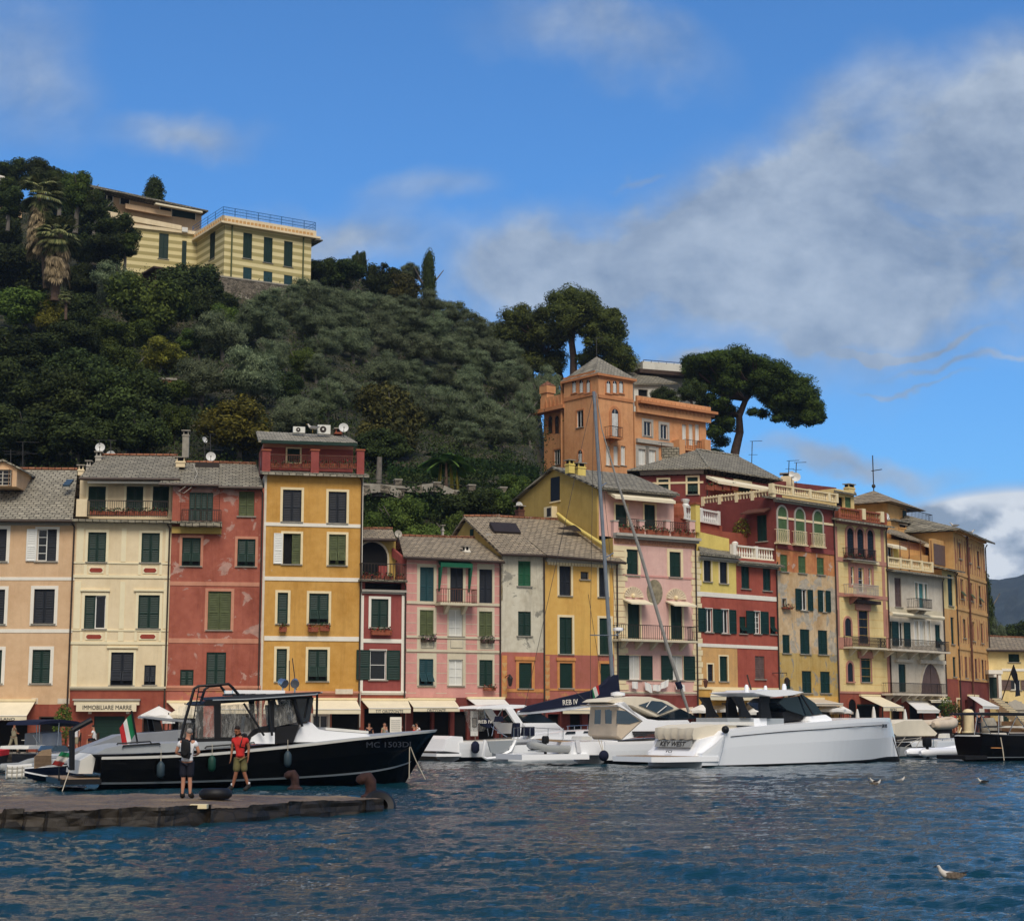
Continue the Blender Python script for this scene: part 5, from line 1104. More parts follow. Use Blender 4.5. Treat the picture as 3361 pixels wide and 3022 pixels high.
for t,ys in(('B5',((860,1160),(1240,1490),(1600,1860))),('B6',((470,670),))):
 for a,b in ys:
  for k in range(13):
   x=.35+k*(L-.7)/12.5;zz0=h.f.P(t,1290,b).z;zz1=h.f.P(t,1290,a).z;p.dec.box(x,-.02,zz0,x+.17,.004,zz1,'rosestripe')
   if k%2==0:p.dec.ext([(x+.25,-.02,zz0+.5),(x+.45,-.02,zz0+.5),(x+.45,-.02,zz0+1.4),(x+.35,-.02,zz0+1.7),(x+.25,-.02,zz0+1.4)],(0,.02,0),'rosestripe')
for t,ws,c in(('B5',((1170,856,1195,1010),(1268,896,1290,1052),(1353,936,1375,1088)),'brownsh'),('B5',((1188,1216,1218,1410),(1283,1252,1310,1432),(1370,1282,1393,1470)),'green_ol'),('B5',((1212,1612,1240,1800),(1303,1640,1330,1830),(1390,1655,1413,1850)),'green_ol'),('B6',((1230,470,1255,680),(1330,490,1355,690),(1400,500,1420,690),(1432,505,1450,700)),'brownsh')):
 for w in ws:p.win(t,*w,k='f' if(t=='B5' and 1200<w[1]<1300)else 's',c=c,sur='apricot',sw=.2,sill=True)
g=MB();a=h.f.P('B5',1260,870,-.15);g.tube([(a.x,-.15,z1),(a.x,-.15,1)],.09,'iron_rust',6);g.build('drain_pipe',h.o)
ap=h.f.P('B5',1130,715,5);g=MB();g.ext([(-.8,-.8,z1),(L+.8,-.8,z1),(L-3,6,z1+2.2),(3,6,z1+2.2)],(0,0,.15),'slate_b');g.ext([(-.8,-.8,z1),(3,6,z1+2.2),(3,10,z1+2.2),(-.8,15,z1)],(0,0,.15),'slate_b');g.build('roof',h.o);h.cornice('B5',(1120,800,1420,770),'tawny',.5)
h.awning('B6',1265,858,1360,1415,1575,960,985,3,mat='canvas_wh')
p.win('B6',1250,900,1275,1600,'void',sur=None,sill=False,name='doorway').win('B6',1300,960,1350,1600,'void',sur=None,sill=False,name='doorway').band('B6',1378,1060,1425,985,'trim_white',.04)
for X,Y0 in((1345,800),(1400,840)):h.chimney('B5',(X-14,Y0+22,X+14,Y0),3,'stone_slab')
h.finish()
# ochre house with belvedere tower behind 13-15
f=Frame(2900,139,3132,152,4,1730);h=House('belvedere_house','ochre house with a small hipped tower and railed roof deck behind the painted houses',f)
p=h.panel(uv=(0,0,f.L,f.P('B5',900,730).z),mat='tawny',depth=10);a=f.P('B5',450,640,-.0);b=f.P('B5',1120,760,0)
g=MB();g.ext([(a.x,-.4,p.r[3]-2),(a.x,-.4,a.z),(b.x,-.4,b.z),(b.x,-.4,p.r[3]-3)],(0,3,0),'tawny');g.ext([(a.x,-.7,a.z+.02),(a.x,-.7,a.z+.2),(b.x+.3,-.7,b.z+.2),(b.x+.3,-.7,b.z+.02)],(0,4,0),'slate_b');g.build('upper_wall',h.o)
u0,v0,u1,v1=f.rect('B5',(468,700,655,480),.5);g=MB();g.box(u0,.5,v0-1,u1,5,v1,'tawny');g.box(u1-.9,.47,v0+.8,u1-.15,.52,v1-.3,'green_dk');tw=g.build('tower',h.o);um=(u0+u1)/2;g=MB();E=[(u0-1,-.3,v1),(u1+2.6,-.3,v1-.1),(u1+2.6,6,v1-.1),(u0-1,6,v1)]
for i in range(4):g.add([E[i],E[(i+1)%4],(um+.5,2.8,v1+1.5)],[(0,1,2)],'slate_c')
g.quad(*E,'slate_c');g.build('tower_roof',tw);g=MB();g.tube([(um+.5,2.8,v1+1.4),(um+.5,2.8,v1+4.6)],.05,'wire',5);g.tube([(um+.2,2.8,v1+3.2),(um+2.4,2.8,v1+3.6)],.04,'wire',4);g.ball((um+.5,2.8,v1+1.9),.18,'wire',6);g.build('weather_vane',tw)
h.rail('B5',(660,640,908,545),.6,.5,slab='stone_slab',sides=True,sp=.3);h.finish()

# far yellow house at the right edge, with stairs ---------------------------------------------------------
f=Frame(3238,150,3520,152,1.2,2250);h=House('far_yellow_house','low pale yellow house with a porch and outdoor stairs at the right edge',f)
L=f.L;p=h.panel(uv=(0,-.4,L,f.P('B6',1640,408).z),mat='paleyel',depth=9);p.band('B6',1600,615,2600,590,'trim_white',.05)
p.win('B6',1668,442,1778,522,'f','green_dk',None).win('B6',1475,672,1565,880,'s','green_dk','trim_white',.3,False,name='door').win('B6',1690,700,1790,800,'o','brownsh',None,lw=.9,mull=(2,1)).win('B6',1612,915,1672,1200,'s','green_dk',None,sill=False,name='door').win('B6',1695,930,1790,1200,'void',sur='trim_grey',sill=False,name='doorway').band('B6',1720,1080,2200,980,'trim_grey',.02)
g=MB();a=f.P('B6',1735,895,-.1);g.ext([(a.x-1.9,-.15,a.z-.9),(a.x,-.15,a.z),(a.x+1.9,-.15,a.z-.9)],(0,.16,0),'trim_grey');g.build('pediment',h.o)
h.roof('B6',(1440,395),(2500,410),(2400,300),(1400,265),5,'slate_c',.5)
g=MB();a=f.P('B6',1465,600,-1.5);b=f.P('B6',1605,600,-1.5);c_=f.P('B6',1595,880,-1.5);g.box(a.x,-1.6,a.z-.35,b.x,.0,a.z,'trim_white');g.box(b.x-.4,-1.5,c_.z-6,b.x-.1,-1.2,a.z-.35,'trim_white');g.build('porch',h.o)
g=MB();a=f.P('B6',1475,880,-1);b=f.P('B6',1560,880,-1);n=22;zb=a.z
for k in range(n):z=zb-(k+1)*zb/n;g.box(a.x,-1.2-(k+1)*.34,0 if k==n-1 else z-.5,b.x,-1.2-k*.34,z+zb/n-.05,'trim_cream');g.box(a.x,-1.2-(k+1)*.34-.03,z+zb/n-.05,b.x,-1.2-k*.34,z+zb/n,'stone_slab')
g.build('stairs',h.o);g=MB();g.box(b.x,-8,-.4,b.x+.4,-.1,1.0,'trim_cream');g.build('stair_wall',h.o)
g=MB();a=f.P('B6',1600,900,-1.6);b=f.P('B6',1722,548,-3);g.tube([a,b],.05,'wood_dk',6);g.build('flagpole',h.o);g=MB();d_=b.lerp(a,.25);g.ext([b,d_,d_+Vector((.55,0,-.4)),d_+Vector((.9,.1,-1.9)),d_+Vector((.35,0,-2.0)),b+Vector((.3,0,-.8))],(0,.04,0),'navy');g.build('flag',h.o)
h.finish()

# orange castle on the slope -----------------------------------------------------------------------------
f=Frame(1954,170,2317,180,0,1400);h=House('orange_castle','orange crenellated villa with a square corner tower below the pines',f,'villa')
L=f.L;ut=f.P('C3',735,700).x;zwt=f.P('C3',960,783).z
p=h.panel(uv=(ut,10,L,zwt-.4),mat='orange',depth=12)
p.win('C3',797,836,843,926,'g',sur='trim_grey',mull=(2,1),sill=True,sw=.3).win('C3',902,855,945,945,'g',sur='trim_grey',mull=(2,1),sill=True,sw=.3)
for x0,x1 in((1038,1066),(1080,1108),(1120,1148)):p.win('C3',x0,852,x1,985,'g',sur='orange',mull=(2,1),sw=.2,sill=False,curtain=True)
p.win('C3',762,1010,810,1110,'g',sur='trim_grey',sw=.4,mull=(2,1),sill=False,curtain=True).win('C3',825,1015,872,1115,'g',sur='trim_grey',sw=.4,mull=(2,1),sill=False,curtain=True).band('C3',745,985,1010,960,'trim_grey',.3)
h.cornice('C3',(738,775,1225,745),'orange_dk',1.0)
u0,v0,u1,v1=f.rect('C3',(738,760,1188,690),-.5);g=MB();g.box(ut,-.5,zwt-.5,L+.3,-.2,zwt+1.25,'orange')
for k in range(18):
 x=ut+.5+(L-ut-.8)*k/17.5;zc=zwt+.45;g.ext([(x-.08,-.54,zc-.4),(x+.08,-.54,zc-.4),(x+.16,-.54,zc),(x,-.54,zc+.6),(x-.16,-.54,zc)],(0,.05,0),'orange_dk')
g.build('parapet',h.o)
a=f.P('C3',1062,1012,-1);b=f.P('C3',1160,1012,-1);h.rail('C3',(1060,1015,1160,955),1.0,0,slab='orange',sp=.25)
for x in(1018,1180):g=MB();u0,v0,u1,v1=f.rect('C3',(x,1035,x+36,950),-1.1);g.box(u0,-1.2,v0-1.5,u1,0,v1,'orange');g.build('balcony_pier',h.o)
# tower
t0,t1=-.05,f.P('C3',728,700,-.5).x;zt=f.P('C3',610,548,-.5).z;tp=h.panel(uv=(0,10,t1,zt),mat='orange',back=-.5,depth=6);tp.noleft=True;SL=f.S('C3',140,850,0).y;TD=f.S('C3',293,620,0).y;side=f.side(0,SL);Ms=f.M.inverted()@side.M
for x0,x1 in((558,584),(598,624),(638,664)):tp.win('C3',x0,578,x1,656,'arch','glass_dk','orange_dk',.14,glass=True,fr='white_p',sillm='orange_dk')
tp.win('C3',592,756,634,930,'arch','white_p','orange_dk',.3,glass=True,fr='white_p');h.rail('C3',(586,935,662,868),1.0,-.5,slab='orange_dk',sp=.22,brackets=1)
for x0,x1 in((557,584),(604,634),(650,680)):tp.win('C3',x0,990,x1,1112,'g',sur='orange',sw=.2,mull=(2,1),sill=True,curtain=True)
tp.band('C3',490,700,740,680,'orange_dk',.1).band('C3',490,575,740,550,'orange_dk',.12)
ts=side.L-TD;q=h.panel(f=side,uv=(ts,10,side.L+.5,zt),mat='orange',back=-.03)
for x0,x1 in((344,370),(390,414),(434,458)):q.win('C3',x0,572,x1,655,'arch','glass_dk','orange_dk',.14,glass=True,fr='white_p',sillm='orange_dk')
q.win('C3',372,765,414,872,'g',sur='orange_dk',sw=.14,mull=(2,1)).win('C3',382,1018,408,1100,'arch','glass_dk','orange_dk',.12,glass=True,fr='white_p').band('C3',200,700,490,675,'orange_dk',.1).band('C3',200,575,490,548,'orange_dk',.12)
w=h.panel(f=side,uv=(-.3,10,ts,side.P('C3',210,752,.8).z),mat='orange',back=.8)
for x0,x1 in((194,220),(236,262)):w.win('C3',x0,800,x1,910,'arch','glass_dk','orange_dk',.12,glass=True,fr='wood_dk')
w.win('C3',228,1012,272,1108,'g',sur='orange_dk',mull=(3,1),sill=True)
g=MB();zw=w.r[3];g.box(-1.4,-.2,zw-.5,ts,.85,zw-.1,'orange_dk');g.box(-.3,.3,zw-.1,ts,.6,zw+1.15,'orange')
for k in range(6):x=.6+k*(ts-.8)/5;g.ext([(x-.12,.25,zw+.1),(x+.12,.25,zw+.1),(x+.17,.25,zw+.45),(x,.25,zw+1.0),(x-.17,.25,zw+.45)],(0,.05,0),'orange_dk')
g.build('parapet',h.o,Ms)
g=MB();g.box(-.25,.35,zw,.75,1.35,zw+1.7,'orange');g.box(-.37,.23,zw+1.7,.87,1.47,zw+2.5,'orange');g.add([(-.4,.2,zw+2.5),(.9,.2,zw+2.5),(.9,1.5,zw+2.5),(-.4,1.5,zw+2.5),(.25,.85,zw+3.1)],[(0,1,4),(1,2,4),(2,3,4),(3,0,4),(0,3,2,1)],'tile');g.build('turret',h.o,Ms)
g=MB();e=.3;B4=[(-e,-.5-e,zt),(t1+e,-.5-e,zt),(t1+e,TD+e,zt),(-e,TD+e,zt)];ap=(t1/2,TD/2,zt+2.6)
for i in range(4):g.add([B4[i],B4[(i+1)%4],ap],[(0,1,2)],'slate_a')
g.box(-e,-.5-e,zt-.25,t1+e,TD+e,zt,'orange_dk');g.build('roof',h.o);g=MB();g.tube([(t1/2,TD/2,zt+2.5),(t1/2,TD/2,zt+4.6)],.04,'wire',4);g.tube([(t1/2-.3,TD/2,zt+4.5),(t1/2+1,TD/2,zt+4.8)],.03,'wire',4);g.build('antenna',h.o)
h.finish()
# white modern house behind it
f=Frame(2075,196,2285,199,20,1230);h=House('white_hillside_house','white flat topped house with a dark soffit standing behind the orange castle',f,'villa')
g=MB();u0,v0,u1,v1=f.rect('C3',(790,525,1110,465));g.box(u0,0,v0,u1,6,v1,'white_wall');g.build('roof_parapet',h.o);b0=v0
g=MB();u0,v0,u1,v1=f.rect('C3',(770,540,1160,515),-1.5);g.box(u0,-1.5,v0,u1,8,v1,'wood_dk');g.build('soffit',h.o)
p=h.panel('C3',(735,800,1140,530),'white_wall',.2,6);p.win('C3',765,630,820,675,'g',mull=(1,1),fr='wood_dk',sur=None)
g=MB();a=f.P('C3',735,605,-4);b=f.P('C3',1010,600,-4);c_=f.P('C3',960,578,0);g.ext([a,b,(b.x-2,0,a.z+2.2),(a.x,0,a.z+2.2)],(0,0,.2),'slate_b');g.build('lower_roof',h.o)
q=h.panel('C3',(735,800,985,608),'white_wall',-3.6,3.5);q.win('C3',762,632,822,676,'void',sur=None)
g=MB();u0,v0,u1,v1=f.rect('C3',(795,465,1035,455),0)
g.tube([(u0,0,v1),(u1,0,v1)],.05,'steel',4)
for k in range(6):x=u0+(u1-u0)*k/5;g.tube([(x,0,v0-.1),(x,0,v1)],.04,'steel',4)
g.build('railing',h.o);h.finish()

# striped villa high on the left ------------------------------------------------------------------------
f=Frame(736,190,1022,196,0,800);h=House('striped_villa','yellow and olive striped villa with a blue roof railing high on the wooded hill',f,'villa')
def stripes(key,c1,c2,per):
 m,nt,b=newmat(key);t=N(nt,'ShaderNodeTexCoord');sp=N(nt,'ShaderNodeSeparateXYZ');nt.links.new(t.outputs['Object'],sp.inputs[0])
 w=mth(nt,'FRACT',mth(nt,'DIVIDE',sp.outputs[2],per));r=N(nt,'ShaderNodeValToRGB');r.color_ramp.interpolation='CONSTANT';nt.links.new(w,r.inputs[0])
 r.color_ramp.elements[0].color=lin(c1,ALB);r.color_ramp.elements[1].position=.5;r.color_ramp.elements[1].color=lin(c2,ALB)
 c=mixc(nt,mth(nt,'MULTIPLY',noise(nt,t.outputs['Object'],.6,5).outputs[0],.35),r.outputs[0],lin((170,160,110),ALB));nt.links.new(c,b.inputs['Base Color']);b.inputs['Roughness'].default_value=.9
per=(f.P('D1',1600,760).z-f.P('D1',1600,803).z);stripes('stripe',(238,222,168),(176,162,108),per)
L=f.L;zt=f.P('D1',1600,475).z;zb=f.P('D1',1600,850).z;p=h.panel(uv=(0,zb-4,L,zt),mat='stripe',depth=9.6)
for x0,y0,x1,y1 in((1452,483,1506,635),(1575,508,1628,660),(1696,532,1748,684)):p.win('D1',x0,y0,x1,y1,c='green_dk',sur=None)
for x0,y0,x1,y1 in((1452,688,1504,770),(1574,712,1627,792),(1696,735,1747,808)):p.win('D1',x0,y0,x1,y1,c='teal',sur=None)
p.noleft=True;side=f.side(0,9.6);Ms=f.M.inverted()@side.M;q=h.panel(f=side,uv=(0,zb-4,side.L,zt),mat='stripe',back=-.03)
q.win('D1',1252,480,1284,636,c='green_dk',sur=None).win('D1',1255,690,1284,760,c='teal',sur=None).win('D1',1145,525,1166,674,c='green_dk',sur=None)
g=MB();g.box(-.7,-.7,zt,L+.9,10,zt+.25,'cream');g.box(-.5,-.5,zt+.25,L+.4,-.25,zt+.95,'cream');g.box(-.5,-.5,zt+.25,-.25,9.6,zt+.95,'cream')
for k in range(24):x=-.3+(L+.4)*k/24;g.box(x,-.6,zt+.3,x+.3,-.501,zt+.6,'tawny')
for k in range(14):y=-.3+9.6*k/14;g.box(-.6,y,zt+.3,-.501,y+.3,zt+.6,'tawny')
g.box(L+.2,-.9,zt-.3,L+1.1,8,zt-.15,'slate_b');g.build('parapet',h.o)
g=MB();plain('blue_rail',(58,108,158),.5);zr=zt+.95
for z in(zr+.35,zr+.7,zr+1.05):g.tube([(-.4,9,z),(-.4,-.4,z),(L+.3,-.4,z),(L+.3,8,z)],.035,'blue_rail',4)
for k in range(9):x=-.4+(L+.7)*k/8;g.tube([(x,-.4,zr),(x,-.4,zr+1.05)],.045,'blue_rail',4)
for k in range(60):x=-.4+(L+.7)*k/60;g.tube([(x,-.4,zr+.1),(x,-.4,zr+1.05)],.012,'blue_rail',3)
for k in range(1,5):y=-.4+9.4*k/4;g.tube([(-.4,y,zr),(-.4,y,zr+1.05)],.045,'blue_rail',4)
g.build('roof_railing',h.o);g=MB();
for x in(.9,L-1.1):g=MB();g.tube([(x,-.12,zt),(x,-.12,zb)],.09,'green_ol',6);g.build('drain_pipe',h.o)
sf=Frame(432,194,604,196.5,0,780);Mw=f.M.inverted()@sf.M;z2=sf.P('D1',950,460).z;w=h.panel(f=sf,uv=(-1.2,sf.P('D1',950,760).z,sf.L+2.2,z2),mat='stripe')
w.win('D1',949,485,1006,636,c='green_dk',sur=None).win('D1',1086,528,1114,676,c='green_dk',sur=None).win('D1',775,452,800,560,c='green_dk',sur=None)
g=MB();g.ext([sf.P('D1',640,350,-.3),sf.P('D1',1085,438,-.3),sf.P('D1',1085,465,-.3),sf.P('D1',640,385,-.3)],(0,.6,0),'cream')
g.box(-1.5,-.25,z2-.2,sf.L+2,.6,z2+.2,'cream');g.build('parapet',h.o,Mw);g=MB();u0,v0,u1,v1=sf.rect('D1',(1088,475,1122,448),-.5);g.box(u0,-.5,v0,u1,-.1,v1,'ac_white');g.build('air_conditioner',h.o,Mw)
h.finish()
f=Frame(297,204,675,212,0,650);h=House('penthouse_villa','long low peach villa under an eave roof above the striped villa',f,'villa');L=f.L
a0=f.P('D1',545,225);a1=f.P('D1',1205,360);b0=a0.z-9
g=MB();g.ext([(a0.x,0,b0),(a0.x,0,a0.z),(a1.x,0,a1.z),(a1.x,0,b0)],(0,6,0),'peach');g.build('wall',h.o)
g=MB();g.ext([f.P('D1',525,190,-2),f.P('D1',1245,347,-2),f.P('D1',1245,355,-2),f.P('D1',525,204,-2)],(0,9,0),'slate_b');g.build('roof',h.o)
g=MB()
for x0,y0,x1,y1,m_ in((578,250,632,320,'glass_dk'),(640,262,670,320,'glass_dk'),(718,272,770,312,'dark'),(955,325,1020,350,'dark'),(1025,345,1165,392,'green_dk')):
 u0,v0,u1,v1=f.rect('D1',(x0,y0,x1,y1));g2=MB();g2.box(u0,-.1,v0,u1,.05,v1,m_);g2.box(u0-.1,-.14,v0-.1,u0,.0,v1,'trim_white');g2.box(u1,-.14,v0-.1,u1+.1,.0,v1,'trim_white');g2.build('window',h.o)
g=MB();g.ext([f.P('D1',750,305,-1),f.P('D1',1025,355,-1),f.P('D1',1025,385,-1),f.P('D1',750,335,-1)],(0,.4,0),'peach');g.ext([f.P('D1',930,300,-2),f.P('D1',1210,352,-2),f.P('D1',1210,362,-2),f.P('D1',930,310,-2)],(0,.6,0),'canvas');g.build('terrace',h.o)
h.finish()
# white balustrade stairs at the far left edge
f=Frame(-80,200,80,203,0,580);h=House('white_balustrade','white sloping balustrade at the left edge high on the hill',f,'balustrade');g=MB()
a,b=f.P('D1',-60,120),f.P('D1',30,145);c_,d=f.P('D1',40,150),f.P('D1',135,255);hh=1.5
for s0,s1 in((a,b),(c_,d)):
 g.ext([s0,s1,s1+Vector((0,0,-.25)),s0+Vector((0,0,-.25))],(0,.3,0),'trim_white');g.ext([s0+Vector((0,0,-hh)),s1+Vector((0,0,-hh)),s1+Vector((0,0,-hh-.5)),s0+Vector((0,0,-hh-.5))],(0,.3,0),'trim_white')
 n=int((s1-s0).length/.45)
 for k in range(n):q_=s0.lerp(s1,k/n);g.tube([q_+Vector((0,.15,-.2)),q_+Vector((0,.15,-hh))],.1,'trim_white',5)
g.ext([a+Vector((0,0,-hh-.4)),d+Vector((0,0,-hh-.4)),d+Vector((0,0,-3)),a+Vector((0,0,-4))],(0,1,0),'peach');g.build('balustrade',h.o)

# stone walls of the terraces ---------------------------------------------------------------------------------
def stonewall(name,label,px0,Y0,px1,Y1,t,y0,y1,yb,th=.6,cat='wall',mat='rubble',piers=(),arches=()):
 f=Frame(px0,Y0,px1,Y1,0,y0);a=f.P('S',px0,y0);b=f.P('S',px1,y1);zb=min(f.P('S',px0,yb).z,f.P('S',px1,yb).z)
 root=empty(name,f.o+Vector((0,0,zb)),f.rz);tag(root,label,cat);Mx=Matrix.Translation((0,0,-zb));g=MB()
 g.ext([(0,0,zb),(0,0,a.z),(f.L,0,b.z),(f.L,0,zb)],(0,th,0),mat);g.ext([(-.05,-.05,a.z),(-.05,-.05,a.z+.18),(f.L+.05,-.05,b.z+.18),(f.L+.05,-.05,b.z)],(0,th+.1,0),'stone_slab');g.build('wall',root,Mx)
 for px in piers:
  u=f.P('S',px,(y0+y1)/2).x;z=a.z+(b.z-a.z)*u/f.L;g=MB();g.box(u-.26,.0,z-.1,u+.26,th,z+.6,mat);g.box(u-.3,-.04,z+.6,u+.3,th+.04,z+.7,'stone_slab');g.build('pier',root,Mx)
 if len(piers)>1:
  g=MB();us=[f.P('S',px,(y0+y1)/2).x for px in piers];us=[0]+us
  for dz in(.3,.55):g.tube([(us[0],th/2,a.z+dz),(us[-1],th/2,b.z+dz+.1)],.02,'iron',3)
  g.build('railing',root,Mx)
 for px,w in arches:
  u=f.P('S',px,yb).x;g=MB();zz=zb+w*.2;n=12;r_=w/2;pts=[(u-r_*math.cos(math.pi*i/n),-.05,zz+r_*math.sin(math.pi*i/n))for i in range(n+1)]
  g.add([(u-r_,-.05,zb-1)]+pts+[(u+r_,-.05,zb-1)],[tuple(range(n+3))],'dark')
  for i in range(n):
   p0,p1=Vector(pts[i]),Vector(pts[i+1]);c_=Vector((u,-.05,zz));g.ext([p0,p1,c_+(p1-c_)*1.22,c_+(p0-c_)*1.22],(0,-.1,0),'stone_slab' if i%2 else mat)
  g.build('arch',root,Mx)
 return root
stonewall('stone_wall','rough stone terrace wall with piers and ivy covered arches between the yellow houses',1190,122.5,1720,126,'S',1593,1632,1775,piers=(1308,1435,1550,1653),arches=((1245,5.2),(1418,5.5)))
stonewall('retaining_wall','stone retaining wall with an arch below the striped villa',715,187,1025,194,'S',908,950,1030,arches=((790,3.2),))
stonewall('retaining_wall','reddish tile topped wall below the bushes left of the olive terraces',400,146,580,147,'S',1238,1248,1275,mat='tile')
# ---------------------------------------------------------------- vegetation
def quads(name,C,U,V,tone,mat,extra=None):
 """many small leaf quads (centres C, half axes U and V) with a tone per leaf; extra = (verts, quads) of the inner mass"""
 n=len(C);co=np.stack([C-U,C-V*.6,C+U,C+V*.6],1).reshape(-1,3);q=np.arange(n*4).reshape(n,4)
 if extra is not None and len(extra[0]):
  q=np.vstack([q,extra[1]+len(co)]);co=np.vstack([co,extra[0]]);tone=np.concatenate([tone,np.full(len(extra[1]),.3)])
 me=bpy.data.meshes.new(name);me.vertices.add(len(co));me.vertices.foreach_set('co',co.astype(np.float32).ravel())
 me.loops.add(q.size);me.loops.foreach_set('vertex_index',q.astype(np.int32).ravel());me.polygons.add(len(q));me.polygons.foreach_set('loop_start',np.arange(0,q.size,4,dtype=np.int32))
 a=me.attributes.new('tone','FLOAT','FACE');a.data.foreach_set('value',tone.astype(np.float32));me.update();me.materials.append(M[mat]);return me
def core_mesh(lobes,rs,k=.7):
 V,Q=[],[];nu,nv=9,6
 for c,r in lobes:
  b=len(V)
  for j in range(nv+1):
   for i in range(nu):
    th=math.pi*j/nv;ph=2*math.pi*i/nu;d=1+rs.uniform(-.18,.18)
    V.append((c[0]+r[0]*k*d*math.sin(th)*math.cos(ph),c[1]+r[1]*k*d*math.sin(th)*math.sin(ph),c[2]+r[2]*k*d*math.cos(th)))
  for j in range(nv):
   for i in range(nu):Q.append((b+j*nu+i,b+j*nu+(i+1)%nu,b+(j+1)*nu+(i+1)%nu,b+(j+1)*nu+i))
 return np.array(V).reshape(-1,3),np.array(Q,dtype=int).reshape(-1,4)
def foliage(name,lobes,n,size,mat,seed,core=.7,up=.4,thin=.5,droop=0.0,tonevar=.5):
 rs=np.random.RandomState(seed);A=np.array([r[0]*r[1]+r[0]*r[2]+r[1]*r[2]for c,r in lobes]);A=A/A.sum()
 cen=np.array([c for c,r in lobes]);rad=np.array([r for c,r in lobes]);tl=rs.rand(len(lobes))
 id_=rs.choice(len(lobes),size=n,p=A);d=rs.normal(size=(n,3));d/=np.linalg.norm(d,axis=1)[:,None]
 rr=.62+.5*rs.rand(n)**.6;P=cen[id_]+rad[id_]*d*rr[:,None]
 keep=np.ones(n,bool)
 for k in range(len(lobes)):
  inside=(((P-cen[k])/(rad[k]*.62))**2).sum(1)<1;keep&=~(inside&(id_!=k))
 P,d,id_=P[keep],d[keep],id_[keep];n=len(P)
 nr=d+rs.normal(size=(n,3))*.7+np.array([0,0,up]);nr/=np.linalg.norm(nr,axis=1)[:,None]
 t=np.cross(nr,rs.normal(size=(n,3)));t/=np.linalg.norm(t,axis=1)[:,None]
 if droop:t[:,2]-=droop;t/=np.linalg.norm(t,axis=1)[:,None]
 b=np.cross(nr,t);s=size*(.6+.8*rs.rand(n))[:,None]
 tone=np.clip(.5+(rs.rand(n)-.5)*tonevar*1.4+(tl[id_]-.5)*.45+d[:,2]*.05,0,1)
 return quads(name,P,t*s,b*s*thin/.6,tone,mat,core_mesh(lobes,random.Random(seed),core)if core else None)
def rand_lobes(seed,n,spread=.62,r0=.3,r1=.5,flat=1.0,top=.0):
 r=random.Random(seed);L=[((0,0,0),(.62,.62,.55*flat))]
 for i in range(n):
  while True:
   p=Vector((r.uniform(-1,1),r.uniform(-1,1),r.uniform(-.85+top,1)))
   if .45<p.length<1:break
  q=r.uniform(r0,r1);L.append(((p.x*spread,p.y*spread,p.z*spread*flat),(q,q,q*.82)))
 return L
PROTO={'o':[foliage('olive_crown',rand_lobes(s,22,.72,.17,.36),11000,.044,'leaf_olive',s,.62,thin=.24,droop=-.9)for s in(11,12,13)],
         'd':[foliage('evergreen_crown',rand_lobes(s,24,.72,.15,.38),10500,.042,'leaf_dark',s,.68,thin=.55)for s in(21,22,23)],
         'm':[foliage('green_crown',rand_lobes(s,20,.7,.18,.38),9000,.044,'leaf_mid',s,.68,thin=.5)for s in(31,32)],
         'y':[foliage('yellow_crown',rand_lobes(s,18,.7,.2,.4),8500,.044,'leaf_yel',s,.68,thin=.45)for s in(41,)],
         'b':[foliage('brown_crown',rand_lobes(s,20,.7,.2,.38),9000,.05,'leaf_brown',s,.68,thin=.5)for s in(51,)],
         'c':[foliage('cypress_crown',[((0,0,-.5),(.5,.5,.5)),((0,0,0),(.55,.55,.6)),((.1,0,.45),(.42,.42,.5)),((-.12,.1,.3),(.4,.4,.5)),((.2,.1,-.2),(.45,.45,.5))],4500,.05,'leaf_dark',61,.8,thin=.5)]}
def trunk_mesh(seed):
 r=random.Random(seed);g=MB();top=Vector((r.uniform(-.1,.1),r.uniform(-.1,.1),.62));g.tube([(0,0,-.3),(.02,0,.2),top],[.085,.065,.045],'bark_grey',7)
 for k in range(5):
  a=r.uniform(0,6.28);m_=top+Vector((math.cos(a)*.2,math.sin(a)*.2,r.uniform(.08,.2)));g.tube([top-Vector((0,0,.05)),m_,m_+Vector((math.cos(a)*.3,math.sin(a)*.3,r.uniform(.15,.4)))],[.035,.024,.01],'bark_grey',5)
 o=g.build('trunk',None,smooth=True);me=o.data;bpy.data.objects.remove(o);return me
TR=[trunk_mesh(s)for s in(1,2,3)]
KIND={'o':('olive_tree','silvery green olive tree','olive trees on the slope'),'d':('evergreen_tree','dark dense evergreen tree','dark evergreens on the hill'),
  'm':('green_tree','fresh green bushy tree','green bushy trees'),'y':('yellow_tree','yellow green rounded tree',None),'b':('magnolia_tree','dark brownish magnolia like tree',None),'c':('cypress','dark narrow cypress',None)}
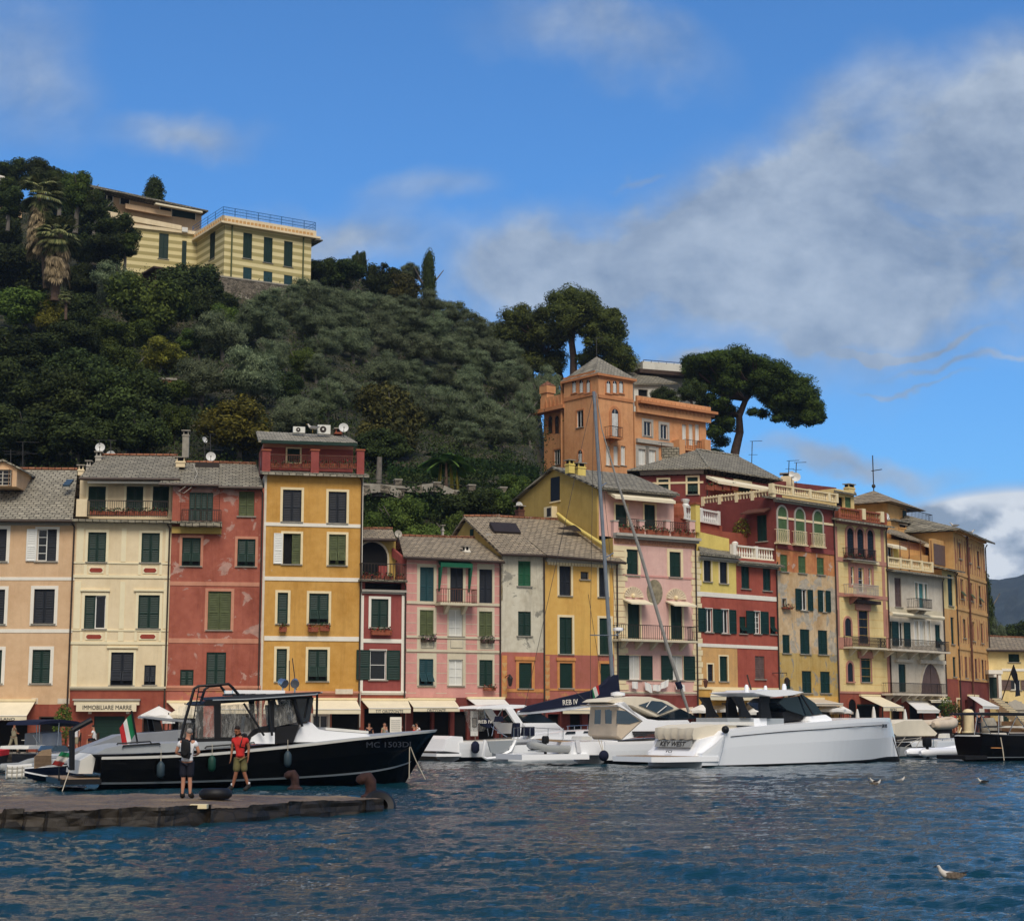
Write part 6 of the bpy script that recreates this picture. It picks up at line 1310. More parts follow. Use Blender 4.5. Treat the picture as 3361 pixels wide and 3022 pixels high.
def tree(k,px,cy,rx,ry,label,group=True,Y=None,seed=0):
 r=random.Random(int(px*7+cy));ry*=r.uniform(1.0,1.3);px+=r.uniform(-6,6);cy+=r.uniform(-8,6);name,_,grp=KIND[k];by=cy+ry*1.0
 if Y is None:Y=hillY(px,by)-1.0
 c=at(px,cy,Y);Y-=rx/F*Y*.45;c=at(px,cy,Y);e_=r.uniform(.84,1.04)if k=='o' else r.uniform(.92,1.12);sx=rx/F*Y*1.32*e_;sz=ry/F*Y*1.38*e_;base=at(px,cy,Y);base.z=at(px,by,Y).z-.4
 root=empty(name,base);tag(root,label,'tree',grp if group else None)
 o=bpy.data.objects.new('crown',r.choice(PROTO[k]));col.objects.link(o);o.parent=root;o.location=(0,0,c.z-base.z);o.scale=(sx,(sx+sz)*.5,sz);o.rotation_euler=(0,0,r.uniform(0,6.28))
 o.scale=(sx,sx*.95,sz)
 t=bpy.data.objects.new('trunk',r.choice(TR));col.objects.link(t);t.parent=root;t.location=(0,0,-.6);hgt=(c.z-base.z)+.6;t.scale=(hgt*1.1,hgt*1.1,hgt*1.25)
 return root
ORD=['first','second','third','fourth','fifth','sixth','seventh','eighth','ninth','tenth','eleventh','twelfth']
def row(t,place,items):
 items=sorted(items,key=lambda q:q[0]);cnt={};n={}
 for q in items:cnt[q[4]]=cnt.get(q[4],0)+1
 for q in items:
  k=q[4];i=n.get(k,0);n[k]=i+1;px,cy=T(t,q[0],q[1]);w=(ORD[i]+' from the left ' if cnt[k]>1 else '')
  tree(k,px,cy,q[2]/TL[t][2],q[3]/TL[t][2],KIND[k][1]+', '+w+place)
row('D1','on the skyline left of the villa',[(60,140,110,80,'d'),(240,150,110,90,'d'),(430,215,90,75,'m'),(560,330,60,60,'m')])
row('D1','around the two palms',[(30,330,90,80,'d'),(430,370,140,110,'d'),(580,430,130,110,'d'),(690,450,110,80,'m'),(50,480,110,90,'d')])
row('D1','level with the striped villa base',[(100,690,170,120,'d'),(520,590,120,100,'d'),(690,590,120,95,'o'),(850,620,80,40,'m'),(700,770,150,110,'o'),(490,770,110,90,'d')])
row('D1','in the rank below the villa terrace',[(150,930,200,130,'m'),(335,960,110,85,'y'),(480,980,130,110,'d'),(900,920,220,150,'m'),(1150,800,215,140,'d'),(1270,930,130,100,'d'),(1340,1000,80,80,'m')])
row('D1','in the middle of the left hillside',[(130,1180,220,130,'d'),(450,1130,170,90,'d'),(640,1100,150,80,'m'),(800,1080,110,70,'m'),(950,1210,130,90,'y'),(1150,1130,100,65,'m')])
row('D1','above the roof of the cream house',[(420,1330,210,120,'d'),(720,1280,150,100,'m'),(120,1430,200,150,'d'),(370,1500,190,140,'d'),(620,1480,190,140,'d'),(860,1500,180,140,'d'),(1000,1430,140,80,'m')])
row('D1','low behind the left roofs',[(150,1690,220,130,'d'),(480,1700,220,130,'d'),(800,1680,190,130,'d'),(1060,1610,90,90,'m'),(1440,1650,235,140,'y')])
row('D1','between villa wall and yellow bush',[(1330,1100,150,115,'o'),(1560,1040,180,100,'o'),(1620,890,150,80,'o'),(1200,1330,185,140,'o'),(1480,1340,185,140,'o'),(1640,1190,120,90,'o'),(1710,1400,90,70,'d'),(1800,1235,80,80,'m'),(1780,1580,150,90,'o')])
row('D2','on the skyline right of the villa',[(270,260,80,70,'d'),(410,260,120,75,'d'),(520,215,50,60,'d'),(650,300,110,85,'d'),(780,370,110,75,'b'),(830,270,70,60,'o')])
tree('c',T('D2',920,300)[0],T('D2',920,300)[1],34,66,'dark blunt cypress at the right end of the skyline trees')
tree('c',T('D1',918,240)[0],T('D1',918,240)[1],46,42,'rounded dark cypress behind the penthouse villa roof',Y=225)
for q in((450,240,100,110,'m','leafy green tree hiding the left end of the penthouse villa roof',190),(560,340,85,75,'d','dark tree before the left windows of the penthouse villa',190),(700,470,110,85,'d','dark tree before the left wing wall of the striped villa',184),(740,560,90,60,'m','green tree at the lower left corner of the striped villa wing',183),(350,200,90,80,'d','dark tree on the skyline between the palms and the penthouse villa',196),(60,240,90,60,'m','green tree filling the skyline under the white balustrade',196),(50,300,100,60,'d','dark tree growing before the white sloping balustrade',192),(640,560,120,90,'d','dark tree between the palms and the striped villa wing',182)):
 x_,y_=T('D1',q[0],q[1]);tree(q[4],x_,y_,q[2]/1.82,q[3]/1.82,q[5],True,q[6])
R_=['in the topmost row of the grove','in the second row of the grove','in the third row of the grove','in the fourth row of the grove','in the fifth row of the grove','in the sixth row of the grove','in the lowest row of the grove']
G=[[(170,400,120,70),(310,430,135,85),(480,430,140,80),(650,470,120,75),(800,480,110,75),(920,470,100,70)],
     [(1050,510,110,65),(1180,570,110,65),(1290,630,110,65),(90,480,110,75),(250,560,125,80),(430,560,135,80),(620,580,130,80),(820,560,120,75)],
     [(960,600,120,75),(1120,660,120,75),(1270,710,120,75),(1400,760,115,70),(300,690,115,85),(480,680,135,85),(700,690,130,80)],
     [(880,700,125,80),(1050,760,120,80),(1210,810,120,75),(1360,850,130,80),(1490,850,75,80),(250,820,110,70)],
     [(400,950,130,85),(650,850,135,95),(820,880,120,85),(980,900,110,75),(1140,920,120,80),(1390,950,120,90),(1510,980,60,75)],
     [(310,1010,125,85),(560,1000,120,80),(800,1010,110,80),(1000,1030,120,80),(1180,1020,115,80),(1470,1080,85,80),(120,1090,120,80)],
     [(950,1100,120,80),(1100,1120,130,90),(1280,1100,125,85),(1430,1150,100,85),(1520,1190,50,80),(1340,1230,120,75),(1150,1230,110,65)]]
for w,g_ in zip(R_,G):row('D2',w,[q+('o',)for q in g_])
tree('b',*T('D2',700,1150),100,86,'big dark brownish magnolia like tree above the road wall',False)
tree('d',*T('D2',610,1320),95,46,'dark spreading tree with a pale bare trunk right of the ochre house terrace',False)
g=MB();a,b=at(1243,1592,127),at(1246,1500,127);g.tube([a,b],.24,'bark_grey',10,.2);tag(g.build('tree_trunk',None,smooth=True),'pale bare tree trunk rising behind the stone road wall','tree')
row('S','below the stone road wall',[(1235,1745,50,60,'m'),(1320,1700,80,80,'m'),(1400,1790,80,60,'m'),(1290,1800,70,60,'d'),(1440,1830,60,50,'m')])
row('S','below the wall, left of the yellow gable',[(1560,1665,90,40,'d'),(1640,1660,60,50,'m'),(1500,1760,60,60,'m'),(1690,1600,60,45,'m')])
tree('d',3215,1985,42,85,'dark tree standing behind the far right end of the row',False,Y=190);tree('o',3268,2075,42,42,'grey green tree right of the tawny palazzo above the low slate roof',False,Y=195)
tree('d',3350,2085,52,46,'dark pine like tree at the right edge of the photo above the slate roof',False,Y=200);tree('d',3300,2112,20,18,'small dark bush left of the tree at the right edge',False,Y=198)
tree('d',2170,1310,45,30,'dark shrub on the terrace of the white hillside house',False,Y=184);tree('d',2270,1280,40,40,'dark shrub between the white hillside house and the umbrella pine',False,Y=186);tree('o',1790,1300,60,70,'grey olive tree against the left wall of the orange castle',False,Y=186)

def fillc(cx,cy,rx,ry,n,q,seed,skip=None):
 r=random.Random(seed);out=[]
 while len(out)<n:
  x,y=r.uniform(-1,1),r.uniform(-1,1)
  if x*x+y*y<1 and not(skip and skip[0]<cx+x*rx<skip[2]and skip[1]<cy+y*ry<skip[3]):out.append((cx+x*rx,cy+y*ry,q*r.uniform(.7,1.1)))
 return out
def fille(top,bot,n,q,seed):
 r=random.Random(seed);x0,x1=top[0][0],top[-1][0];out=[]
 for i in range(n):x=r.uniform(x0,x1);a,b=interp(top,x)+35,interp(bot,x);out.append((x,a+(b-a)*r.random()**1.2,q*r.uniform(.8,1.15)))
 return out
def pine(name,label,clumps,t,Y,trunk,size,mat,seed,per=330,flat=.7,limbs=1,depth=1.0,r_tr=.55,ty=0,big=1.42):
 r=random.Random(seed);L=[];base=None;pts=[at(*T(t,x,y),Y+dy)for x,y,dy in trunk];base=pts[0].copy()
 root=empty(name,base);tag(root,label,'pine tree');cs=[]
 for x,y,q in clumps:
  for k in range(3):
   dy=r.uniform(-depth,depth)if k else 0;c=at(*T(t,x,y),Y+dy)-base;rr=q/TL[t][2]*Y/F*big;L.append(((c.x+r.uniform(-.3,.3)*rr,c.y,c.z+r.uniform(-.25,.25)*rr),(rr*.8,rr*.8,rr*.8*flat)));cs.append(c)
 me=foliage('crown',L,per*len(L),size,mat,seed,.6,up=.9,thin=.28);o=bpy.data.objects.new('crown',me);col.objects.link(o);o.parent=root
 g=MB();P=[p-base for p in pts];P[0]=P[0]-Vector((0,0,4));n=len(P);g.tube(P,[r_tr*(1-.55*i/(n-1))for i in range(n)],'bark',9)
 for c in cs[::limbs]:
  j=min(range(1,n),key=lambda i:(P[i]-c).length*(1.0 if P[i].z<c.z+1 else 3));s=P[j];hd_=(Vector((c.x,c.y,0))-Vector((s.x,s.y,0))).length
  if hd_>2.3*(c.z-s.z)+1.2:continue
  m_=s.lerp(c,.5)+Vector((0,0,-.1*(c-s).length));g.tube([s,m_,c],[r_tr*.32,r_tr*.2,.05],'bark',5)
 g.build('trunk',root,smooth=True);return root
pine('umbrella_pine','umbrella pine with a broad rounded canopy right of the orange castle',
     [(1090,450,50),(1180,440,65),(1270,425,70),(1360,420,75),(1450,440,75),(1540,470,75),(1630,510,75),(1710,560,75),(1780,610,75),(1840,670,70),(1870,740,60),(1850,810,50),(1150,510,60),(1230,520,70),(1330,500,75),(1430,510,80),(1520,550,80),(1610,600,80),(1690,650,80),(1760,710,80),(1800,780,70),(1760,840,40),(1700,790,60),
      (1640,720,60),(1560,680,50),(1640,820,35),(1560,790,40),(1480,770,35),(1160,600,50),(1110,650,50),(1200,690,55),(1280,720,45),(1250,800,50),(1310,860,45),(1240,900,50),(1290,960,50),(1250,1020,40),(1340,640,40),(1180,570,50)]+fille([(1080,440),(1270,395),(1450,410),(1700,520),(1860,680),(1900,760)],[(1080,540),(1250,610),(1400,590),(1550,700),(1700,830),(1850,840),(1900,800)],55,48,5)+[(x,interp([(1080,440),(1270,395),(1450,410),(1700,520),(1860,680)],x)+18,34)for x in range(1090,1870,22)]+fillc(1260,760,110,180,22,38,6)+[(1400,590,55),(1460,630,50),(1530,640,55),(1350,570,55),(1600,700,50)],
     'C3',190,[(1310,1120,0),(1380,1000,0),(1405,900,0),(1400,800,0),(1440,700,0),(1500,620,0)],.17,'leaf_upine',71,260,.62,2,5.5,.58)
pine('maritime_pine','tall irregular maritime pine behind the tower of the orange castle',
     [(250,60,50),(330,40,55),(400,50,55),(460,70,45),(260,120,55),(350,120,75),(440,130,65),(520,170,55),(590,185,55),(615,250,50),(550,250,65),(470,230,60),(390,200,60),(300,200,50),(600,330,60),(540,330,50),(640,400,55),(590,420,50),(700,460,45),(660,500,45),(560,470,40),(470,400,45),(430,440,45)]+fillc(450,250,220,215,24,38,7,(310,300,430,520))+fillc(640,450,90,80,8,38,9),
     'C3',196,[(350,520,0),(352,430,0),(340,330,0),(350,250,0),(390,170,0)],.18,'leaf_pine',72,300,.8,2,4,.5,0,1.7)
pine('maritime_pine','broad maritime pine leaning left on the crest beside the olive grove',
     [(30,130,45),(100,185,60),(50,230,65),(170,150,50),(150,250,75),(50,330,70),(130,370,75),(210,310,60),(230,420,60),(100,440,60),(180,480,55),(-40,180,60),(-60,280,70),(-40,380,70),(20,430,60),(250,480,50),(-110,330,60),(-90,420,60)]+fillc(70,310,200,190,26,40,8),
     'C3',201,[(330,560,0),(250,490,0),(180,400,0),(120,300,0)],.18,'leaf_pine',73,300,.8,2,4,.45,0,1.6)

tree('o',*T('D2',1640,920),48,50,'silvery olive tree behind the turret of the orange castle',Y=192)
def palm(label,t,X,Y_,rad,bx,by,Yd,skirt,seed):
 r=random.Random(seed);c=at(*T(t,X,Y_),Yd);b=at(*T(t,bx,by),Yd);root=empty('fan_palm',b);tag(root,label,'palm tree');c=c-b;q=rad/TL[t][2]*Yd/F
 def frond(g,s,d,L,mat,fan=15):
  d=d.normalized();side=d.cross(Vector((0,0,1)));side=side.normalized()if side.length>.05 else Vector((1,0,0));m_=s+d*L*.5;g.tube([s,m_],.03,mat,3)
  for k in range(fan):
   a=(k/(fan-1)-.5)*2.5;e=(d*math.cos(a)+side*math.sin(a)).normalized();w=side*math.cos(a)-d*math.sin(a);w=w*L*.04;l=L*.55*(1-.25*abs(a));e1=m_+e*l*.6;e2=e1+(e+Vector((0,0,-.9))).normalized()*l*.45
   g.add([m_,e1+w,e2,e1-w],[(0,1,2,3)],mat)
 g=MB()
 for k in range(60):
  a=r.uniform(0,6.28);el=r.uniform(-1.1,1.0);frond(g,c,Vector((math.cos(a)*math.cos(el),math.sin(a)*math.cos(el),math.sin(el))),q*r.uniform(.8,1.1),'leaf_palm')
 g.build('crown',root);g=MB();H_=skirt/TL[t][2]*Yd/F
 for k in range(150):
  a=r.uniform(0,6.28);z=-r.uniform(.1,1)*H_;rr=q*.22;s=c+Vector((math.cos(a)*rr,math.sin(a)*rr,z));frond(g,s,Vector((math.cos(a)*.45,math.sin(a)*.45,-1)),q*r.uniform(.5,.8),'palm_dead',9)
 g.build('dead_fronds',root);g=MB();g.tube([Vector((0,0,-1)),c],q*.16,'bark',9);g.build('trunk',root)
palm('taller fan palm with a long skirt of dead fronds high on the left','D1',250,250,165,285,760,168,330,5)
palm('shorter fan palm with a shaggy brown skirt beside the taller palm','D1',350,490,165,330,830,166,230,6)
palm('small young fan palm below the two tall palms','D1',395,860,55,395,940,160,10,7)

def banana():
 c=at(*T('A5',880,700),127.5);root=empty('banana_plant',c);tag(root,'banana plant with long torn leaves behind the stone wall','plant');r=random.Random(3);g=MB();tips=[(930,380),(1050,430),(1150,540),(1060,590),(740,480),(650,480),(700,540),(850,440),(1000,500),(620,500),(770,600),(960,600)]
 for i,(x,y)in enumerate(tips):
  tip=at(*T('A5',x,y),127.5+r.uniform(-1.5,1.5))-c;s=Vector(((tip.x)*.12,0,1.9));m_=s.lerp(tip,.5)+Vector((0,0,.5));n=8;prev=None
  for k in range(n+1):
   u=k/n;p=s*(1-u)**2+m_*2*u*(1-u)+tip*u*u;w=.68*math.sin(math.pi*min(1,u*.9+.08))**.7;d=(tip-s).normalized();sd=d.cross(Vector((0,.5,1))).normalized();cur=(p-sd*w+Vector((0,0,-.15)),p,p+sd*w+Vector((0,0,-.15)))
   if prev:g.quad(prev[0],prev[1],cur[1],cur[0],'leaf_banana');g.quad(prev[1],prev[2],cur[2],cur[1],'leaf_banana')
   prev=cur
 g.build('leaves',root);g=MB()
 for dx in(-.6,0,.5,1.0):g.tube([(dx,0,-1),(dx*.7,0,2.0)],.16,'leaf_yel' if dx else 'bark',7,.09)
 g.build('stem',root)
banana()
def hedge(label,px0,Y0,px1,Y1,y0a,y0b,y1a,y1b,th,mat='leaf_hedge',name='hedge',kind=None,sz=.11,dens=60):
 f=Frame(px0,Y0,px1,Y1,0,y0a);rs=np.random.RandomState(int(px0));ta,tb=f.P('S',px0,y0a).z,f.P('S',px1,y0b).z;ba,bb_=f.P('S',px0,y1a).z,f.P('S',px1,y1b).z;n=int(f.L*max(ta-ba,tb-bb_)*dens)
 u=rs.rand(n);v=1-rs.rand(n)**1.3;top=ta+(tb-ta)*u;bot=ba+(bb_-ba)*u;bul=.25*np.sin(u*f.L*1.1)+.15*np.sin(u*f.L*2.7+1)
 yv=np.where(v>.93,rs.rand(n)*th,-bul*.5+rs.normal(size=n)*.12);C=np.stack([u*f.L,yv,bot+(top-bot+bul)*v+rs.normal(size=n)*.06],1)
 a=rs.normal(size=(n,3));a/=np.linalg.norm(a,axis=1)[:,None];b=np.cross(a,rs.normal(size=(n,3)));b/=np.linalg.norm(b,axis=1)[:,None]
 L=f.L;ex=(np.array([(0,.25,ba),(L,.25,bb_),(L,.25,tb-.3),(0,.25,ta-.3),(0,th,ta-.3),(L,th,tb-.3)]),np.array([(0,1,2,3),(3,2,5,4)]))
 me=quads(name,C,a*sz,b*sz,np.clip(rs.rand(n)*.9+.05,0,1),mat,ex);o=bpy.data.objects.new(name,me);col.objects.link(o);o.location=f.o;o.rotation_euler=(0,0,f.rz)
 tag(o,label,None if kind else name,kind=kind);return o
hedge('long clipped dark hedge under the olive grove left of the castle',1420,134,1775,139,1470,1520,1560,1590,2)
hedge('lower rounded hedge right of the banana plant',1520,128.5,1740,131,1560,1585,1625,1640,2.5)
hedge('dark hedge behind the stone wall left of the banana plant',1275,129.5,1430,131,1515,1530,1590,1605,2)
iv=hedge('ivy',1330,122.1,1540,123.6,1598,1620,1700,1690,.2,'leaf_ivy','ivy','stuff',.13,55)
hedge('ivy',1540,122.8,1720,124.8,1645,1650,1710,1720,.3,'leaf_ivy','ivy','stuff',.13,50)
hedge('ivy',1195,122.1,1335,122.9,1612,1622,1680,1690,.2,'leaf_ivy','ivy','stuff',.12,22)
def undergrowth():
 rs=np.random.RandomState(5);n=3000;r=random.Random(9);C=[];tones=[]
 for i in range(n):
  px=r.uniform(-300,2150);rw=hill_row(px);py=rw[0][0]+(rw[-1][0]-rw[0][0])*r.random()**.9
  if 1180<px<1660 and py>1600 and r.random()<.3:continue
  p=on_hill(px,py);k=70;q=rs.normal(size=(k,3))*np.array([.9,.8,.4])+np.array([p.x,p.y,p.z+.2]);C.append(q);tones.append(np.clip(rs.rand(k)*.6+r.random()*.4,0,1))
 C=np.vstack(C);n=len(C);a=rs.normal(size=(n,3));a/=np.linalg.norm(a,axis=1)[:,None];b=np.cross(a,rs.normal(size=(n,3)));b/=np.linalg.norm(b,axis=1)[:,None]
 o=bpy.data.objects.new('undergrowth',quads('undergrowth',C,a*.13,b*.1,np.concatenate(tones),'leaf_dark'));col.objects.link(o);tag(o,kind='stuff')
undergrowth()
# dark timber pergola under the striped villa
f=Frame(452,181,560,183,0);a=f.P('D1',815,675);b=f.P('D1',1015,690);c_=f.P('D1',815,790);root=empty('pergola',f.o+Vector((0,0,c_.z)),f.rz);tag(root,'dark roofed open pergola under the left wing of the striped villa','pergola');Mx=Matrix.Translation((0,0,-c_.z));g=MB()
g.box(-.2,-.8,a.z-.2,f.L+.2,3,a.z,'wood_dk');g.build('roof',root,Mx);
for k in range(4):x=.1+(f.L-.3)*k/3;g=MB();g.box(x,-.5,c_.z,x+.14,-.36,a.z-.2,'wood_dk');g.build('post',root,Mx)
g=MB();g.box(-.2,-.5,c_.z-.9,f.L+.2,3,c_.z,'rubble');g.box(-.2,2.6,c_.z,f.L+.2,2.8,a.z-.2,'wood_dk');g.build('base',root,Mx)
# ---------------------------------------------------------------- pier
glassy('gloss_white',(240,241,242),.18);glassy('gloss_black',(5,5,6),.2);M['gloss_black'].node_tree.nodes['Principled BSDF'].inputs['Specular IOR Level'].default_value=.22;glassy('gloss_navy',(18,24,44),.12);glassy('gloss_grey',(150,156,160),.2);glassy('tint_glass',(24,34,42),.05)
glassy('hull_white',(234,237,240),.25);plain('deck_grey',(160,164,166),.5,var=.05);plain('cushion',(214,212,204),.8,var=.05);plain('black_mat',(20,20,22),.55,var=.1);plain('teak',(150,126,100),.7,var=.15,sc=8)
plain('cover_cream',(222,212,190),.85,var=.06,sc=1.5);plain('cover_grey',(140,144,150),.8,var=.08,sc=1.2);plain('navy_cloth',(18,24,48),.85,var=.15);plain('red_cloth',(190,44,40),.8,var=.12,sc=6);plain('rubber_grey',(150,152,150),.6,var=.06)
plain('fender_blue',(50,66,74),.5);plain('fender_green',(18,62,50),.5);plain('flag_green',(20,110,70),.8);plain('flag_white',(224,222,214),.8);plain('flag_red',(186,40,40),.8);plain('rope',(190,180,160),.9);plain('buoy',(216,206,160),.6)
plain('skin',(186,134,108),.6,var=.06,sc=6);plain('skin_tan',(150,98,72),.6,var=.06,sc=6);plain('hair_grey',(142,136,130),.9,sc=20);plain('hair_dark',(34,28,26),.9,sc=20);plain('cloth_white',(222,222,224),.85,var=.06,sc=6);plain('cloth_navy',(24,26,40),.85,var=.15,sc=6)
plain('cloth_khaki',(104,98,62),.85,var=.25,sc=9);plain('boot',(38,36,34),.8,var=.2,sc=9);plain('cloth_beige',(148,140,116),.85,var=.1);plain('cloth_red',(196,36,40),.85);plain('pack_black',(22,22,24),.75,var=.25,sc=7)
def vinyl():
 m,nt,b=newmat('vinyl');t=N(nt,'ShaderNodeTexCoord');mp_=N(nt,'ShaderNodeMapping');mp_.inputs['Rotation'].default_value=(0,.6,0);mp_.inputs['Scale'].default_value=(5,1,1.6);nt.links.new(t.outputs['Object'],mp_.inputs[0])
 n=noise(nt,mp_.outputs[0],1.4,4,.6,1.2);f=N(nt,'ShaderNodeMapRange');nt.links.new(n.outputs[0],f.inputs[0]);f.inputs[1].default_value=.45;f.inputs[2].default_value=.62;f.inputs[3].default_value=.15;f.inputs[4].default_value=.5
 nt.links.new(f.outputs[0],b.inputs['Alpha']);b.inputs['Base Color'].default_value=lin((176,174,168));b.inputs['Roughness'].default_value=.25;bump(nt,b,n.outputs[0],.5,.05)
vinyl()
def wet_stone():
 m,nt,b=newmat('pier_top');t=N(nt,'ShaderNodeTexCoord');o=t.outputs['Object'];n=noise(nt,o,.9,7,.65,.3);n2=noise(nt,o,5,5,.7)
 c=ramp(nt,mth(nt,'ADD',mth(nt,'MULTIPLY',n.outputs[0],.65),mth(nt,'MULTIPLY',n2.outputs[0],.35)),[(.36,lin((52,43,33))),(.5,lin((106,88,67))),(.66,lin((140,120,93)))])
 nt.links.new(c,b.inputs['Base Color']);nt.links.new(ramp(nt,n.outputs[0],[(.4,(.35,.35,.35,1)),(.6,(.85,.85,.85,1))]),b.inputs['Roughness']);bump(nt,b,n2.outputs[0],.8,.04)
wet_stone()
FR=[(-500,36.8),(0,38.0),(300,38.6),(550,39.5),(850,42.2),(1076,44.6),(1180,45.4),(1262,46.2)];BK_=[(-500,43),(0,44.5),(300,46),(700,47.3),(920,47.5),(1106,47.6),(1200,47.2),(1262,46.5)]
PZ=.456
from mathutils import noise as mnoise
def pz(px):return interp([(550,.456),(1000,.36),(1262,.32)],px)
def pier():
 r=random.Random(8);JN=[-500]
 while JN[-1]<1300:JN.append(JN[-1]+r.choice((49,70,91,126,168)))
 V=[];Fs=[];g=MB();cols=list(range(-500,1262,7))+[1262];nb=9;rows=[]
 for px in cols:
  a=at(px,YH,interp(FR,px));b=at(px,YH,interp(BK_,px));col_=[];stone_i=sum(j<=px for j in JN);rr=random.Random(stone_i);jut=rr.uniform(-.13,.1)+(.06 if any(abs(px-j)<4 for j in JN)else 0);hz=rr.uniform(-.06,.05)
  for z in(-.5,-.1,.1,.26,.38):nn_=mnoise.noise(Vector((a.x*2.2,z*7,3)));col_.append((a.x,a.y-jut-nn_*.12-(.1 if z<.2 else 0),z*pz(px)/.456+nn_*.02))
  for k in range(nb):s=k/(nb-1);col_.append((a.x+(b.x-a.x)*s,a.y+(b.y-a.y)*s-(jut if k==0 else 0),pz(px)+(hz if k==0 else 0)+.03*mnoise.noise(Vector((px*.012,k*.9,1)))+r.uniform(-.006,.006)))
  col_.append((b.x,b.y+.1,-.5));rows.append(col_)
 n=len(rows[0])
 for i in range(len(rows)-1):
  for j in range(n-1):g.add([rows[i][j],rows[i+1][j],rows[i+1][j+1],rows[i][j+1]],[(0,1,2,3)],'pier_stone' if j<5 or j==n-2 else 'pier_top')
 g.add(rows[-1],[tuple(range(n))],'pier_stone');tag(g.build('pier'),kind='structure')
pier()
def fine(o):
 m=o.modifiers.new('s','SUBSURF');m.levels=m.render_levels=2
def bollard(label,px,py,s):
 b=ground(px,py,pz(px)-.03);root=empty('bollard',b);tag(root,label,'bollard','rusty bollards on the stone pier');g=MB();N_=14
 g.lathe([(.30,0),(.29,.07),(.19,.12),(.17,.18)],(0,0,0),'rust',N_);g.build('foot',root,None,True)
 g=MB();g.tube([(0,0,.08),(-.0,0,.3),(-.02,0,.46),(-.10,0,.575),(-.22,0,.56),(-.33,0,.49),(-.37,0,.44)],[.165,.155,.18,.19,.16,.145,.09],'rust',N_);o=g.build('hook',root,None,True)
 root.scale=(s,s,s)
plain('rust',(58,38,34),.85,var=.45,sc=7)
bollard('rusty hook shaped bollard standing near the middle of the pier edge',*T('C5',1128,1052),.8);bollard('rusty hook shaped bollard at the very tip of the pier',*T('C5',1800,1130),.97)
b=ground(*T('C5',425,1132),PZ);g=MB();g.lathe([(.2,-.1),(.34,-.13),(.42,-.06),(.43,0),(.42,.06),(.34,.13),(.2,.1),(.2,-.1)],(0,0,.12),'black_mat',18);tag(g.build('tyre',None,Matrix.Translation(b),True),'black rubber tyre lying flat on the pier between the two men','tyre')
b=ground(*T('C5',1880,1200),.1);g=MB();g.lathe([(.2,-.1),(.36,-.14),(.46,-.06),(.47,0),(.46,.06),(.36,.14),(.2,.1),(.2,-.1)],(0,0,0),'black_mat',18);tag(g.build('tyre',None,Matrix.Translation(b)@Matrix.Rotation(R(60),4,'X')@Matrix.Rotation(R(25),4,'Y'),True),'dark rubber tyre hanging on the pier tip below the last bollard','tyre')
b=ground(*T('C5',285,1200),.42);g=MB();g.box(-.2,-.1,-.05,.2,.15,.05,'trim_cream');tag(g.build('stone_block',None,Matrix.Translation(b+Vector((0,-.1,0)))),'pale broken stone on the front edge of the pier','stone')

# ---------------------------------------------------------------- people
def skin(name,verts,edges,rad,mat,parent=None,Mx=None,sub=2,root_i=0):
 me=bpy.data.meshes.new(name);me.from_pydata([tuple(v)for v in verts],edges,[]);o=bpy.data.objects.new(name,me);col.objects.link(o)
 m=o.modifiers.new('k','SKIN');m.use_smooth_shade=True;m.branch_smoothing=.6
 for i,r_ in enumerate(rad):r_=r_ if isinstance(r_,tuple)else(r_,r_);me.skin_vertices[0].data[i].radius=r_
 me.skin_vertices[0].data[root_i].use_root=True;s=o.modifiers.new('s','SUBSURF');s.levels=s.render_levels=sub;bpy.context.view_layer.update()
 m2=bpy.data.meshes.new_from_object(o.evaluated_get(bpy.context.evaluated_depsgraph_get()));bpy.data.objects.remove(o);m2.name=name;m2.materials.clear();m2.materials.append(M[mat]);m2.polygons.foreach_set('use_smooth',[True]*len(m2.polygons))
 if mat.startswith('leaf'):pass
 o=bpy.data.objects.new(name,m2);col.objects.link(o)
 if parent:o.parent=parent
 if Mx is not None:o.matrix_local=Mx
 return o
class Body:
 """skeleton in metres: x to the picture's right, y away, z up; one joint per vertex"""
 def __init__(s):s.v=[];s.e=[];s.r=[];s.n={}
 def j(s,name,p,r,par=None):
  s.n[name]=len(s.v);s.v.append(Vector(p));s.r.append(r)
  if par is not None:s.e.append((s.n[par],s.n[name]))
  return s
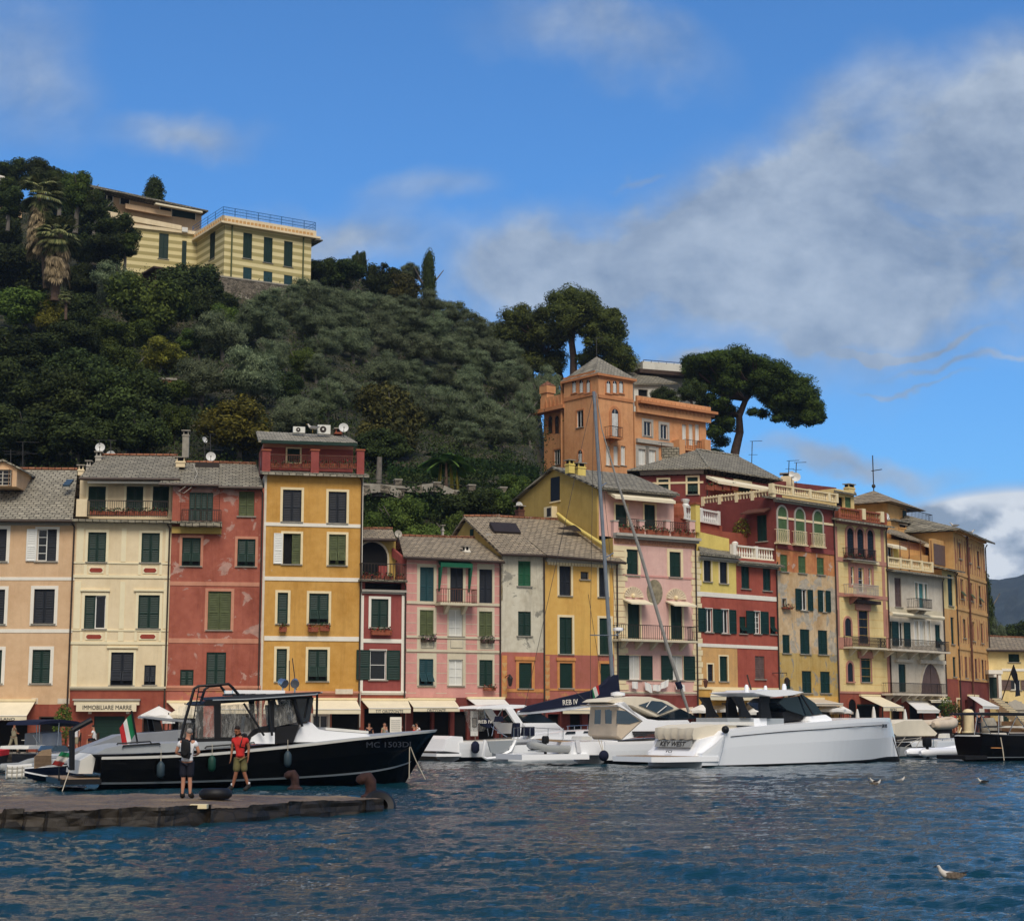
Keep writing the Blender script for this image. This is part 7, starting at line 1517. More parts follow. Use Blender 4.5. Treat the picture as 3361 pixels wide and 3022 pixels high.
def person(label,pos,J,k=1.0,skinm='skin',hair='hair_dark',shirt='cloth_white',shorts='cloth_navy',shoes='boot',pack=None,face=1,sleeves=.55,long_trousers=False,hands=True,hairlen=0,rz=0,group=None):
 """J: joint positions for a person 1.78 m tall; face = -1 looking away from the camera"""
 root=empty('person',pos,rz);tag(root,label,'person',group);root.scale=(k,k,k);B=Body()
 B.j('pelvis',J['pelvis'],(.15,.115)).j('waist',J['waist'],(.125,.1),'pelvis').j('chest',J['chest'],(.155,.115),'waist').j('neck',J['neck'],(.062,.062),'chest')
 hd=Vector(J['head']);nk=Vector(J['neck']);B.j('jaw',nk.lerp(hd,.45),(.068,.078),'neck').j('head',hd,(.083,.1),'jaw').j('crown',hd+(hd-nk).normalized()*.07,(.062,.075),'head')
 for s in 'LR':
  B.j('sh'+s,J['sh'+s],.062,'chest').j('el'+s,J['el'+s],.044,'sh'+s).j('wr'+s,J['wr'+s],(.03,.024),'el'+s);w=Vector(J['wr'+s]);d=(w-Vector(J['el'+s])).normalized()if 'hd'+s not in J else(Vector(J['hd'+s])-w).normalized()
  if hands:
   a=d.cross(Vector((1,0,0)if abs(d.x)<.8 else(0,0,1))).normalized();c=d.cross(a).normalized();B.j('pa'+s,w+d*.055,(.036,.018),'wr'+s)
   for i,(o_,l)in enumerate(((-.033,.075),(-.011,.088),(.011,.082),(.033,.066))):
    p0=w+d*.085+a*o_;p1=p0+d*l*.5+c*.006;p2=p1+(d*.8+c*.5).normalized()*l*.5;B.j('f%d0'%i+s,p0,.011,'pa'+s).j('f%d1'%i+s,p1,.0095,'f%d0'%i+s).j('f%d2'%i+s,p2,.007,'f%d1'%i+s)
   p1=w+d*.05-a*.04+c*.015;B.j('t0'+s,p1,.012,'pa'+s).j('t1'+s,p1+(d-a*.4)*.045,.008,'t0'+s)
  B.j('hip'+s,J['hip'+s],.092,'pelvis').j('kn'+s,J['kn'+s],.058,'hip'+s)
  kn,an=Vector(J['kn'+s]),Vector(J['an'+s]);B.j('cf'+s,kn.lerp(an,.32)+Vector((0,.012,0)),.058,'kn'+s).j('an'+s,an,.036,'cf'+s).j('to'+s,J['to'+s],(.036,.026),'an'+s)
 body=skin('body',B.v,B.e,B.r,skinm,root)
 n=B.n;g=MB();up=(hd-nk).normalized();fd=Vector(J.get('look',(0,-1*face,0)));fd=(fd-up*fd.dot(up)).normalized();sd=fd.cross(up).normalized()
 fc=MB();fc.tube([hd+fd*.088+up*.005,hd+fd*.112-up*.03],[.008,.014],skinm,6)
 for q in(-1,1):fc.ball(tuple(hd+fd*.082+sd*q*.032+up*.012),.011,'hair_dark',6);fc.ball(tuple(hd+sd*q*.083-up*.015),.022,skinm,6,.5,1,1.3)
 fc.box(*[min(a,b)for a,b in zip(hd+fd*.085-sd*.025-up*.052,hd+fd*.095+sd*.025-up*.046)],*[max(a,b)for a,b in zip(hd+fd*.085-sd*.025-up*.052,hd+fd*.095+sd*.025-up*.046)],'lip');fc.build('face',root,smooth=True)
 h_=MB();h_.ball(tuple(hd-fd*.022+up*.036),.09,hair,12,.88,1.0,.95);hv=[]
 for i in range(len(h_.v)):
  v=Vector(h_.v[i]);t_=(v-hd).dot(up);f_=(v-hd).dot(fd)
  if t_<.01+f_*.9-hairlen:v+=up*(.01+f_*.9-hairlen-t_)*.95-(v-hd).normalized()*.012
  hv.append(tuple(v))
 h_.v=hv;h_.build('hair',root,smooth=True)
 def part(name,keys,edges,rads,mat,ex=.016):
  return skin(name,[B.v[n[k_]]if isinstance(k_,str)else k_ for k_ in keys],edges,[(r_[0]+ex,r_[1]+ex)if isinstance(r_,tuple)else r_+ex for r_ in rads],mat,root)
 sl=[Vector(J['sh'+s]).lerp(Vector(J['el'+s]),sleeves)for s in 'LR']
 hem=Vector(J['pelvis'])+Vector((0,0,-.06))
 part('shirt',['waist',hem,'chest',Vector(J['neck'])-Vector((0,0,.03)),'shL',sl[0],'shR',sl[1]],[(0,1),(0,2),(2,3),(2,4),(4,5),(2,6),(6,7)],[(.16,.128),(.18,.14),(.17,.125),.06,.072,.07,.072,.07],shirt)
 e=.96 if long_trousers else .98
 lk=[Vector(J['hip'+s]).lerp(Vector(J['kn'+s]),e)for s in 'LR'];ks=[Vector(J['pelvis'])+Vector((0,0,.06)),'hipL',lk[0],'hipR',lk[1]];ed=[(0,1),(1,2),(0,3),(3,4)];rd=[(.15,.12),.1,.092,.1,.092]
 if long_trousers:ks+=[Vector(J['anL'])+Vector((0,0,.04)),Vector(J['anR'])+Vector((0,0,.04))];ed+=[(2,5),(4,6)];rd=[(.145,.115),.098,.066,.098,.066,.05,.05]
 part('trousers' if long_trousers else 'shorts',ks,ed,rd,shorts,.014)
 for s in 'LR':
  an,to=Vector(J['an'+s]),Vector(J['to'+s]);heel=an+(an-to).normalized()*.05-Vector((0,0,.03));skin('boot',[an+Vector((0,0,.09)),an,heel,an.lerp(to,.6)-Vector((0,0,.01)),to+(to-an).normalized()*.03],[(0,1),(1,2),(1,3),(3,4)],[.074,.08,.072,(.08,.07),(.074,.058)],shoes,root)
  if not long_trousers and face>0:sk=MB();sk.tube([an+Vector((0,0,.07)),an+Vector((0,0,.125))],.042,'cloth_white',8);sk.build('sock',root,smooth=True)
 if pack:
  c=Vector(J['chest']).lerp(Vector(J['waist']),.35);bd=-fd;p=MB();w,h2,dp=.125,.235,.08;o0=c+bd*.13+Vector((0,0,-.03));rings=[]
  for z,q in((-h2,.78),(-h2*.8,.98),(0,1.02),(h2*.6,.96),(h2*.92,.8),(h2*1.05,.5)):
   rings.append([o0+sd*w*q*math.copysign(abs(math.cos(a))**.6,math.cos(a))+bd*(dp*q*math.copysign(abs(math.sin(a))**.6,math.sin(a))+.03)+Vector((0,0,z))for a in[2*math.pi*i/14 for i in range(14)]])
  p.loft(rings,pack);pk=p.build('backpack',root,smooth=True);p=MB();p.loft([[o0+bd*(dp+.02+.05*(1 if j else 0))+sd*.1*math.cos(a)*(.9 if j else 1)+Vector((0,0,-.1+.08*math.sin(a)))for a in[2*math.pi*i/10 for i in range(10)]]for j in(0,1)],pack);p.build('pocket',pk,smooth=True)
  p=MB()
  for q in(-1,1):p.tube([o0+sd*q*.09+Vector((0,0,h2*.9)),Vector(J['shL' if q*sd.x*1<0 else 'shR']).lerp(Vector(J['neck']),.4)+Vector((0,0,.06)),c+sd*q*.11+fd*.14+Vector((0,0,.02)),c+sd*q*.14+Vector((0,0,-.08)),o0+sd*q*.11+Vector((0,0,-h2*.5))],.02,pack,6)
  p.build('strap',pk,smooth=True)
 return root
plain('lip',(150,84,76),.6)
stand=dict(pelvis=(0,0,.96),waist=(0,0,1.12),chest=(0,0,1.34),neck=(0,0,1.53),head=(0,-.01,1.665),shL=(-.19,0,1.43),shR=(.19,0,1.43),elL=(-.27,.02,1.16),elR=(.27,.02,1.16),wrL=(-.27,-.06,.93),wrR=(.27,-.06,.93),
             hipL=(-.09,0,.88),hipR=(.09,0,.88),knL=(-.1,-.02,.49),knR=(.1,-.02,.49),anL=(-.1,.03,.09),anR=(.1,.03,.09),toL=(-.12,-.13,.035),toR=(.12,-.13,.035))
m1=dict(stand,head=(.03,.03,1.66),neck=(.0,.015,1.53),look=(.1,1,-.15),elL=(-.30,.02,1.15),wrL=(-.17,.2,1.08),elR=(.30,.02,1.15),wrR=(.17,.2,1.08),hdL=(-.08,.24,1.1),hdR=(.08,.24,1.1),knL=(-.085,-.0,.49),knR=(.085,0,.49),anL=(-.1,0,.09),anR=(.1,0,.09),toL=(-.12,.14,.035),toR=(.14,.13,.035))
b=ground(*T('C5',164,1128),PZ+.0);person('man seen from behind in white T shirt, navy shorts and black backpack on the pier',b,m1,1.0,'skin','hair_grey','cloth_white','cloth_navy',pack='pack_black',face=-1)
m2=dict(stand,pelvis=(.0,0,.95),waist=(-.01,0,1.11),chest=(-.02,-.01,1.33),neck=(-.05,-.03,1.52),head=(-.09,-.09,1.65),look=(-.5,-.8,-.45),shL=(-.19,-.03,1.42),shR=(.15,.03,1.42),elL=(-.23,.0,1.15),wrL=(-.25,-.04,.9),elR=(.22,.06,1.15),wrR=(.21,.02,.9),
          hipL=(-.07,-.02,.87),hipR=(.08,.02,.87),knL=(-.1,-.06,.48),knR=(.12,.0,.48),anL=(-.20,-.02,.09),anR=(.24,.04,.12),toL=(-.32,-.1,.035),toR=(.14,-.06,.035))
b=ground(*T('C5',637,1066),PZ);person('man in red polo shirt and khaki shorts walking along the pier with head bowed',b,m2,1.03,'skin_tan','hair_dark','red_cloth','cloth_khaki',pack='pack_black')
walk=dict(stand,knL=(-.2,0,.5),anL=(-.42,0,.16),toL=(-.3,0,.05),knR=(.16,0,.5),anR=(.26,0,.09),toR=(.4,0,.04),look=(1,-.2,0),head=(.03,0,1.66),elR=(.12,0,1.16),wrR=(.3,0,1.1),shL=(-.08,.12,1.43),shR=(.08,-.14,1.43),elL=(-.16,.12,1.16),wrL=(-.05,.1,.95))
def qpos(t,X,Y,d=1.5):px,py=T(t,X,Y);p=at(px,YH,interp([(c[0],c[1])for c in QC],px)+d);return Vector((p.x,p.y,qz(px)))
person('man in beige shirt and trousers striding past the dark shop under the left awning',qpos('C4',140,650,1.0),walk,1.0,'skin_tan','hair_grey','cloth_beige','cloth_beige',long_trousers=True,hands=False)
sit=dict(stand,knL=(-.4,-.02,.5),knR=(-.38,.1,.5),anL=(-.42,-.02,.09),anR=(-.4,.1,.09),toL=(-.55,-.02,.04),toR=(-.53,.1,.04),pelvis=(0,0,.5),waist=(0,0,.68),chest=(-.04,0,.9),neck=(-.08,0,1.09),head=(-.12,0,1.22),shL=(-.08,-.16,.99),shR=(-.08,.16,.99),elL=(-.14,-.2,.74),elR=(-.14,.2,.74),wrL=(-.36,-.12,.76),wrR=(-.36,.1,.76),hipL=(-.03,-.08,.5),hipR=(-.03,.08,.5),look=(-1,-.1,0))
def stool(p,rz=0):
 root=empty('chair',p,rz);g=MB();g.box(-.22,-.22,.42,.22,.22,.47,'wood_dk');g.build('seat',root);g=MB();g.box(.18,-.2,.47,.22,.2,.9,'wood_dk');g.build('backrest',root)
 for x in(-.19,.19):
  for y in(-.19,.19):g=MB();g.box(x-.02,y-.02,0,x+.02,y+.02,.42,'wood_dk');g.build('leg',root)
 return root
QS=Vector((0,0,.42))
for t,X,Y,mz,lab,kw,clab in(('C4',905,560,sit,'seated man in white shirt in front of the green door of the cream house',dict(shirt='cloth_white',shorts='cloth_navy'),'dark chair under the seated man by the green door'),
 ('A6',345,1370,sit,'dark haired person in pale top seated under the first orizzonte awning',dict(shirt='cover_grey',shorts='cloth_navy'),'dark chair of the person in a pale top'),
 ('A6',597,1370,sit,'person in red top and white cap seated under the second orizzonte awning',dict(shirt='cloth_red',shorts='cloth_navy',hair='hair_grey'),'dark chair of the person in a red top'),
 ('C4',735,560,sit,'person in pink striped top seated left of the green door behind the davit',dict(shirt='flower_pink',shorts='cloth_beige'),'dark chair of the person in a pink top')):
 p=qpos(t,X,Y,2.2);p.z+=.25;person(lab,p,mz,1.0,'skin',**dict(dict(hair='hair_dark',hands=False),**kw))if 'hair' not in kw else person(lab,p,mz,1.0,'skin',hands=False,**kw);tag(stool(p),clab,'chair','quayside chairs')
p=qpos('A6',375,1370,2.6);p.z+=.25;person('second dark haired person seated facing the first under the orizzonte awning',p+Vector((.5,0,0)),dict(sit),1.0,'skin',hair='hair_dark',shirt='cloth_white',shorts='cloth_navy',hands=False,rz=math.pi);tag(stool(p+Vector((.5,0,0)),math.pi),'dark chair of the person facing the pale topped one','chair','quayside chairs')
g=MB();p=qpos('A6',418,1370,1.8);g.box(-.35,-.03,0,.35,.03,2.05,'trim_white');o=g.build('menu_board',None,Matrix.Translation(p));tag(o,'tall white menu board beside the seated pair','sign');g=MB();[g.box(-.28,-.036,.5+k*.12,.28,-.031,.53+k*.12,'letter')for k in range(12)];g.build('menu_lines',o)
# ---------------------------------------------------------------- boats
plain('reg_grey',(46,50,58),.6)
def hull(f,st,top='gloss_white',side='gloss_white',low='black_mat',stripe='black_mat',deck='deck_grey',parent=None,boot=.12,rail=.1,name='hull',trans=None):
 """st: (x, half beam, sheer z, chine half beam, chine z, keel z, rake)"""
 g=MB();rings=[];A_=np.array(st,float);X_=A_[:,0];xs=np.unique(np.concatenate([np.linspace(X_[0],X_[-1],30),X_]));D=np.gradient(A_,X_,axis=0);st=[]
 for x in xs:          # Hermite interpolation between the stations keeps the planking fair
  i=min(len(X_)-2,int(np.searchsorted(X_,x,'right')-1));h_=X_[i+1]-X_[i];u=(x-X_[i])/h_;st.append((2*u**3-3*u**2+1)*A_[i]+(u**3-2*u**2+u)*h_*D[i]+(3*u**2-2*u**3)*A_[i+1]+(u**3-u**2)*h_*D[i+1])
 for x,b,zs,bc,zc,zk,rk in st:
  b=max(b,.02);bc=max(bc,.01)
  H_=zs-zc;def_=[]
  lv=[(b,zs,0),(b*.995,zs-rail,.05),(b+(bc-b)*.35,zc+H_*.5,.4),(bc,zc,.75),(bc*.97,zc-boot,.8),(0.0,zk,1.0)]
  ring=[(x-rk*r_,-w,z)for w,z,r_ in lv]+[(x-rk*r_,w,z)for w,z,r_ in reversed(lv[:-1])];rings.append(ring)
 n=len(rings[0]);ms=[top,side,side,stripe,low,low,stripe,side,side,top]
 for i in range(len(rings)-1):
  for j in range(n-1):g.add([rings[i][j],rings[i+1][j],rings[i+1][j+1],rings[i][j+1]],[(0,1,2,3)],ms[j])
  g.add([rings[i][0],rings[i][-1],rings[i+1][-1],rings[i+1][0]],[(0,1,2,3)],deck)
 g.add(rings[0],[tuple(range(n))],trans or side);g.add(rings[-1],[tuple(range(n-1,-1,-1))],side)
 return g.build(name,parent,None,True)
def slabp(f,pts,y0,y1,mat,parent,name,inset=.05,smooth=False):
 """side profile (points already in the boat's frame) turned into a body between y0 and y1 with eased shoulders"""
 P=[Vector((p.x,0,p.z))for p in pts];c=sum(P,Vector())/len(P);g=MB();e=min(.18,(y1-y0)*.12)
 R_=lambda y,k:[Vector((c.x+(p.x-c.x)*k,y,c.z+(p.z-c.z)*k))for p in P]
 g.loft([R_(y0,1-inset),R_(y0+e,1),R_(y1-e,1),R_(y1,1-inset)],mat);o=g.build(name,parent,None,smooth);return o
def boat(name,label,f,cat='boat'):
 o=empty(name,f.o,f.rz);tag(o,label,cat);return o
def tubes(parent,name,lst,mat,r=.03,n=6):
 if name in('strut','mooring_line','radar_arch','antenna','anchor_line'):
  for pts in lst:g=MB();g.tube(pts,r,mat,n);g.build(name,parent,None,True)
  return
 g=MB()
 for pts in lst:g.tube(pts,r,mat,n)
 return g.build(name,parent,None,True)
def fender(parent,c,r,h,mat,rope=.8):
 g=MB();g.lathe([(.03,h/2+.06),(r*.6,h/2),(r,h/2-r*.6),(r,-h/2+r*.6),(r*.6,-h/2),(.02,-h/2-.03)],c,mat,12);o=g.build('fender',parent,None,True);g=MB();g.tube([Vector(c)+Vector((0,0,h/2)),Vector(c)+Vector((0,.03,h/2+rope))],.012,'rope',4);g.build('rope',o);return o
def italian_flag(parent,pole0,pole1,w,h,name='flag',drop=.35,Mx=None):
 g=MB();d=(Vector(pole1)-Vector(pole0)).normalized();n=12
 for i in range(n):
  def q(u,v):return Vector(pole1)+Vector((-w*u,.12*math.sin(5*u+v),0))-d*h*v+Vector((0,0,-drop*w*u*(1+.3*v)))
  m=('flag_green','flag_white','flag_red')[min(2,i*3//n)]
  for k in range(4):g.quad(q(i/n,k/4),q((i+1)/n,k/4),q((i+1)/n,(k+1)/4),q(i/n,(k+1)/4),m)
 return g.build(name,parent,Mx,True)
def inflatable(name,label,f,x0,x1,z,wy,rt=.22,mat='rubber_grey',parent=None,bow=1,rise=.25):
 root=boat(name,label,f,'dinghy')if parent is None else parent;g=MB();L=x1-x0;P=[]
 for s in np.linspace(0,1,26):
  if s<.38:u=s/.38;P.append((x0+L*.72*u,-wy,z+rise*.15*u))
  elif s>.62:u=(1-s)/.38;P.append((x0+L*.72*u,wy,z+rise*.15*u))
  else:a=(s-.38)/.24*math.pi;P.append((x0+L*.72+L*.28*math.sin(a),-wy*math.cos(a),z+rise*(.15+.85*math.sin(a))))
 if bow<0:P=[(x0+x1-p[0],p[1],p[2])for p in P]
 g.tube(P,[rt*.5]+[rt]*24+[rt*.5],mat,10);g.build('tube',root,None,True);g=MB();g.box(x0+.1,-wy,z-rt*.5,x0+L*.8,wy,z-rt*.2,'deck_grey');g.box(x0+L*.35,-wy,z+.02,x0+L*.45,wy,z+.1,'trim_white');g.build('floor',root);return root
def outboard(parent,x,y,z,s=1.0):
 g=MB();g.loft([[(x+dx*s*k,y+dy*s*k,z+h*s)for dx,dy in((-.2,-.14),(.2,-.14),(.22,0),(.2,.14),(-.2,.14),(-.24,0))]for h,k in((0,.8),(.1,1),(.4,1),(.5,.7))],'black_mat');g.box(x-.07*s,y-.05,z-.7*s,x+.07*s,y+.05,z,'black_mat');g.build('outboard_motor',parent,None,True)

# black yacht by the pier
f=Frame(215,60.5,1418,66,0);bt=boat('black_yacht','long black motor yacht with grey hardtop moored beside the stone pier',f,'yacht')
hull(f,[(1.0,1.9,1.16,1.72,.28,-.3,0),(2.6,2.0,1.18,1.8,.28,-.35,0),(4.5,2.05,1.25,1.84,.3,-.4,0),(6.5,2.06,1.4,1.8,.34,-.4,0),(8.5,1.98,1.58,1.65,.4,-.4,0),(10.3,1.72,1.76,1.3,.48,-.35,.1),(11.8,1.3,1.88,.85,.58,-.3,.35),(13.0,.8,1.97,.42,.7,-.25,.8),(13.8,.34,2.02,.12,.8,-.2,1.2),(14.15,.06,2.05,.03,.85,-.15,1.4)],
     'cushion','gloss_black','gloss_black','gloss_grey','deck_grey',bt,.07,.09)
P=lambda X,Y,y=-1.4,t='C5':f.P(t,X,Y,y)
g=MB();g.box(-.35,-1.75,.22,1.05,1.75,.4,'black_mat');g.box(-.3,-1.7,.4,1.0,1.7,.43,'teak');g.build('swim_platform',bt)
slabp(f,[P(-640,735,-1.9),P(-560,690,-1.9),P(-380,655,-1.9),P(560,625,-1.9),P(720,640,-1.9),P(720,675,-1.9),P(0,725,-1.9)],-1.85,1.85,'deck_grey',bt,'coaming',.02)
slabp(f,[P(715,650),P(735,590),P(800,548),P(950,545),P(950,650)],-1.5,1.5,'gloss_white',bt,'side_cowl',.06)
slabp(f,[P(945,650),P(950,500),P(1165,480),P(1110,640)],-1.46,1.46,'black_mat',bt,'cabin_side',.03)
slabp(f,[P(1105,640),P(1150,530),P(1200,462),P(1285,455),P(1345,515),P(1420,530),P(1800,560),P(1840,590),P(1500,640)],-1.2,1.2,'gloss_white',bt,'foredeck_trunk',.08)
g=MB();a,b=P(1400,526,-.9),P(1780,556,-.9);g.ext([a,b,b+Vector((0,0,.09)),a+Vector((0,0,.1))],(0,1.8,0),'cushion');g.build('sunpad',bt)
rf=slabp(f,[P(325,262,1.2),P(335,235,1.2),P(600,222,-.6),P(1350,185,-1.6),P(1372,195,-1.6),P(1310,218,-1.6),P(900,243,-1.6),P(400,272,1.2)],-1.7,1.7,'reg_grey',bt,'hardtop',.03)
g=MB();g.tube([P(400,262,-1.72),P(700,254,-1.72),P(1310,212,-1.72),P(1370,192,-1.6)],.025,'gloss_grey',6);g.build('hardtop_edge',rf,None,True)
slabp(f,[P(300,300),P(330,268),P(1290,222),P(1295,245),P(900,262),P(470,292),P(400,312)],-1.45,1.45,'black_mat',bt,'header',.02)
for nm,q in(('pillar',[(412,300),(470,290),(470,600),(414,605)]),('pillar',[(888,265),(940,260),(945,545),(925,545)]),('sill',[(240,605),(470,595),(700,590),(760,520),(890,490),(895,545),(800,548),(715,640),(240,635)]),('pillar',[(1100,245),(1128,245),(1200,470),(1160,480)])):
 slabp(f,[P(x,y)for x,y in q],-1.44,-1.36,'black_mat',bt,nm,.0);slabp(f,[P(x,y)for x,y in q],1.36,1.44,'black_mat',bt,nm,.0)
g=MB()
for q in([(245,310),(412,305),(414,602),(240,600)],[(470,310),(888,285),(888,480),(760,520),(700,590),(470,590)],[(940,258),(1105,248),(1150,455),(945,500)]):
 for dy in(0,2.8):g=MB();g.add([P(x,y,-1.4)+Vector((0,dy,0))for x,y in q],[tuple(range(len(q)))],'vinyl');g.build('clear_screen',bt)
slabp(f,[P(1140,250),P(1305,235),P(1265,455),P(1200,460)],-1.3,1.3,'tint_glass',bt,'windscreen',.03)
slabp(f,[P(760,400),P(850,380),P(860,540),P(740,545)],-.3,.3,'black_mat',bt,'helm_seat',.1);slabp(f,[P(1000,300),P(1070,300),P(1120,480),P(1020,500)],-.9,.9,'black_mat',bt,'helm_console',.1)
arc=[(120,595),(160,420),(205,270),(235,160),(270,138),(420,128),(540,118),(575,150),(632,218)];arc2=[(222,590),(265,400),(305,240),(330,165),(365,140),(465,132),(490,165),(520,205)]
tubes(bt,'radar_arch',[[P(x,y,-1.5)for x,y in arc],[P(x,y,1.0)for x,y in arc2]],'black_mat',.055);tubes(bt,'ladder',[[P(278,150,-1.1),P(225,470,-1.1)],[P(320,170,-.6),P(262,470,-.6)]]+[[P(272-k*7,190+k*42,-1.1),P(272-k*7+35,190+k*42,-.6)]for k in range(7)],'black_mat',.022)
tubes(bt,'strut',[[P(675,290,-1.55),P(855,575,-1.75)],[P(1112,250,-1.5),P(1195,495,-1.5)],[P(898,262,-1.5),P(925,575,-1.75)],[P(1325,205,-1.2),P(1320,470,-1.2)],[P(1250,235,-1.3),P(1212,420,-1.3)]],'black_mat',.045)
tubes(bt,'handrail',[[P(330,690,-1.95),P(345,672,-1.95),P(560,655,-1.95),P(560,672,-1.95)],[P(720,665,-1.95),P(725,640,-1.95),P(765,636,-1.95),P(768,650,-1.95)],[P(1110,560,-1.6,'C4'),P(1115,547,-1.6,'C4'),P(1425,528,-1.6,'C4'),P(1435,545,-1.6,'C4')],[P(1165,585,-1.9,'C4'),P(1170,568,-1.9,'C4'),P(1510,545,-1.9,'C4'),P(1520,558,-1.9,'C4')]],'black_mat',.03)
g=MB();a,b=P(575,172,-.6),P(1035,152,-.6);g.box(a.x,-.7,a.z-.12,b.x,-.5,a.z,'gloss_white');g.box(a.x,.5,a.z-.12,b.x,.7,a.z,'gloss_white');[g.box(a.x+(b.x-a.x)*k/5-.05,-.72,a.z-.2,a.x+(b.x-a.x)*k/5+.05,.72,a.z-.13,'black_mat')for k in range(6)];g.build('roof_rack',bt)
for X,tl in((1020,.5),(1128,-.3)):
 c=P(X,108,-.5);g=MB();g.lathe([(.05,.18),(.13,.14),(.17,-.1),(.17,-.14),(.02,-.12)],(0,0,0),'steel',12,'y');q=g.build('searchlight',bt,Matrix.Translation(c)@Matrix.Rotation(tl,4,'Z')@Matrix.Rotation(.35,4,'X'),True);g=MB();g.tube([c,c+Vector((0,0,-.4))],.03,'steel',6);g.build('stand',bt)
tubes(bt,'antenna',[[P(1078,180,-.3),P(1078,-90,-.3)],[P(1140,170,.3),P(1105,-110,.3)]],'wire',.018,4)
for t,X,Y,m in(('C4',1525,798,'fender_blue'),('C5',393,826,'fender_green'),('C5',1064,785,'fender_blue')):fender(bt,f.P(t,X,Y,-2.15),.14,.5,m,.45)
tubes(bt,'davit',[[P(682,800,-1.5,'C4'),P(684,420,-1.5,'C4')],[P(684,425,-1.5,'C4'),P(715,405,-1.5,'C4'),P(870,322,-1.5,'C4')]],'black_mat',.1,8)
tubes(bt,'stern_rail',[[P(560,900,-1.6,'C4'),P(560,770,-1.6,'C4'),P(640,762,-1.6,'C4'),P(655,790,-1.6,'C4')]],'black_mat',.03)
tubes(bt,'mooring_line',[[P(660,800,-1.6,'C4'),P(620,910,-1.8,'C4'),P(590,1000,-2,'C4')],[f.P('A6',545,1520,-.6),f.P('A6',600,1660,-.6),f.P('A6',690,1840,-1.2)],[f.P('A6',545,1520,-.6),f.P('A6',540,1830,-.8)]],'rope',.018,4)
pl=P(1305,545,-1.2,'C4');pt=P(1248,235,-1.2,'C4');tubes(bt,'flagpole',[[pl,pt]],'black_mat',.035);italian_flag(bt,pl,pt+Vector((0,0,-.1)),.42,.75,drop=1.2)
slabp(f,[P(700,830,-.5,'C4'),P(720,700,-.5,'C4'),P(830,640,-.5,'C4'),P(870,680,-.5,'C4'),P(840,830,-.5,'C4')],-1.4,1.4,'cushion',bt,'stern_locker',.05)
c=f.P('A6',320,1518,-1.0);textmesh('lettering','MC 1503DI',2.0,.2,'reg_grey',Matrix.Translation((c.x,-1.42,c.z))@Matrix.Rotation(R(15),4,'Z')@ROTX,bt)

# boat with grey cover behind it
f=Frame(88,68,900,71,0);bt=boat('covered_boat','motorboat under a grey cover with a navy pointed bow behind the black yacht',f)
hull(f,[(0.0,.05,.55,.03,.4,.2,0),(.8,.6,.62,.45,.25,-.1,0),(2,1.1,.7,.95,.15,-.2,0),(4,1.5,.8,1.4,.15,-.3,0),(7,1.6,.9,1.5,.15,-.3,0),(10,1.5,.95,1.4,.15,-.3,0)],'gloss_white','gloss_navy','gloss_navy','gloss_white','navy',bt,.06,.06)
P=lambda X,Y,y=-1.3:f.P('C4',X,Y,y)
slabp(f,[P(600,660),P(800,585),P(1110,467),P(1460,438),P(1740,415),P(1745,560),P(1400,640),P(700,690)],-1.4,1.4,'cover_grey',bt,'cover',.06,True)
slabp(f,[P(1345,300),P(1390,288),P(1820,328),P(1820,352),P(1500,322)],-1.3,1.3,'cover_grey',bt,'hardtop',.02);slabp(f,[P(1450,312),P(1520,318),P(1572,530),P(1490,540)],-1.2,-1.0,'black_mat',bt,'pillar',0);slabp(f,[P(1450,312),P(1520,318),P(1572,530),P(1490,540)],1.0,1.2,'black_mat',bt,'pillar',0)
# teak gangway panel and flag beside it
f=Frame(110,64,220,64.5,0);g=MB();g.ext([f.P('C4',*q)for q in((325,675),(400,610),(488,598),(490,745),(325,785))],(0,.06,0),'teak')
for k in range(9):q=f.P('C4',330,670+k*12);g.box(q.x,-.012,q.z,q.x+1.6,-.001,q.z+.015,'wood_dk')
o=g.build('gangway',None,f.M);tag(o,'raised slatted teak gangway standing at the stern left of the black yacht','gangway')
g=MB();rs_=[[f.P('C4',490+i*12+k*30,750-k*42+i*2,.2+.06*math.sin(i+k))for k in range(4)]for i in range(9)]
for i in range(8):
 for k in range(3):g.quad(rs_[i][k],rs_[i+1][k],rs_[i+1][k+1],rs_[i][k+1],('flag_red','flag_white','flag_green')[k])
tag(g.build('flag',None,f.M,True),'drooping italian flag beside the teak gangway at the left','flag')
# blue bimini boat and neighbours
f=Frame(85,84,235,88,0);bt=boat('bimini_boat','small white boat under a navy blue bimini near the left quay',f)
hull(f,[(0,.7,.75,.65,.2,-.2,0),(1.2,.95,.72,.85,.15,-.2,0),(3,.9,.75,.8,.15,-.2,0),(f.L+1.6,.1,.95,.05,.3,0,.4)],'gloss_white','gloss_navy','gloss_navy','gloss_white','cushion',bt,.05,.2)
P=lambda X,Y,y=-.7:f.P('C4',X,Y,y);cp=slabp(f,[P(318,372),P(340,345),P(430,328),P(560,318),P(700,335),P(778,362),P(782,385),P(700,362),P(560,348),P(430,358)],-.9,.9,'navy_cloth',bt,'bimini',.02,True)
tubes(bt,'bimini_frame',[[P(345,355),P(350,560)],[P(375,350),P(372,560)],[P(560,345),P(545,560)],[P(345,355,.7),P(350,560,.7)],[P(560,345,.7),P(545,560,.7)],[P(318,470),P(380,560)]],'steel',.025)
slabp(f,[P(430,450),P(620,432),P(625,580),P(425,590)],-.5,.5,'cover_grey',bt,'console_cover',.05);slabp(f,[P(245,600),P(255,570),P(420,562),P(425,600)],-.8,.8,'cushion',bt,'seats',.05)
f=Frame(150,80,235,81,0);bt=boat('windscreen_boat','small white boat with a raked windscreen behind the teak gangway',f);P=lambda X,Y,y=-.7:f.P('C4',X,Y,y)
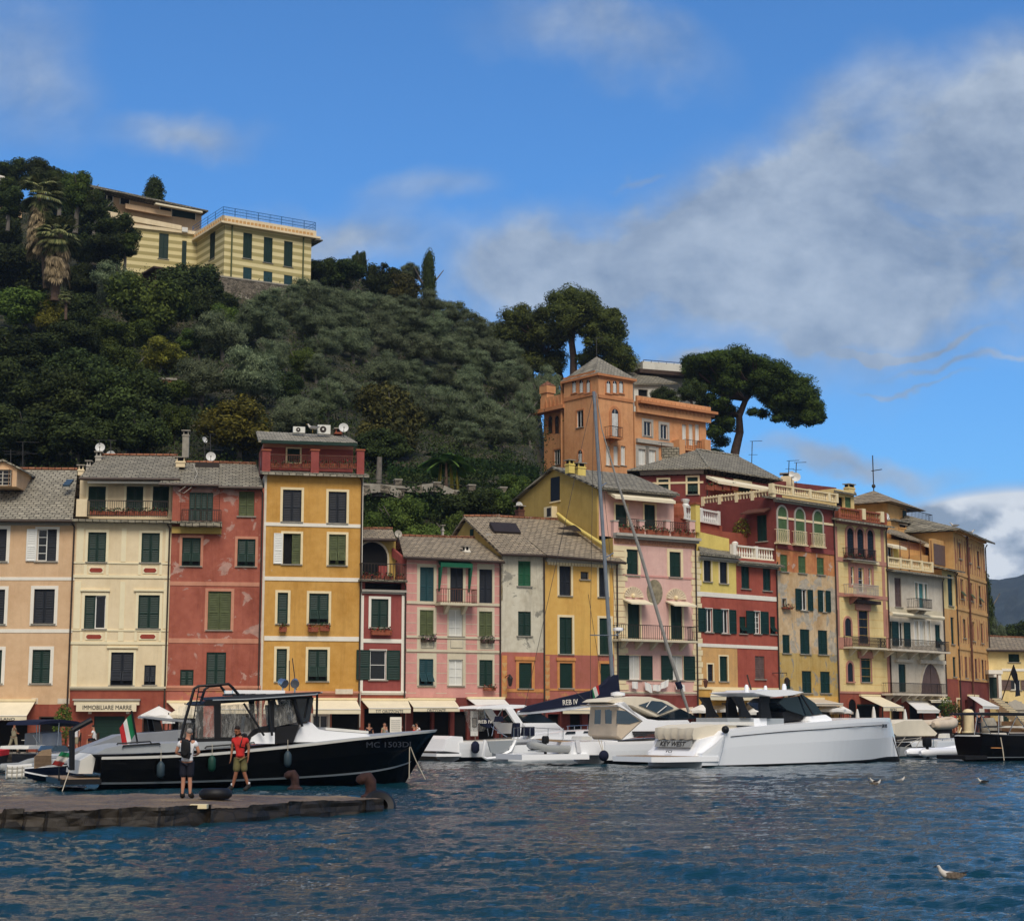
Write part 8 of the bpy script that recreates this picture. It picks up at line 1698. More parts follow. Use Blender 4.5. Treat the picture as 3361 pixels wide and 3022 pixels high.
hull(f,[(0,.8,.6,.7,.2,-.2,0),(1.5,.9,.6,.8,.15,-.2,0),(4.5,.1,.8,.05,.3,0,.4)],'gloss_white','gloss_white','gloss_white','navy','cushion',bt,.05,.1);slabp(f,[P(490,620),P(520,570),P(640,565),P(690,625)],-.6,.6,'glass_bl',bt,'windscreen',.08)
f=Frame(30,76,108,77,0);inflatable('rubber_dinghy','pale grey rubber dinghy low on the water left of the gangway',f,0,f.L+.3,.28,.55,.2)
f=Frame(28,71,110,71.5,0);bt=boat('rolled_raft','white roped roll of inflatable raft floating at the far left',f,'raft');g=MB()
for z,r_ in((.12,.14),(.3,.13),(.46,.12)):g.tube([(0,0,z),(f.L*.3,0,z-.02),(f.L,0,z+.03)],r_,'cushion',10)
g.build('tube',bt,None,True);tubes(bt,'rope',[[(k*f.L/5,-.16,0),(k*f.L/5,-.18,.5)]for k in range(6)],'rope',.02,4)
f=Frame(-120,78,22,80,0);bt=boat('red_boat','red and black boat cut by the left edge of the photo',f);hull(f,[(0,.7,1.0,.6,.3,-.2,0),(1.5,.8,1.0,.7,.25,-.2,0),(f.L,.3,1.05,.2,.3,-.1,.1)],'cloth_red','black_mat','black_mat','black_mat','cloth_red',bt,.05,.25)

# big white yacht on the right
f=Frame(2150,87.5,2935,98.5,0);bt=boat('white_yacht','large white motor yacht with a white hardtop and a beige covered sunpad at its stern',f,'yacht')
hull(f,[(1.3,2.12,.72,2.08,.1,-.2,.0),(2.2,2.2,1.25,2.1,.1,-.3,.0),(3.0,2.22,1.82,2.1,.1,-.3,.0),(4.0,2.25,1.97,2.1,.1,-.4,0),(7,2.28,2.14,2.1,.12,-.4,0),(10,2.22,2.3,1.95,.14,-.4,0),(13,1.95,2.44,1.45,.16,-.4,-.0),(15.5,1.4,2.5,.8,.2,-.4,-.1),(17.2,.7,2.5,.3,.3,-.35,-.3),(17.9,.22,2.48,.06,.3,-.3,-.6),(18.1,.06,2.46,.02,.3,-.3,-.75)],
     'gloss_white','hull_white','black_mat','black_mat','gloss_white',bt,.1,.22)
P=lambda X,Y,y=-1.6,t='B4':f.P(t,X,Y,y)
g=MB();pts=[];
for x,dz in((3.2,-.33),(7,-.36),(10,-.4),(13,-.42),(15.5,-.42),(17.6,-.4)):
 tab=[(3,1.85),(4,1.97),(7,2.14),(10,2.3),(13,2.44),(15.5,2.5),(18,2.48)];tb=[(3,2.22),(7,2.28),(10,2.22),(13,1.95),(15.5,1.4),(17.2,.7),(18,.1)];pts.append((x,-interp(tb,x)-.015,interp(tab,x)+dz))
g.tube(pts,.02,'letter_dk',4);g.build('side_line',bt)
g=MB();g.ext([(-1.6,-1.5,.3),(-1.2,-2.0,.3),(2.4,-2.2,.3),(2.4,2.2,.3),(-1.2,2.0,.3),(-1.6,1.5,.3)],(0,0,.26),'gloss_white');g.ext([(-1.45,-1.4,.562),(-1.1,-1.85,.562),(1.2,-1.95,.562),(1.2,1.95,.562),(-1.1,1.85,.562),(-1.45,1.4,.562)],(0,0,.01),'teak');g.build('swim_platform',bt)

slabp(f,[Vector(q)for q in((1.0,0,.55),(1.35,0,1.02),(1.5,0,1.4),(4.2,0,1.9),(4.2,0,.6))],-1.75,1.75,'gloss_white',bt,'transom',.02)
g=MB();g.ext([(1.14,-1.35,1.0),(1.14,1.35,1.0),(1.32,1.35,1.36),(1.32,-1.35,1.36)],(.1,0,0),'rubber_grey');nb=g.build('name_board',bt)
MT=Matrix(((0,0,-1,0),(-1,0,0,0),(0,1,0,0),(0,0,0,1)))
textmesh('lettering','KEY WEST',1.9,.26,'letter_dk',Matrix.Translation((1.2,0,1.18))@MT@Matrix.Rotation(R(-26),4,'X'),bt);textmesh('lettering','YCI',.5,.14,'letter_dk',Matrix.Translation((.98,.1,.78))@MT@Matrix.Rotation(R(-35),4,'X'),bt)
g=MB();rr=random.Random(4);rings=[]
for i in range(17):
 y=-1.5+3.0*i/16;w=.05*math.sin(i*2.1)+rr.uniform(-.02,.02);rings.append([(1.28+w,y,1.4+.03*math.sin(i*1.7)),(1.22+w,y,1.65),(1.32,y,1.98+.02*math.sin(i)),(2.2,y,2.1+.04*math.sin(i*1.3)),(4.3,y,2.2),(4.4,y,1.8),(4.3,y,1.45)])
g.loft(rings,'cover_cream');g.build('sunpad_cover',bt,None,True)
g=MB();g.ext([P(560,1300),P(600,1270),P(830,1268),P(838,1305)],(0,3.0,0),'cushion');g.build('seat',bt)
for X0,X1,Y0,Y1,m in((570,830,1300,1228,'deck_grey'),(830,960,1300,1232,'hull_white'),(962,1130,1295,1234,'gloss_grey')):a,b=P(X0,Y0,-1.2),P(X1,Y1,-1.2);g=MB();g.box(a.x,-1.2,a.z-.6,b.x,1.2,b.z,m);g.build('console',bt)
tp=slabp(f,[P(400,985,1.5),P(440,975,1.5),P(700,960,.5),P(960,948,-1.5),P(1180,950,-1.5),P(1318,972,-1.5),P(1200,1003,-1.5),P(1020,1022,-1.5),P(640,1015,.8)],-1.7,1.7,'gloss_white',bt,'hardtop',.05)
for q in([(660,1015),(755,1018),(790,1130),(850,1222),(740,1225),(735,1130)],[(945,1015),(1030,1015),(1015,1100),(1045,1228),(940,1232),(935,1100)]):slabp(f,[P(x,y)for x,y in q],-1.35,-1.15,'black_mat',bt,'hardtop_leg',0);slabp(f,[P(x,y)for x,y in q],1.15,1.35,'black_mat',bt,'hardtop_leg',0)
slabp(f,[P(1040,1075,-1),P(1100,1030,-1),P(1305,1000,-1),P(1420,1080,-1),P(1500,1192,-1),P(1320,1215,-1),P(1130,1150,-1)],-1.2,1.2,'tint_glass',bt,'windscreen',.04);slabp(f,[P(1055,1170,-.6),P(1160,1140,-.6),P(1340,1160,-.6),P(1380,1240,-.6),P(1060,1270,-.6)],-1.0,1.0,'black_mat',bt,'helm_cover',.08,True)
tubes(bt,'windscreen_frame',[[P(1300,998,-1.3),P(1425,1200,-1.5)],[P(1300,998,1.1),P(1425,1200,1.3)]],'black_mat',.05)
slabp(f,[P(1310,1265,-1),P(1330,1215,-1),P(1500,1195,-1),P(1560,1235,-1),P(1560,1275,-1)],-1.4,1.4,'gloss_white',bt,'foredeck_trunk',.06)
g=MB()
for X,r_,h_ in((760,.12,.35),(890,.22,.12),(948,.1,.3),(1135,.13,.4)):c=P(X,945,-.3);g.lathe([(r_,0),(r_,h_*.6),(r_*.6,h_),(.02,h_*1.02)],c-Vector((0,0,.1)),'gloss_white',10)
g.build('radar_dome',tp,None,True);tubes(bt,'antenna',[[P(805,950,0),P(765,800,0)]],'wood_dk',.045)
c=P(548,1345,-2.25);g=MB();g.ball((c.x,c.y,c.z),.2,'black_mat',8);g.build('cleat',bt,None,True);tubes(bt,'mooring_line',[[P(548,1390,-2.35),P(520,1550,-2.6),P(480,1700,-3)]],'gloss_grey',.03);tubes(bt,'anchor_line',[[f.P('B6',450,1090,-.1),f.P('B6',490,1180,-.1),f.P('B6',585,1500,-.5)],[f.P('B6',480,1180,.3),f.P('B6',575,1505,.3)]],'letter_dk',.03)
c=f.P('B6',428,1168,-.8);textmesh('lettering','TTM 1115',.95,.2,'reg_grey',Matrix.Translation((16.3,-1.13,2.05))@Matrix.Rotation(R(24),4,'Z')@ROTX,bt)
g=MB();b=ground(*T('B6',173,1490),0);g.ball((0,0,.12),.28,'buoy',10);tag(g.build('buoy',None,Matrix.Translation(b),True),'small yellowish round buoy floating by the white yacht bow','buoy')

# sailing yacht with navy sail cover
f=Frame(1642,97.5,2230,104,0);L=f.L;bt=boat('sailing_yacht','white sailing yacht with tall grey mast and navy sail cover on its boom',f,'sailing yacht')
hull(f,[(.0,1.0,1.0,.9,.15,-.1,0),(1.2,1.5,1.05,1.3,.08,-.3,.6),(3.5,1.8,1.1,1.5,.06,-.4,.5),(6.5,1.8,1.15,1.4,.06,-.4,.3),(9.5,1.3,1.25,.9,.08,-.4,.2),(L,.05,1.4,.03,.2,-.2,.8)],'letter_dk','hull_white','black_mat','gloss_white','deck_grey',bt,.08,.05,trans='gloss_grey')
P=lambda X,Y,y=0.0,t='B2':f.P(t,X,Y,y)
g=MB();sc_=[P(x,y,-1.05,'A6')for x,y in((1262,1488),(1500,1480),(1440,1580),(1330,1605),(1290,1590))];g.ext(sc_,(0,.08,0),'gloss_grey');g.build('transom_scoop',bt);tubes(bt,'transom_rim',[[P(x,y,-1.1,'A6')for x,y in((1240,1478),(1215,1630),(1250,1650),(1350,1640),(1470,1580),(1520,1480))]],'gloss_white',.1)
slabp(f,[P(100,1440,-.9),P(130,1400,-.9),P(400,1370,-.9),P(760,1345,-.9),P(1000,1400,-.9),P(1000,1460,-.9)],-1.1,1.1,'gloss_white',bt,'coachroof',.06);slabp(f,[P(460,1390,-1.0),P(475,1365,-1.0),P(560,1362,-1.0),P(560,1385,-1.0)],-1.14,-1.1,'tint_glass',bt,'porthole',0);slabp(f,[P(640,1378,-1.0),P(650,1360,-1.0),P(740,1358,-1.0),P(740,1375,-1.0)],-1.14,-1.1,'tint_glass',bt,'porthole',0)
mb_,mt_=P(960,1150),P(480,645,0,'C3');g=MB();g.tube([mb_-Vector((0,0,2)),mb_,mt_],[.13,.13,.1],'mast_grey',10)if plain('mast_grey',(132,140,148),.35,.4)else None;ms_=g.build('mast',bt,None,True)
tubes(ms_,'spreader',[[P(720,405,-.4),P(925,408,0),P(1000,408,.8)],[P(880,1150,0,'B1'),P(950,1105,.5,'B1')],[P(830,440,0,'B1'),P(878,410,.5,'B1')]],'mast_grey',.035)
g=MB();c=P(970,350);g.lathe([(.3,-.08),(.32,0),(.3,.1),(.1,.14)],c+Vector((.2,0,0)),'gloss_white',12);g.tube([c+Vector((0,0,-.35)),c+Vector((.35,0,-.1))],.05,'gloss_grey',6);g.build('radar',bt,None,True)
g=MB();sp=[(0,1170),(100,1110),(420,1030),(740,955),(850,890),(900,840),(940,800),(982,800),(1003,985),(900,1040),(760,1085),(400,1130),(100,1172)];P3=[P(x,y)for x,y in sp]
cc=slabp(f,P3,-.22,.22,'navy_cloth',bt,'sail_cover',.05);c=P(500,1072);textmesh('lettering','REB IV',1.05,.3,'trim_white',Matrix.Translation((c.x,-.235,c.z))@Matrix.Rotation(R(-4),4,'Y')@ROTX,cc)
tubes(bt,'boom',[[P(0,1180),P(400,1145),P(770,1095),P(980,1050)]],'gloss_white',.12,8)
js=[P(495,655,0,'C3'),P(530,880,0,'C3'),P(990,400,0,'B1'),P(1200,1040,0,'B1'),P(1480,500),P(1610,900),P(1700,1170)];g=MB();g.tube(js,[.025,.03,.07,.1,.11,.11,.08],'jib',8)if plain('jib',(150,148,142),.8,var=.15,sc=4)else None;g.tube([P(1590,870),P(1615,935)],.19,'navy_cloth',8);g.build('furled_jib',bt,None,True)
tubes(bt,'rigging',[[mt_,P(720,405,-.4),P(725,1060,-.9)],[mt_,P(60,1160,0)],[P(700,0,0),P(850,960,-.2)],[mt_,P(1000,408,.8),P(985,960,.9)],[P(550,950,0),P(720,1100,-.9)]],'wire',.016,4)
tubes(bt,'guardrail',[[P(x,y,yy_)for x,y in((-40,1440),(-40,1330),(60,1320),(300,1335),(420,1340))]for yy_ in(-1.3,)]+[[P(x,1330,-1.3),P(x,1440,-1.3)]for x in(0,60,120,300,450)],'steel',.022,5)
g=MB();c=P(-250,1300,-1.1);sl_=slabp(f,[P(1195,1300,-1.1,'A6'),P(1240,1280,-1.1,'A6'),P(1290,1300,-1.1,'A6'),P(1285,1350,-1.1,'A6'),P(1260,1370,-1.1,'A6'),P(1200,1345,-1.1,'A6')],-1.3,-1.0,'navy_cloth',bt,'outboard_cover',.05);q=P(1240,1310,-1.3,'A6');textmesh('lettering','REB IV',.9,.18,'trim_white',Matrix.Translation((q.x,-1.32,q.z))@ROTX,sl_)
for x0,y0,x1,y1 in((1345,1310,1400,1260),(1505,1450,1555,1320),(1590,1440,1690,1355)):a,b=P(x0,y0,-1,'A6'),P(x1,y1,-1,'A6');slabp(f,[Vector((a.x,0,a.z)),Vector((b.x,0,a.z)),Vector((b.x,0,b.z)),Vector((a.x+.1,0,b.z))],-1.1,-.6,'navy_cloth',bt,'cockpit_canvas',.1)
italian_flag(bt,P(770,1100,-.6),P(740,950,-.6),-.35,.6,drop=.9)

# white cruiser with beige enclosure
f=Frame(1900,92.5,2420,97.5,0);L=f.L;bt=boat('white_cruiser','white flybridge cruiser with a beige canvas enclosed cockpit left of the big white yacht',f,'cruiser');P=lambda X,Y,y=-1.6:f.P('B2',X,Y,y)
hull(f,[(.6,1.75,1.22,1.65,.25,-.3,0),(3,1.9,1.25,1.75,.25,-.3,0),(6,1.9,1.4,1.7,.25,-.3,0),(9,1.4,1.7,1.0,.3,-.3,0),(L,.05,1.95,.02,.5,-.2,1)],'gloss_white','hull_white','black_mat','black_mat','cushion',bt,.1,.15)
g=MB();a=P(70,1640,-1.7);b=P(540,1640,-1.7);g.ext([(a.x-.1,-1.55,.32),(b.x+1,-1.8,.32),(b.x+1,1.6,.32),(a.x-.1,1.4,.32)],(0,0,.28),'gloss_white');g.build('swim_platform',bt);g=MB();g.box(a.x+1.35,-1.58,.38,a.x+1.8,-1.56,.5,'letter_dk');g.build('grille',bt)
slabp(f,[P(540,1600),P(560,1470),P(1000,1455),P(1000,1600)],-1.6,1.6,'gloss_white',bt,'stern',.03)
slabp(f,[P(722,1400,1.2),P(748,1110,1.2),P(900,1095),P(1010,1100),P(1100,1160),P(1240,1255),P(1160,1330),P(1040,1440),P(800,1440,.9)],-1.55,1.5,'canvas_beige',bt,'cockpit_enclosure',.03)
for q in([(765,1290),(770,1150),(830,1145),(825,1290)],[(875,1285),(872,1150),(910,1142),(938,1160),(935,1288)],[(985,1285),(988,1150),(1080,1160),(1220,1260),(1110,1290)]):slabp(f,[P(x,y)for x,y in q],-1.58,-1.54,'glass_bl',bt,'clear_window',0)
slabp(f,[P(700,1100,1.3),P(720,1085,1.3),P(860,1072,.5),P(1000,1075),P(1080,1120),P(1290,1240),P(1400,1255),P(1700,1250),P(1760,1330),P(1300,1400),P(1040,1450),P(1160,1340),P(1245,1262),P(1060,1140),P(980,1100),P(760,1108,1.3)],-1.6,1.6,'gloss_white',bt,'superstructure',.02)
slabp(f,[P(870,1070,-1.3),P(920,1040,-1.3),P(1160,1014,-1.3),P(1320,1018,-1.3),P(1490,1062,-1.3),P(1612,1138,-1.3),P(1392,1222,-1.3),P(1130,1105,-1.3)],-1.35,1.35,'cover_cream',bt,'bridge_canvas',.04,True)
slabp(f,[P(1195,1100,-1.3),P(1330,1058,-1.3),P(1420,1068,-1.3),P(1540,1130,-1.3),P(1400,1190,-1.3)],-1.42,-1.33,'glass_bl',bt,'bridge_window',0);slabp(f,[P(1395,1222,-1.4),P(1610,1135,-1.4),P(1800,1232,-1.4),P(1560,1256,-1.4)],-1.5,1.4,'tint_glass',bt,'windscreen',.03)
tubes(bt,'window_bar',[[P(1280,1120,-1.48),P(1320,1062,-1.48)],[P(1390,1180,-1.48),P(1480,1110,-1.48)]],'cushion',.03,4);g=MB()
for k,y in enumerate((1375,1395,1415)):a=P(1150+k*8,y,-1.75);g.box(a.x,-1.78,a.z,a.x+1.5,-1.62,a.z+.07,'letter_dk')
g.build('vent_slot',bt);g=MB();c=P(995,1025,-.5);g.lathe([(.25,0),(.25,.08),(.4,.1),(.4,.25),(.1,.32)],c,'gloss_white',10);g.build('radar_dome',bt,None,True)
c=P(855,1605,-2.1);g=MB();g.ball(tuple(c),.9*55/3.0333/F*90,'navy_cloth',12,1,1,1.1);o=g.build('fender',bt,None,True);g=MB();g.tube([c,P(800,1440,-1.9)],.02,'rope',4);g.tube([c,P(830,1450,-1.9)],.02,'rope',4);g.build('rope',o)
slabp(f,[P(560,1450),P(600,1450),P(622,1575),P(582,1575)],-1.72,-1.66,'cloth_white',bt,'towel',0);slabp(f,[P(640,1445),P(650,1412),P(750,1412),P(750,1448)],-1.5,-.4,'cushion',bt,'seat',.05);slabp(f,[P(195,1440,-.2),P(240,1435,-.2),P(530,1460,-.2),P(530,1480,-.2),P(260,1455,-.2)],-.25,.1,'teak',bt,'gangway',0)
f2=Frame(1742,90.3,1872,91.5,0);d_=inflatable('tender','grey rubber tender lying on the swim platform of the flybridge cruiser',f2,0,f2.L,.85,.5,.2,'rubber_grey',bow=-1);outboard(d_,.9,0,1.15,.8)
# left motor cruiser, stern on
f=Frame(1470,99.5,2010,105.5,0);L=f.L;bt=boat('sport_cruiser','white sport cruiser with a hardtop arch, stern to the left behind the sailing yacht',f,'cruiser');P=lambda X,Y,y=-1.2:f.P('A6',X,Y,y)
hull(f,[(0,1.5,1.1,1.4,.25,-.2,0),(3,1.6,1.2,1.4,.25,-.3,0),(6,1.5,1.4,1.3,.25,-.3,0),(L,.05,1.75,.02,.5,-.2,.7)],'gloss_white','hull_white','black_mat','black_mat','cushion',bt,.1,.12)
g=MB();g.ext([(-1.4,-1.2,.3),(.1,-1.5,.3),(.1,1.5,.3),(-1.4,1.2,.3)],(0,0,.16),'gloss_white');g.build('swim_platform',bt);slabp(f,[P(835,1580),P(870,1470),P(930,1440),P(1020,1445),P(1040,1600)],-1.4,1.4,'gloss_white',bt,'transom',.04)
slabp(f,[P(1165,1190),P(1190,1168),P(1400,1150),P(1600,1155),P(1640,1175),P(1500,1190)],-1.3,1.3,'gloss_white',bt,'hardtop',.03);slabp(f,[P(1420,1190),P(1480,1185),P(1600,1360),P(1560,1400),P(1490,1300)],-1.35,-1.15,'gloss_white',bt,'arch_leg',0);slabp(f,[P(1420,1190),P(1480,1185),P(1600,1360),P(1560,1400),P(1490,1300)],1.15,1.35,'gloss_white',bt,'arch_leg',0)
slabp(f,[P(1215,1195),P(1400,1190),P(1450,1300),P(1400,1400),P(1270,1400)],1.0,1.1,'vinyl',bt,'clear_screen',0);slabp(f,[P(1560,1300),P(1660,1225),P(1740,1230),P(1880,1320),P(1700,1330)],-1.3,1.3,'tint_glass',bt,'windscreen',.04);slabp(f,[P(1540,1420),P(1560,1320),P(1880,1318),P(2000,1420)],-1.35,1.35,'gloss_white',bt,'cabin',.04)
tubes(bt,'handrail',[[P(2000+k*60,1420,-1.0),P(2000+k*60,1350,-1.0)]for k in range(5)]+[[P(1990,1350,-1.0),P(2330,1335,-1.0)],[P(1240,1270,-1.4),P(1300,1360,-1.4),P(1440,1450,-1.4)],[P(1225,1190,-1.3),P(1270,1440,-1.3)],[P(1400,1190,-1.3),P(1330,1300,-1.3),P(1300,1440,-1.3)]],'steel',.025,5)
fender(bt,P(1148,1545,-1.75),.24,.62,'navy_cloth',.5);c=f.P('A6',865,1530,-1.45);textmesh('lettering','Ninfa',.9,.28,'letter_dk',Matrix.Translation((-.03,-.3,.8))@MT,bt)

# right hand group
f=Frame(2905,112,3080,116,0);L=f.L;bt=boat('cream_covered_boat','motorboat under a full cream cover right of the big white yacht',f);P=lambda X,Y,y=-1:f.P('B6',X,Y,y)
hull(f,[(0,1.2,.95,1.0,.2,-.2,0),(2,1.3,.95,1.1,.2,-.2,0),(L,.1,1.1,.05,.3,-.1,.5)],'gloss_white','hull_white','black_mat','navy','cushion',bt,.08,.1);slabp(f,[P(498,1240),P(500,1130),P(600,1100),P(810,1092),P(870,1150),P(960,1235),P(940,1258),P(520,1262)],-1.15,1.15,'cover_cream',bt,'cover',.08,True)
f=Frame(2945,107,3020,108,0);bt=boat('workboat','low grey open workboat with tubular rails below the cream covered boat',f);P=lambda X,Y,y=-.7:f.P('B6',X,Y,y)
hull(f,[(-.6,.8,.72,.7,.15,-.1,0),(1,.9,.65,.8,.15,-.1,0),(f.L+.8,.4,.7,.3,.2,-.1,.2)],'rubber_grey','deck_grey','black_mat','letter_dk','black_mat',bt,.05,.1);tubes(bt,'rails',[[P(560,1370),P(640,1270)],[P(620,1380),P(800,1265)],[P(740,1390),P(800,1270)],[P(560,1300),P(800,1275)]],'trim_grey',.02,5);slabp(f,[P(640,1370),P(660,1320),P(740,1320),P(760,1370)],-.3,.3,'black_mat',bt,'engine',.1)
f=Frame(3025,112,3205,117,0);L=f.L;bt=boat('small_white_boat','white open boat with a red ball fender in front of the quay',f);P=lambda X,Y,y=-1:f.P('B6',X,Y,y)
hull(f,[(0,1.1,1.0,1.0,.2,-.2,0),(3,1.2,1.05,1.0,.2,-.2,0),(L+1.4,.1,1.3,.05,.3,-.1,.6)],'gloss_white','hull_white','navy','letter','cushion',bt,.08,.1);tubes(bt,'handrail',[[P(830,1290),P(1180,1282),P(1330,1300)]]+[[P(x,1400),P(x,1290)]for x in(830,920,1010,1100)],'steel',.025,5);slabp(f,[P(1070,1280,-.5),P(1080,1235,-.5),P(1110,1232,-.5),P(1115,1280,-.5)],-.3,.3,'cushion',bt,'console',.05)
c=P(1290,1333,-1.3);g=MB();g.ball(tuple(c),.42,'cloth_red',10);g.build('fender',bt,None,True);tubes(bt,'boathook',[[P(1160,1270,-.9),P(1200,1175,-.9)]],'trim_cream',.04)
f=Frame(2992,104,3168,106,0);d_=inflatable('white_dinghy','white inflatable dinghy with a black outboard right of the white yacht bow',f,0,f.L,.38,.65,.28,'gloss_white');outboard(d_,f.P('B6',855,1400,-.7).x,-.75,.75,1.15)
f=Frame(3035,120,3115,122,1.1);g=inflatable('beached_dinghy','beige upturned dinghy lying on the quay behind the cream covered boat',f,0,f.L,.9,.7,.35,'canvas_beige');b_=MB();b_.box(.3,-.5,-.2,2.6,.5,.7,'wood_dk');b_.build('cradle',g)
f=Frame(3165,100,3480,103,0);L=f.L;bt=boat('black_motorboat','glossy black motorboat with a black bimini cut by the right edge of the photo',f);P=lambda X,Y,y=-1.3:f.P('B6',X,Y,y)
hull(f,[(.2,1.3,1.62,.95,.25,-.2,0),(1.5,1.45,1.55,1.25,.25,-.2,0),(4,1.5,1.5,1.35,.25,-.3,0),(L+3,.3,1.7,.2,.4,-.2,.5)],'letter','gloss_black','gloss_black','gloss_grey','teak',bt,.06,.05)
g=MB();g.box(-1.1,-1.3,.12,.5,1.3,.34,'black_mat');g.build('swim_platform',bt);slabp(f,[P(1350,1050),P(1362,1030),P(1600,1022),P(1900,1028),P(2200,1040),P(1900,1056),P(1600,1052)],-1.3,1.3,'black_mat',bt,'bimini',.02)
tubes(bt,'bimini_frame',[[P(1358,1050),P(1328,1250)],[P(1400,1050),P(1500,1250)],[P(1570,1050),P(1570,1290)],[P(1750,1060),P(1660,1250)],[P(1750,1060),P(1880,1250)],[P(1358,1050,1.2),P(1328,1250,1.2)],[P(1570,1050,1.2),P(1570,1290,1.2)]],'steel',.03,5)
slabp(f,[P(1640,1175),P(1700,1155),P(1900,1160),P(1900,1180)],-1.0,1.0,'cushion',bt,'sunpad',.05);slabp(f,[P(1680,1260),P(1690,1205),P(1760,1215),P(1770,1262)],-.6,.6,'black_mat',bt,'helm',.1);slabp(f,[P(1350,1262,-1),P(1400,1230,-1),P(1640,1225,-1),P(1660,1262,-1)],-1.1,1.1,'cushion',bt,'seat',.05);slabp(f,[P(1490,1378,-1.45),P(1490,1370,-1.45),P(1600,1372,-1.45),P(1600,1380,-1.45)],-1.52,-1.48,'trim_gold',bt,'trim',0)
tubes(bt,'mooring_line',[[P(1590,1270,-1.6),P(1610,1380,-1.7),P(1625,1500,-1.9)]],'rope',.03)

# ---------------------------------------------------------------- parasols and quay furniture
def parasol(label,t,X,Yt,w,hh,d=3.0,mat='canvas_wh',frill=0.0,sides=8,rot=0.0):
 px,py=T(t,X,Yt);Yw=interp([(c[0],c[1])for c in QC],px)+d;p=at(px,py,Yw);z0=qz(px);root=empty('parasol',(p.x,p.y,z0));tag(root,label,'parasol','quayside parasols');r_=w/TL[t][2]/2/F*Yw;h=hh/TL[t][2]/F*Yw;zt=p.z-z0
 g=MB();n=sides;A=[2*math.pi*k/n+rot for k in range(n)]
 for a,b in zip(A,A[1:]+A[:1]):
  q0=(r_*math.cos(a),r_*math.sin(a),zt-h);q1=(r_*math.cos(b),r_*math.sin(b),zt-h);m=((q0[0]+q1[0])/2*.96,(q0[1]+q1[1])/2*.96,zt-h+.06)
  g.add([(0,0,zt),q0,m,q1],[(0,1,2),(0,2,3)],mat)
  g.add([q0,m,q1,(q1[0],q1[1],q1[2]-.16),(m[0],m[1],m[2]-.2),(q0[0],q0[1],q0[2]-.16)],[(0,1,4,5),(1,2,3,4)],mat)
 c=g.build('canopy',root);g=MB();g.tube([(0,0,0),(0,0,zt+.08)],.035,'wood_dk',6);g.build('pole',root);g=MB()
 for a in A:g.tube([(0,0,zt-.04),(r_*math.cos(a)*.98,r_*math.sin(a)*.98,zt-h-.02)],.012,'wood_dk',3)
 g.build('ribs',root);g=MB();g.lathe([(.3,0),(.3,.08),(.06,.12)],(0,0,0),'iron',8);g.build('foot',root);return root
for args in(('white parasol with a peaked top in front of the brick red house','A2',1460,1165,370,90,2.5),('cream parasol right of the peaked white one, behind the radar arch','A2',1700,1150,330,100,2.0,'canvas'),('small white parasol low behind the covered boat hardtop','A2',1550,1240,120,60,1.0),
             ('white parasol left of the yacht hardtop, lowest of its cluster','B4',310,1095,300,62,2.0),('beige parasol second in the cluster left of the yacht hardtop','B4',450,1062,330,60,4.5,'canvas_beige'),('white parasol third in the cluster behind the first hardtop leg','B4',600,1088,340,60,2.5),
             ('beige parasol between the two hardtop legs, higher one','B4',800,1068,300,60,4.5,'canvas_beige'),('white parasol between the two hardtop legs, lower one','B4',870,1105,260,70,2.5),('pale parasol behind the yacht windscreen tip','B4',1580,1088,340,60,3.0),('white parasol under the mottled house awning','B4',1700,1110,240,60,4.0,'canvas_beige'),('white parasol at the foot of the frescoed yellow house','B6',20,960,180,50,3.0)):parasol(*args)
def folded(label,t,X,Y0,Y1,d=2.5):
 px,_=T(t,X,Y0);Yw=interp([(c[0],c[1])for c in QC],px)+d;a=at(*T(t,X,Y0),Yw);z0=qz(px);root=empty('folded_parasol',(a.x,a.y,z0));tag(root,label,'parasol');h=at(*T(t,X,Y1),Yw).z-z0;g=MB();g.lathe([(.05,h),(.12,h-.3),(.22,h-1.3),(.3,h-1.7),(.1,h-1.75)],(0,0,0),'canvas_wh',8);g.build('canopy',root,None,True);g=MB();g.tube([(0,0,0),(0,0,h)],.03,'wood_dk',5);g.build('pole',root)
folded('folded white parasol in the dark doorway of the frescoed yellow house','B6',328,1060,965);folded('folded white parasol before the green panel of the frescoed yellow house','B6',165,1060,990);folded('folded white parasol before the off white house restaurants','B6',640,1090,990,3)
# great beige sun tarpaulin before the pink shell house, on posts
def tarp(label,px0,px1,y0,y1,d0,d1,mat='canvas_beige'):
 Ya=interp([(c[0],c[1])for c in QC],px0);A,B=at(px0,y1,Ya+d0),at(px1,y1,interp([(c[0],c[1])for c in QC],px1)+d0);C,D=at(px1,y0,interp([(c[0],c[1])for c in QC],px1)+d1),at(px0,y0,Ya+d1);z0=qz(px0);o=Vector((A.x,A.y,z0));root=empty('sun_tarpaulin',o);tag(root,label,'awning');n=6;g=MB()
 for i in range(n):
  for j in range(4):
   q=lambda u,v:(A.lerp(B,u)).lerp(D.lerp(C,u),v)-o+Vector((0,0,-.25*math.sin(math.pi*((u*n)%1 if 0<u<1 else 0))+.05*math.sin(u*20)))
   g.quad(q(i/n,j/4),q((i+1)/n,j/4),q((i+1)/n,(j+1)/4),q(i/n,(j+1)/4),mat)
 g.ext([A-o,B-o,B-o-Vector((0,0,.25)),A-o-Vector((0,0,.25))],(0,.02,0),mat);g.build('canvas',root)
 for k in range(4):p=A.lerp(B,k/3)-o;g=MB();g.tube([(p.x,p.y+.05,0),(p.x,p.y+.05,p.z)],.05,'iron',6);g.build('post',root)
tarp('wide beige sun tarpaulin on posts before the pink shell house',2030,2275,2296,2342,1.5,4.2);tarp('beige sun tarpaulin on posts before the lemon and red house',2290,2440,2290,2325,2.5,5.0)
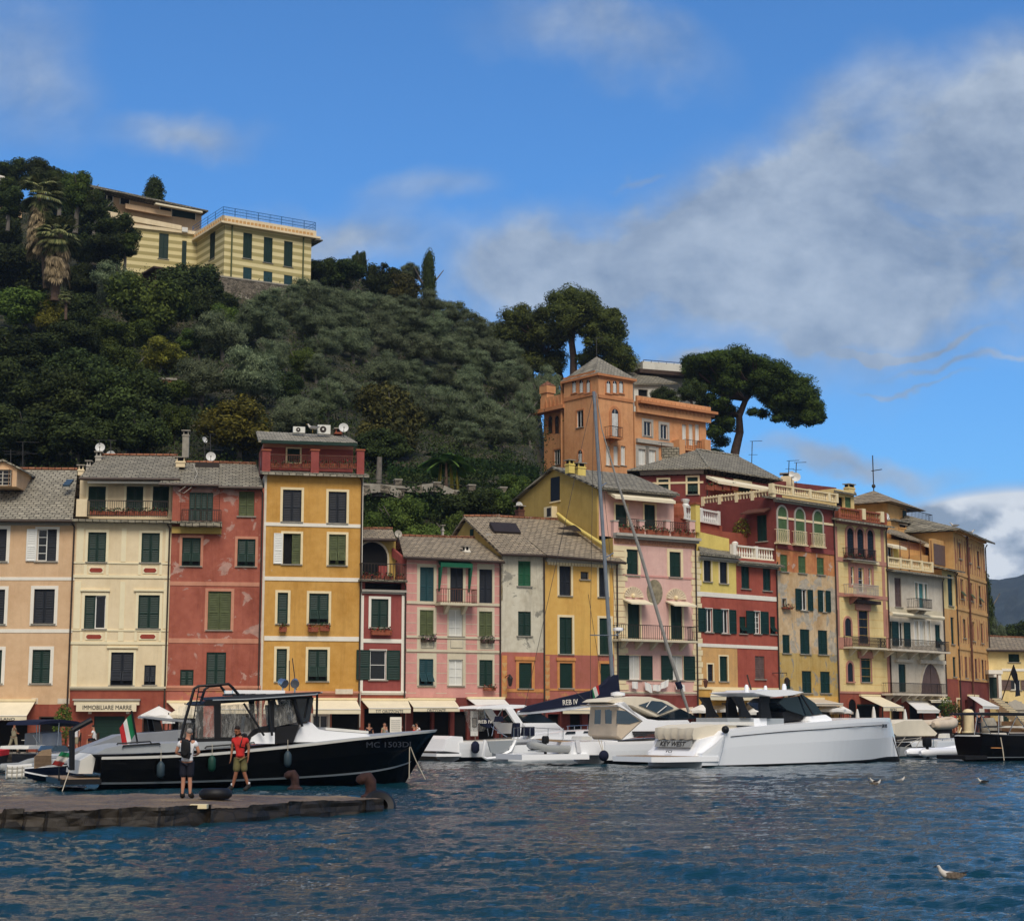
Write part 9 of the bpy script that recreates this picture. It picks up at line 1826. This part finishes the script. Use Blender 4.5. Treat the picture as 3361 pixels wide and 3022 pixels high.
# white bollard, plants, mooring chain on the right quay
p=at(3180,2394,134);g=MB();p.z=1.3;g.lathe([(.5,0),(.5,.1),(.42,.15),(.42,1.55),(.45,1.65),(.3,1.85),(.05,1.9)],(0,0,0),'trim_cream',12);tag(g.build('stone_bollard',None,Matrix.Translation(p),True),'stout cream stone bollard on the quay before the dark red wall','bollard')
p=at(3243,2394,136);g=MB();p.z=1.3;g.lathe([(.65,0),(.75,.2),(.7,.8),(.55,1.1),(.5,1.2)],(0,0,0),'stone_slab',12);tag(g.build('stone_planter',None,Matrix.Translation(p),True),'round stone planter at the foot of the outdoor stairs','planter')
def potplant(label,px,Yw,z,h,r_=.45,mat='leaf_mid'):
 p=at(px,YH,Yw);p.z=z;root=empty('potted_plant',p);tag(root,label,'plant');g=MB();g.lathe([(.2,0),(.3,.45),(.33,.5)],(0,0,0),'terracotta',10);g.build('pot',root);me=foliage('leaves',[((0,0,h*.6),(r_,r_,h*.35)),((.1,0,h*.85),(r_*.7,r_*.7,h*.2))],900,.09,mat,int(px),0,thin=.4);o=bpy.data.objects.new('leaves',me);col.objects.link(o);o.parent=root
potplant('leafy potted plant beside the blue bimini boat, by the peach house',205,98.2,.5,2.6,.55);potplant('leafy potted plant by the rust red ground floor of the slim pale house',3105,133,1.2,2.8,.6);potplant('bushy potted plant before the restaurants of the off white house',3130,134,1.2,2.4,.7,'leaf_dark');potplant('leafy plant on the red terrace beside the green side door',2450,123,at(2450,1792,123).z,2.0,.7,'leaf_yel')

# ---------------------------------------------------------------- gulls
plain('gull_white',(204,198,188),.7,var=.05);plain('gull_grey',(128,128,128),.8,var=.2,sc=20);plain('gull_brown',(104,92,80),.8,var=.55,sc=26);plain('gull_dark',(36,34,34),.8);plain('beak',(170,140,70),.5)
def gull(label,pos,s=1.0,rz=0.0,body='gull_grey',head='gull_white',legs=False,group=None):
 root=empty('gull',pos,rz);tag(root,label,'gull',group);root.scale=(s,s,s);z=.1 if not legs else .22
 o=skin('body',[(.16,0,z-.02),(.05,0,z),(-.1,0,z+.02),(-.17,0,z+.09),(-.185,0,z+.13),(-.20,0,z+.165),(-.235,0,z+.165),(.27,0,z+.02)],[(0,1),(1,2),(2,3),(3,4),(4,5),(5,6),(0,7)],[(.06,.045),(.09,.075),(.08,.075),.048,.034,.036,.02,(.03,.012)],head,root,root_i=1)
 for q in(-1,1):
  g=MB();g.loft([[(x,q*(.085-.012*abs(v))*k,z+.02+.05*v*k)for v in(-1,0,1)]+[(x,q*(.1)*k,z+.02+.05*v*k)for v in(1,0,-1)]for x,k in((-.12,.5),(-.05,1),(.08,1.0),(.2,.6),(.3,.2))],body);g.add([(.2,q*.05,z+.05),(.36,q*.02,z+.07),(.2,q*.03,z+.02)],[(0,1,2)],'gull_dark');g.build('wing',root,None,True)
 g=MB();g.tube([(-.24,0,z+.162),(-.28,0,z+.156),(-.295,0,z+.146)],[.014,.01,.004],'beak' if body!='gull_brown' else 'gull_dark',6);g.build('beak',root);g=MB();g.ball((-.222,-.034,z+.172),.007,'gull_dark',5);g.ball((-.222,.034,z+.172),.007,'gull_dark',5);g.build('eye',root)
 if legs:g=MB();g.tube([(0,-.03,0),(0,-.03,z-.05)],.008,'beak',4);g.tube([(0,.03,0),(0,.03,z-.05)],.008,'beak',4);g.build('legs',root)
 return root
gull('mottled brown gull swimming alone in the right foreground',ground(*T('O',1878,1742),-.03),.9,R(8),'gull_brown')
for lab,x,y,rz,bd in(('dark winged gull with raised head, nearest the white yacht',335,1735,10,'gull_dark'),('grey gull just below the dark winged one, facing right',350,1755,185,'gull_brown'),('grey gull swimming right of the pair, facing right',590,1722,180,'gull_grey'),('dark gull swimming alone near the right edge',1410,1735,5,'gull_dark')):gull(lab,ground(*T('B6',x,y),-.01),.85,R(rz),bd,group='gulls on the water')
for lab,t,X,Y,Yd,rz in(('white gull perched on the roof of the ochre house terrace','A3',1333,190,107.5,0),('gull perched on the tawny palazzo roof, left of the others','B5',1130,712,148,0),('gull perched in the middle of the tawny palazzo roof edge','B5',1290,782,150,180),('gull at the right end of the tawny palazzo roof','B5',1400,850,151.5,0)):p=at(*T(t,X,Y),Yd);p.z-=.05;gull(lab,p,1.5,R(rz),legs=True)

# ---------------------------------------------------------------- more of the quayside crowd
def qp(px,d):p=at(px,YH,interp([(c[0],c[1])for c in QC],px)+d);return Vector((p.x,p.y,qz(px)))
stroll=dict(stand,knL=(-.12,-.05,.5),anL=(-.2,-.02,.1),toL=(-.32,-.06,.04),anR=(.16,.02,.1),toR=(.05,-.04,.04),look=(-1,-.6,0))
for px,d,lab,kw,rz in((1212,3,'woman in navy dress standing inside the first orizzonte doorway',dict(shirt='cloth_navy',shorts='cloth_navy',hair='hair_dark'),.4),(1262,2.2,'person in beige jacket waiting beside the white menu board',dict(shirt='cloth_beige',shorts='cloth_navy',long_trousers=True),1.0),(1368,2.4,'waiter in white shirt under the orizzonte awning, right of the red top',dict(shirt='cloth_white',shorts='pack_black',long_trousers=True),-.6),
 (3085,2.0,'stroller in white shirt before the slim pale house',dict(shirt='cloth_white',shorts='cloth_beige'),.3),(3128,3.0,'stroller in red shirt before the slim pale house',dict(shirt='cloth_red',shorts='cloth_navy'),2.6),(3212,2.5,'person in navy clothes between the cream bollard and the stone planter',dict(shirt='cloth_navy',shorts='cloth_navy',long_trousers=True),.1),(2790,4,'waiter in white shirt behind the white yacht bow',dict(shirt='cloth_white',shorts='pack_black',long_trousers=True),.5),(250,1.6,'woman in white top standing behind the blue bimini boat',dict(shirt='cloth_white',shorts='cloth_beige',hair='hair_dark'),-.3)):
 person(lab,qp(px,d),stroll,.97,'skin',hands=False,rz=rz,**kw)
def table(label,px,d):
 root=empty('cafe_table',qp(px,d));tag(root,label,'table','quayside cafe tables');g=MB();g.lathe([(.38,.72),(.38,.75)],(0,0,0),'trim_white',12);g.build('table_top',root);g=MB();g.lathe([(.22,0),(.22,.03),(.03,.06),(.03,.72)],(0,0,0),'iron',8);g.build('leg',root)
for px,d,w in((95,1.6,'under the awning lettered MILANO'),(1200,1.4,'before the first orizzonte doorway'),(1300,1.5,'between the two orizzonte awnings'),(1395,1.5,'near the right end of the orizzonte awnings'),(3060,2.4,'before the off white house')):
 table('small round white cafe table '+w,px,d)
 for s_ in(-1,1):q=qp(px,d)+Vector((s_*.75,0,0));tag(stool(q,0 if s_>0 else math.pi),'dark cafe chair %s of the round table %s'%('right' if s_>0 else 'left',w),'chair','quayside chairs')
# ---------------------------------------------------------------- haze
g=MB();g.box(-1600,-60,-3,2600,3600,420,'trim_white');hz=g.build('haze');tag(hz,kind='stuff');m=bpy.data.materials.new('haze_air');m.use_nodes=True;nt=m.node_tree;nt.nodes.clear();v=nt.nodes.new('ShaderNodeVolumePrincipled');v.inputs['Color'].default_value=(.62,.78,1,1);v.inputs['Density'].default_value=.00012;v.inputs['Anisotropy'].default_value=.2;o=nt.nodes.new('ShaderNodeOutputMaterial');nt.links.new(v.outputs[0],o.inputs['Volume']);hz.data.materials.clear();hz.data.materials.append(m)
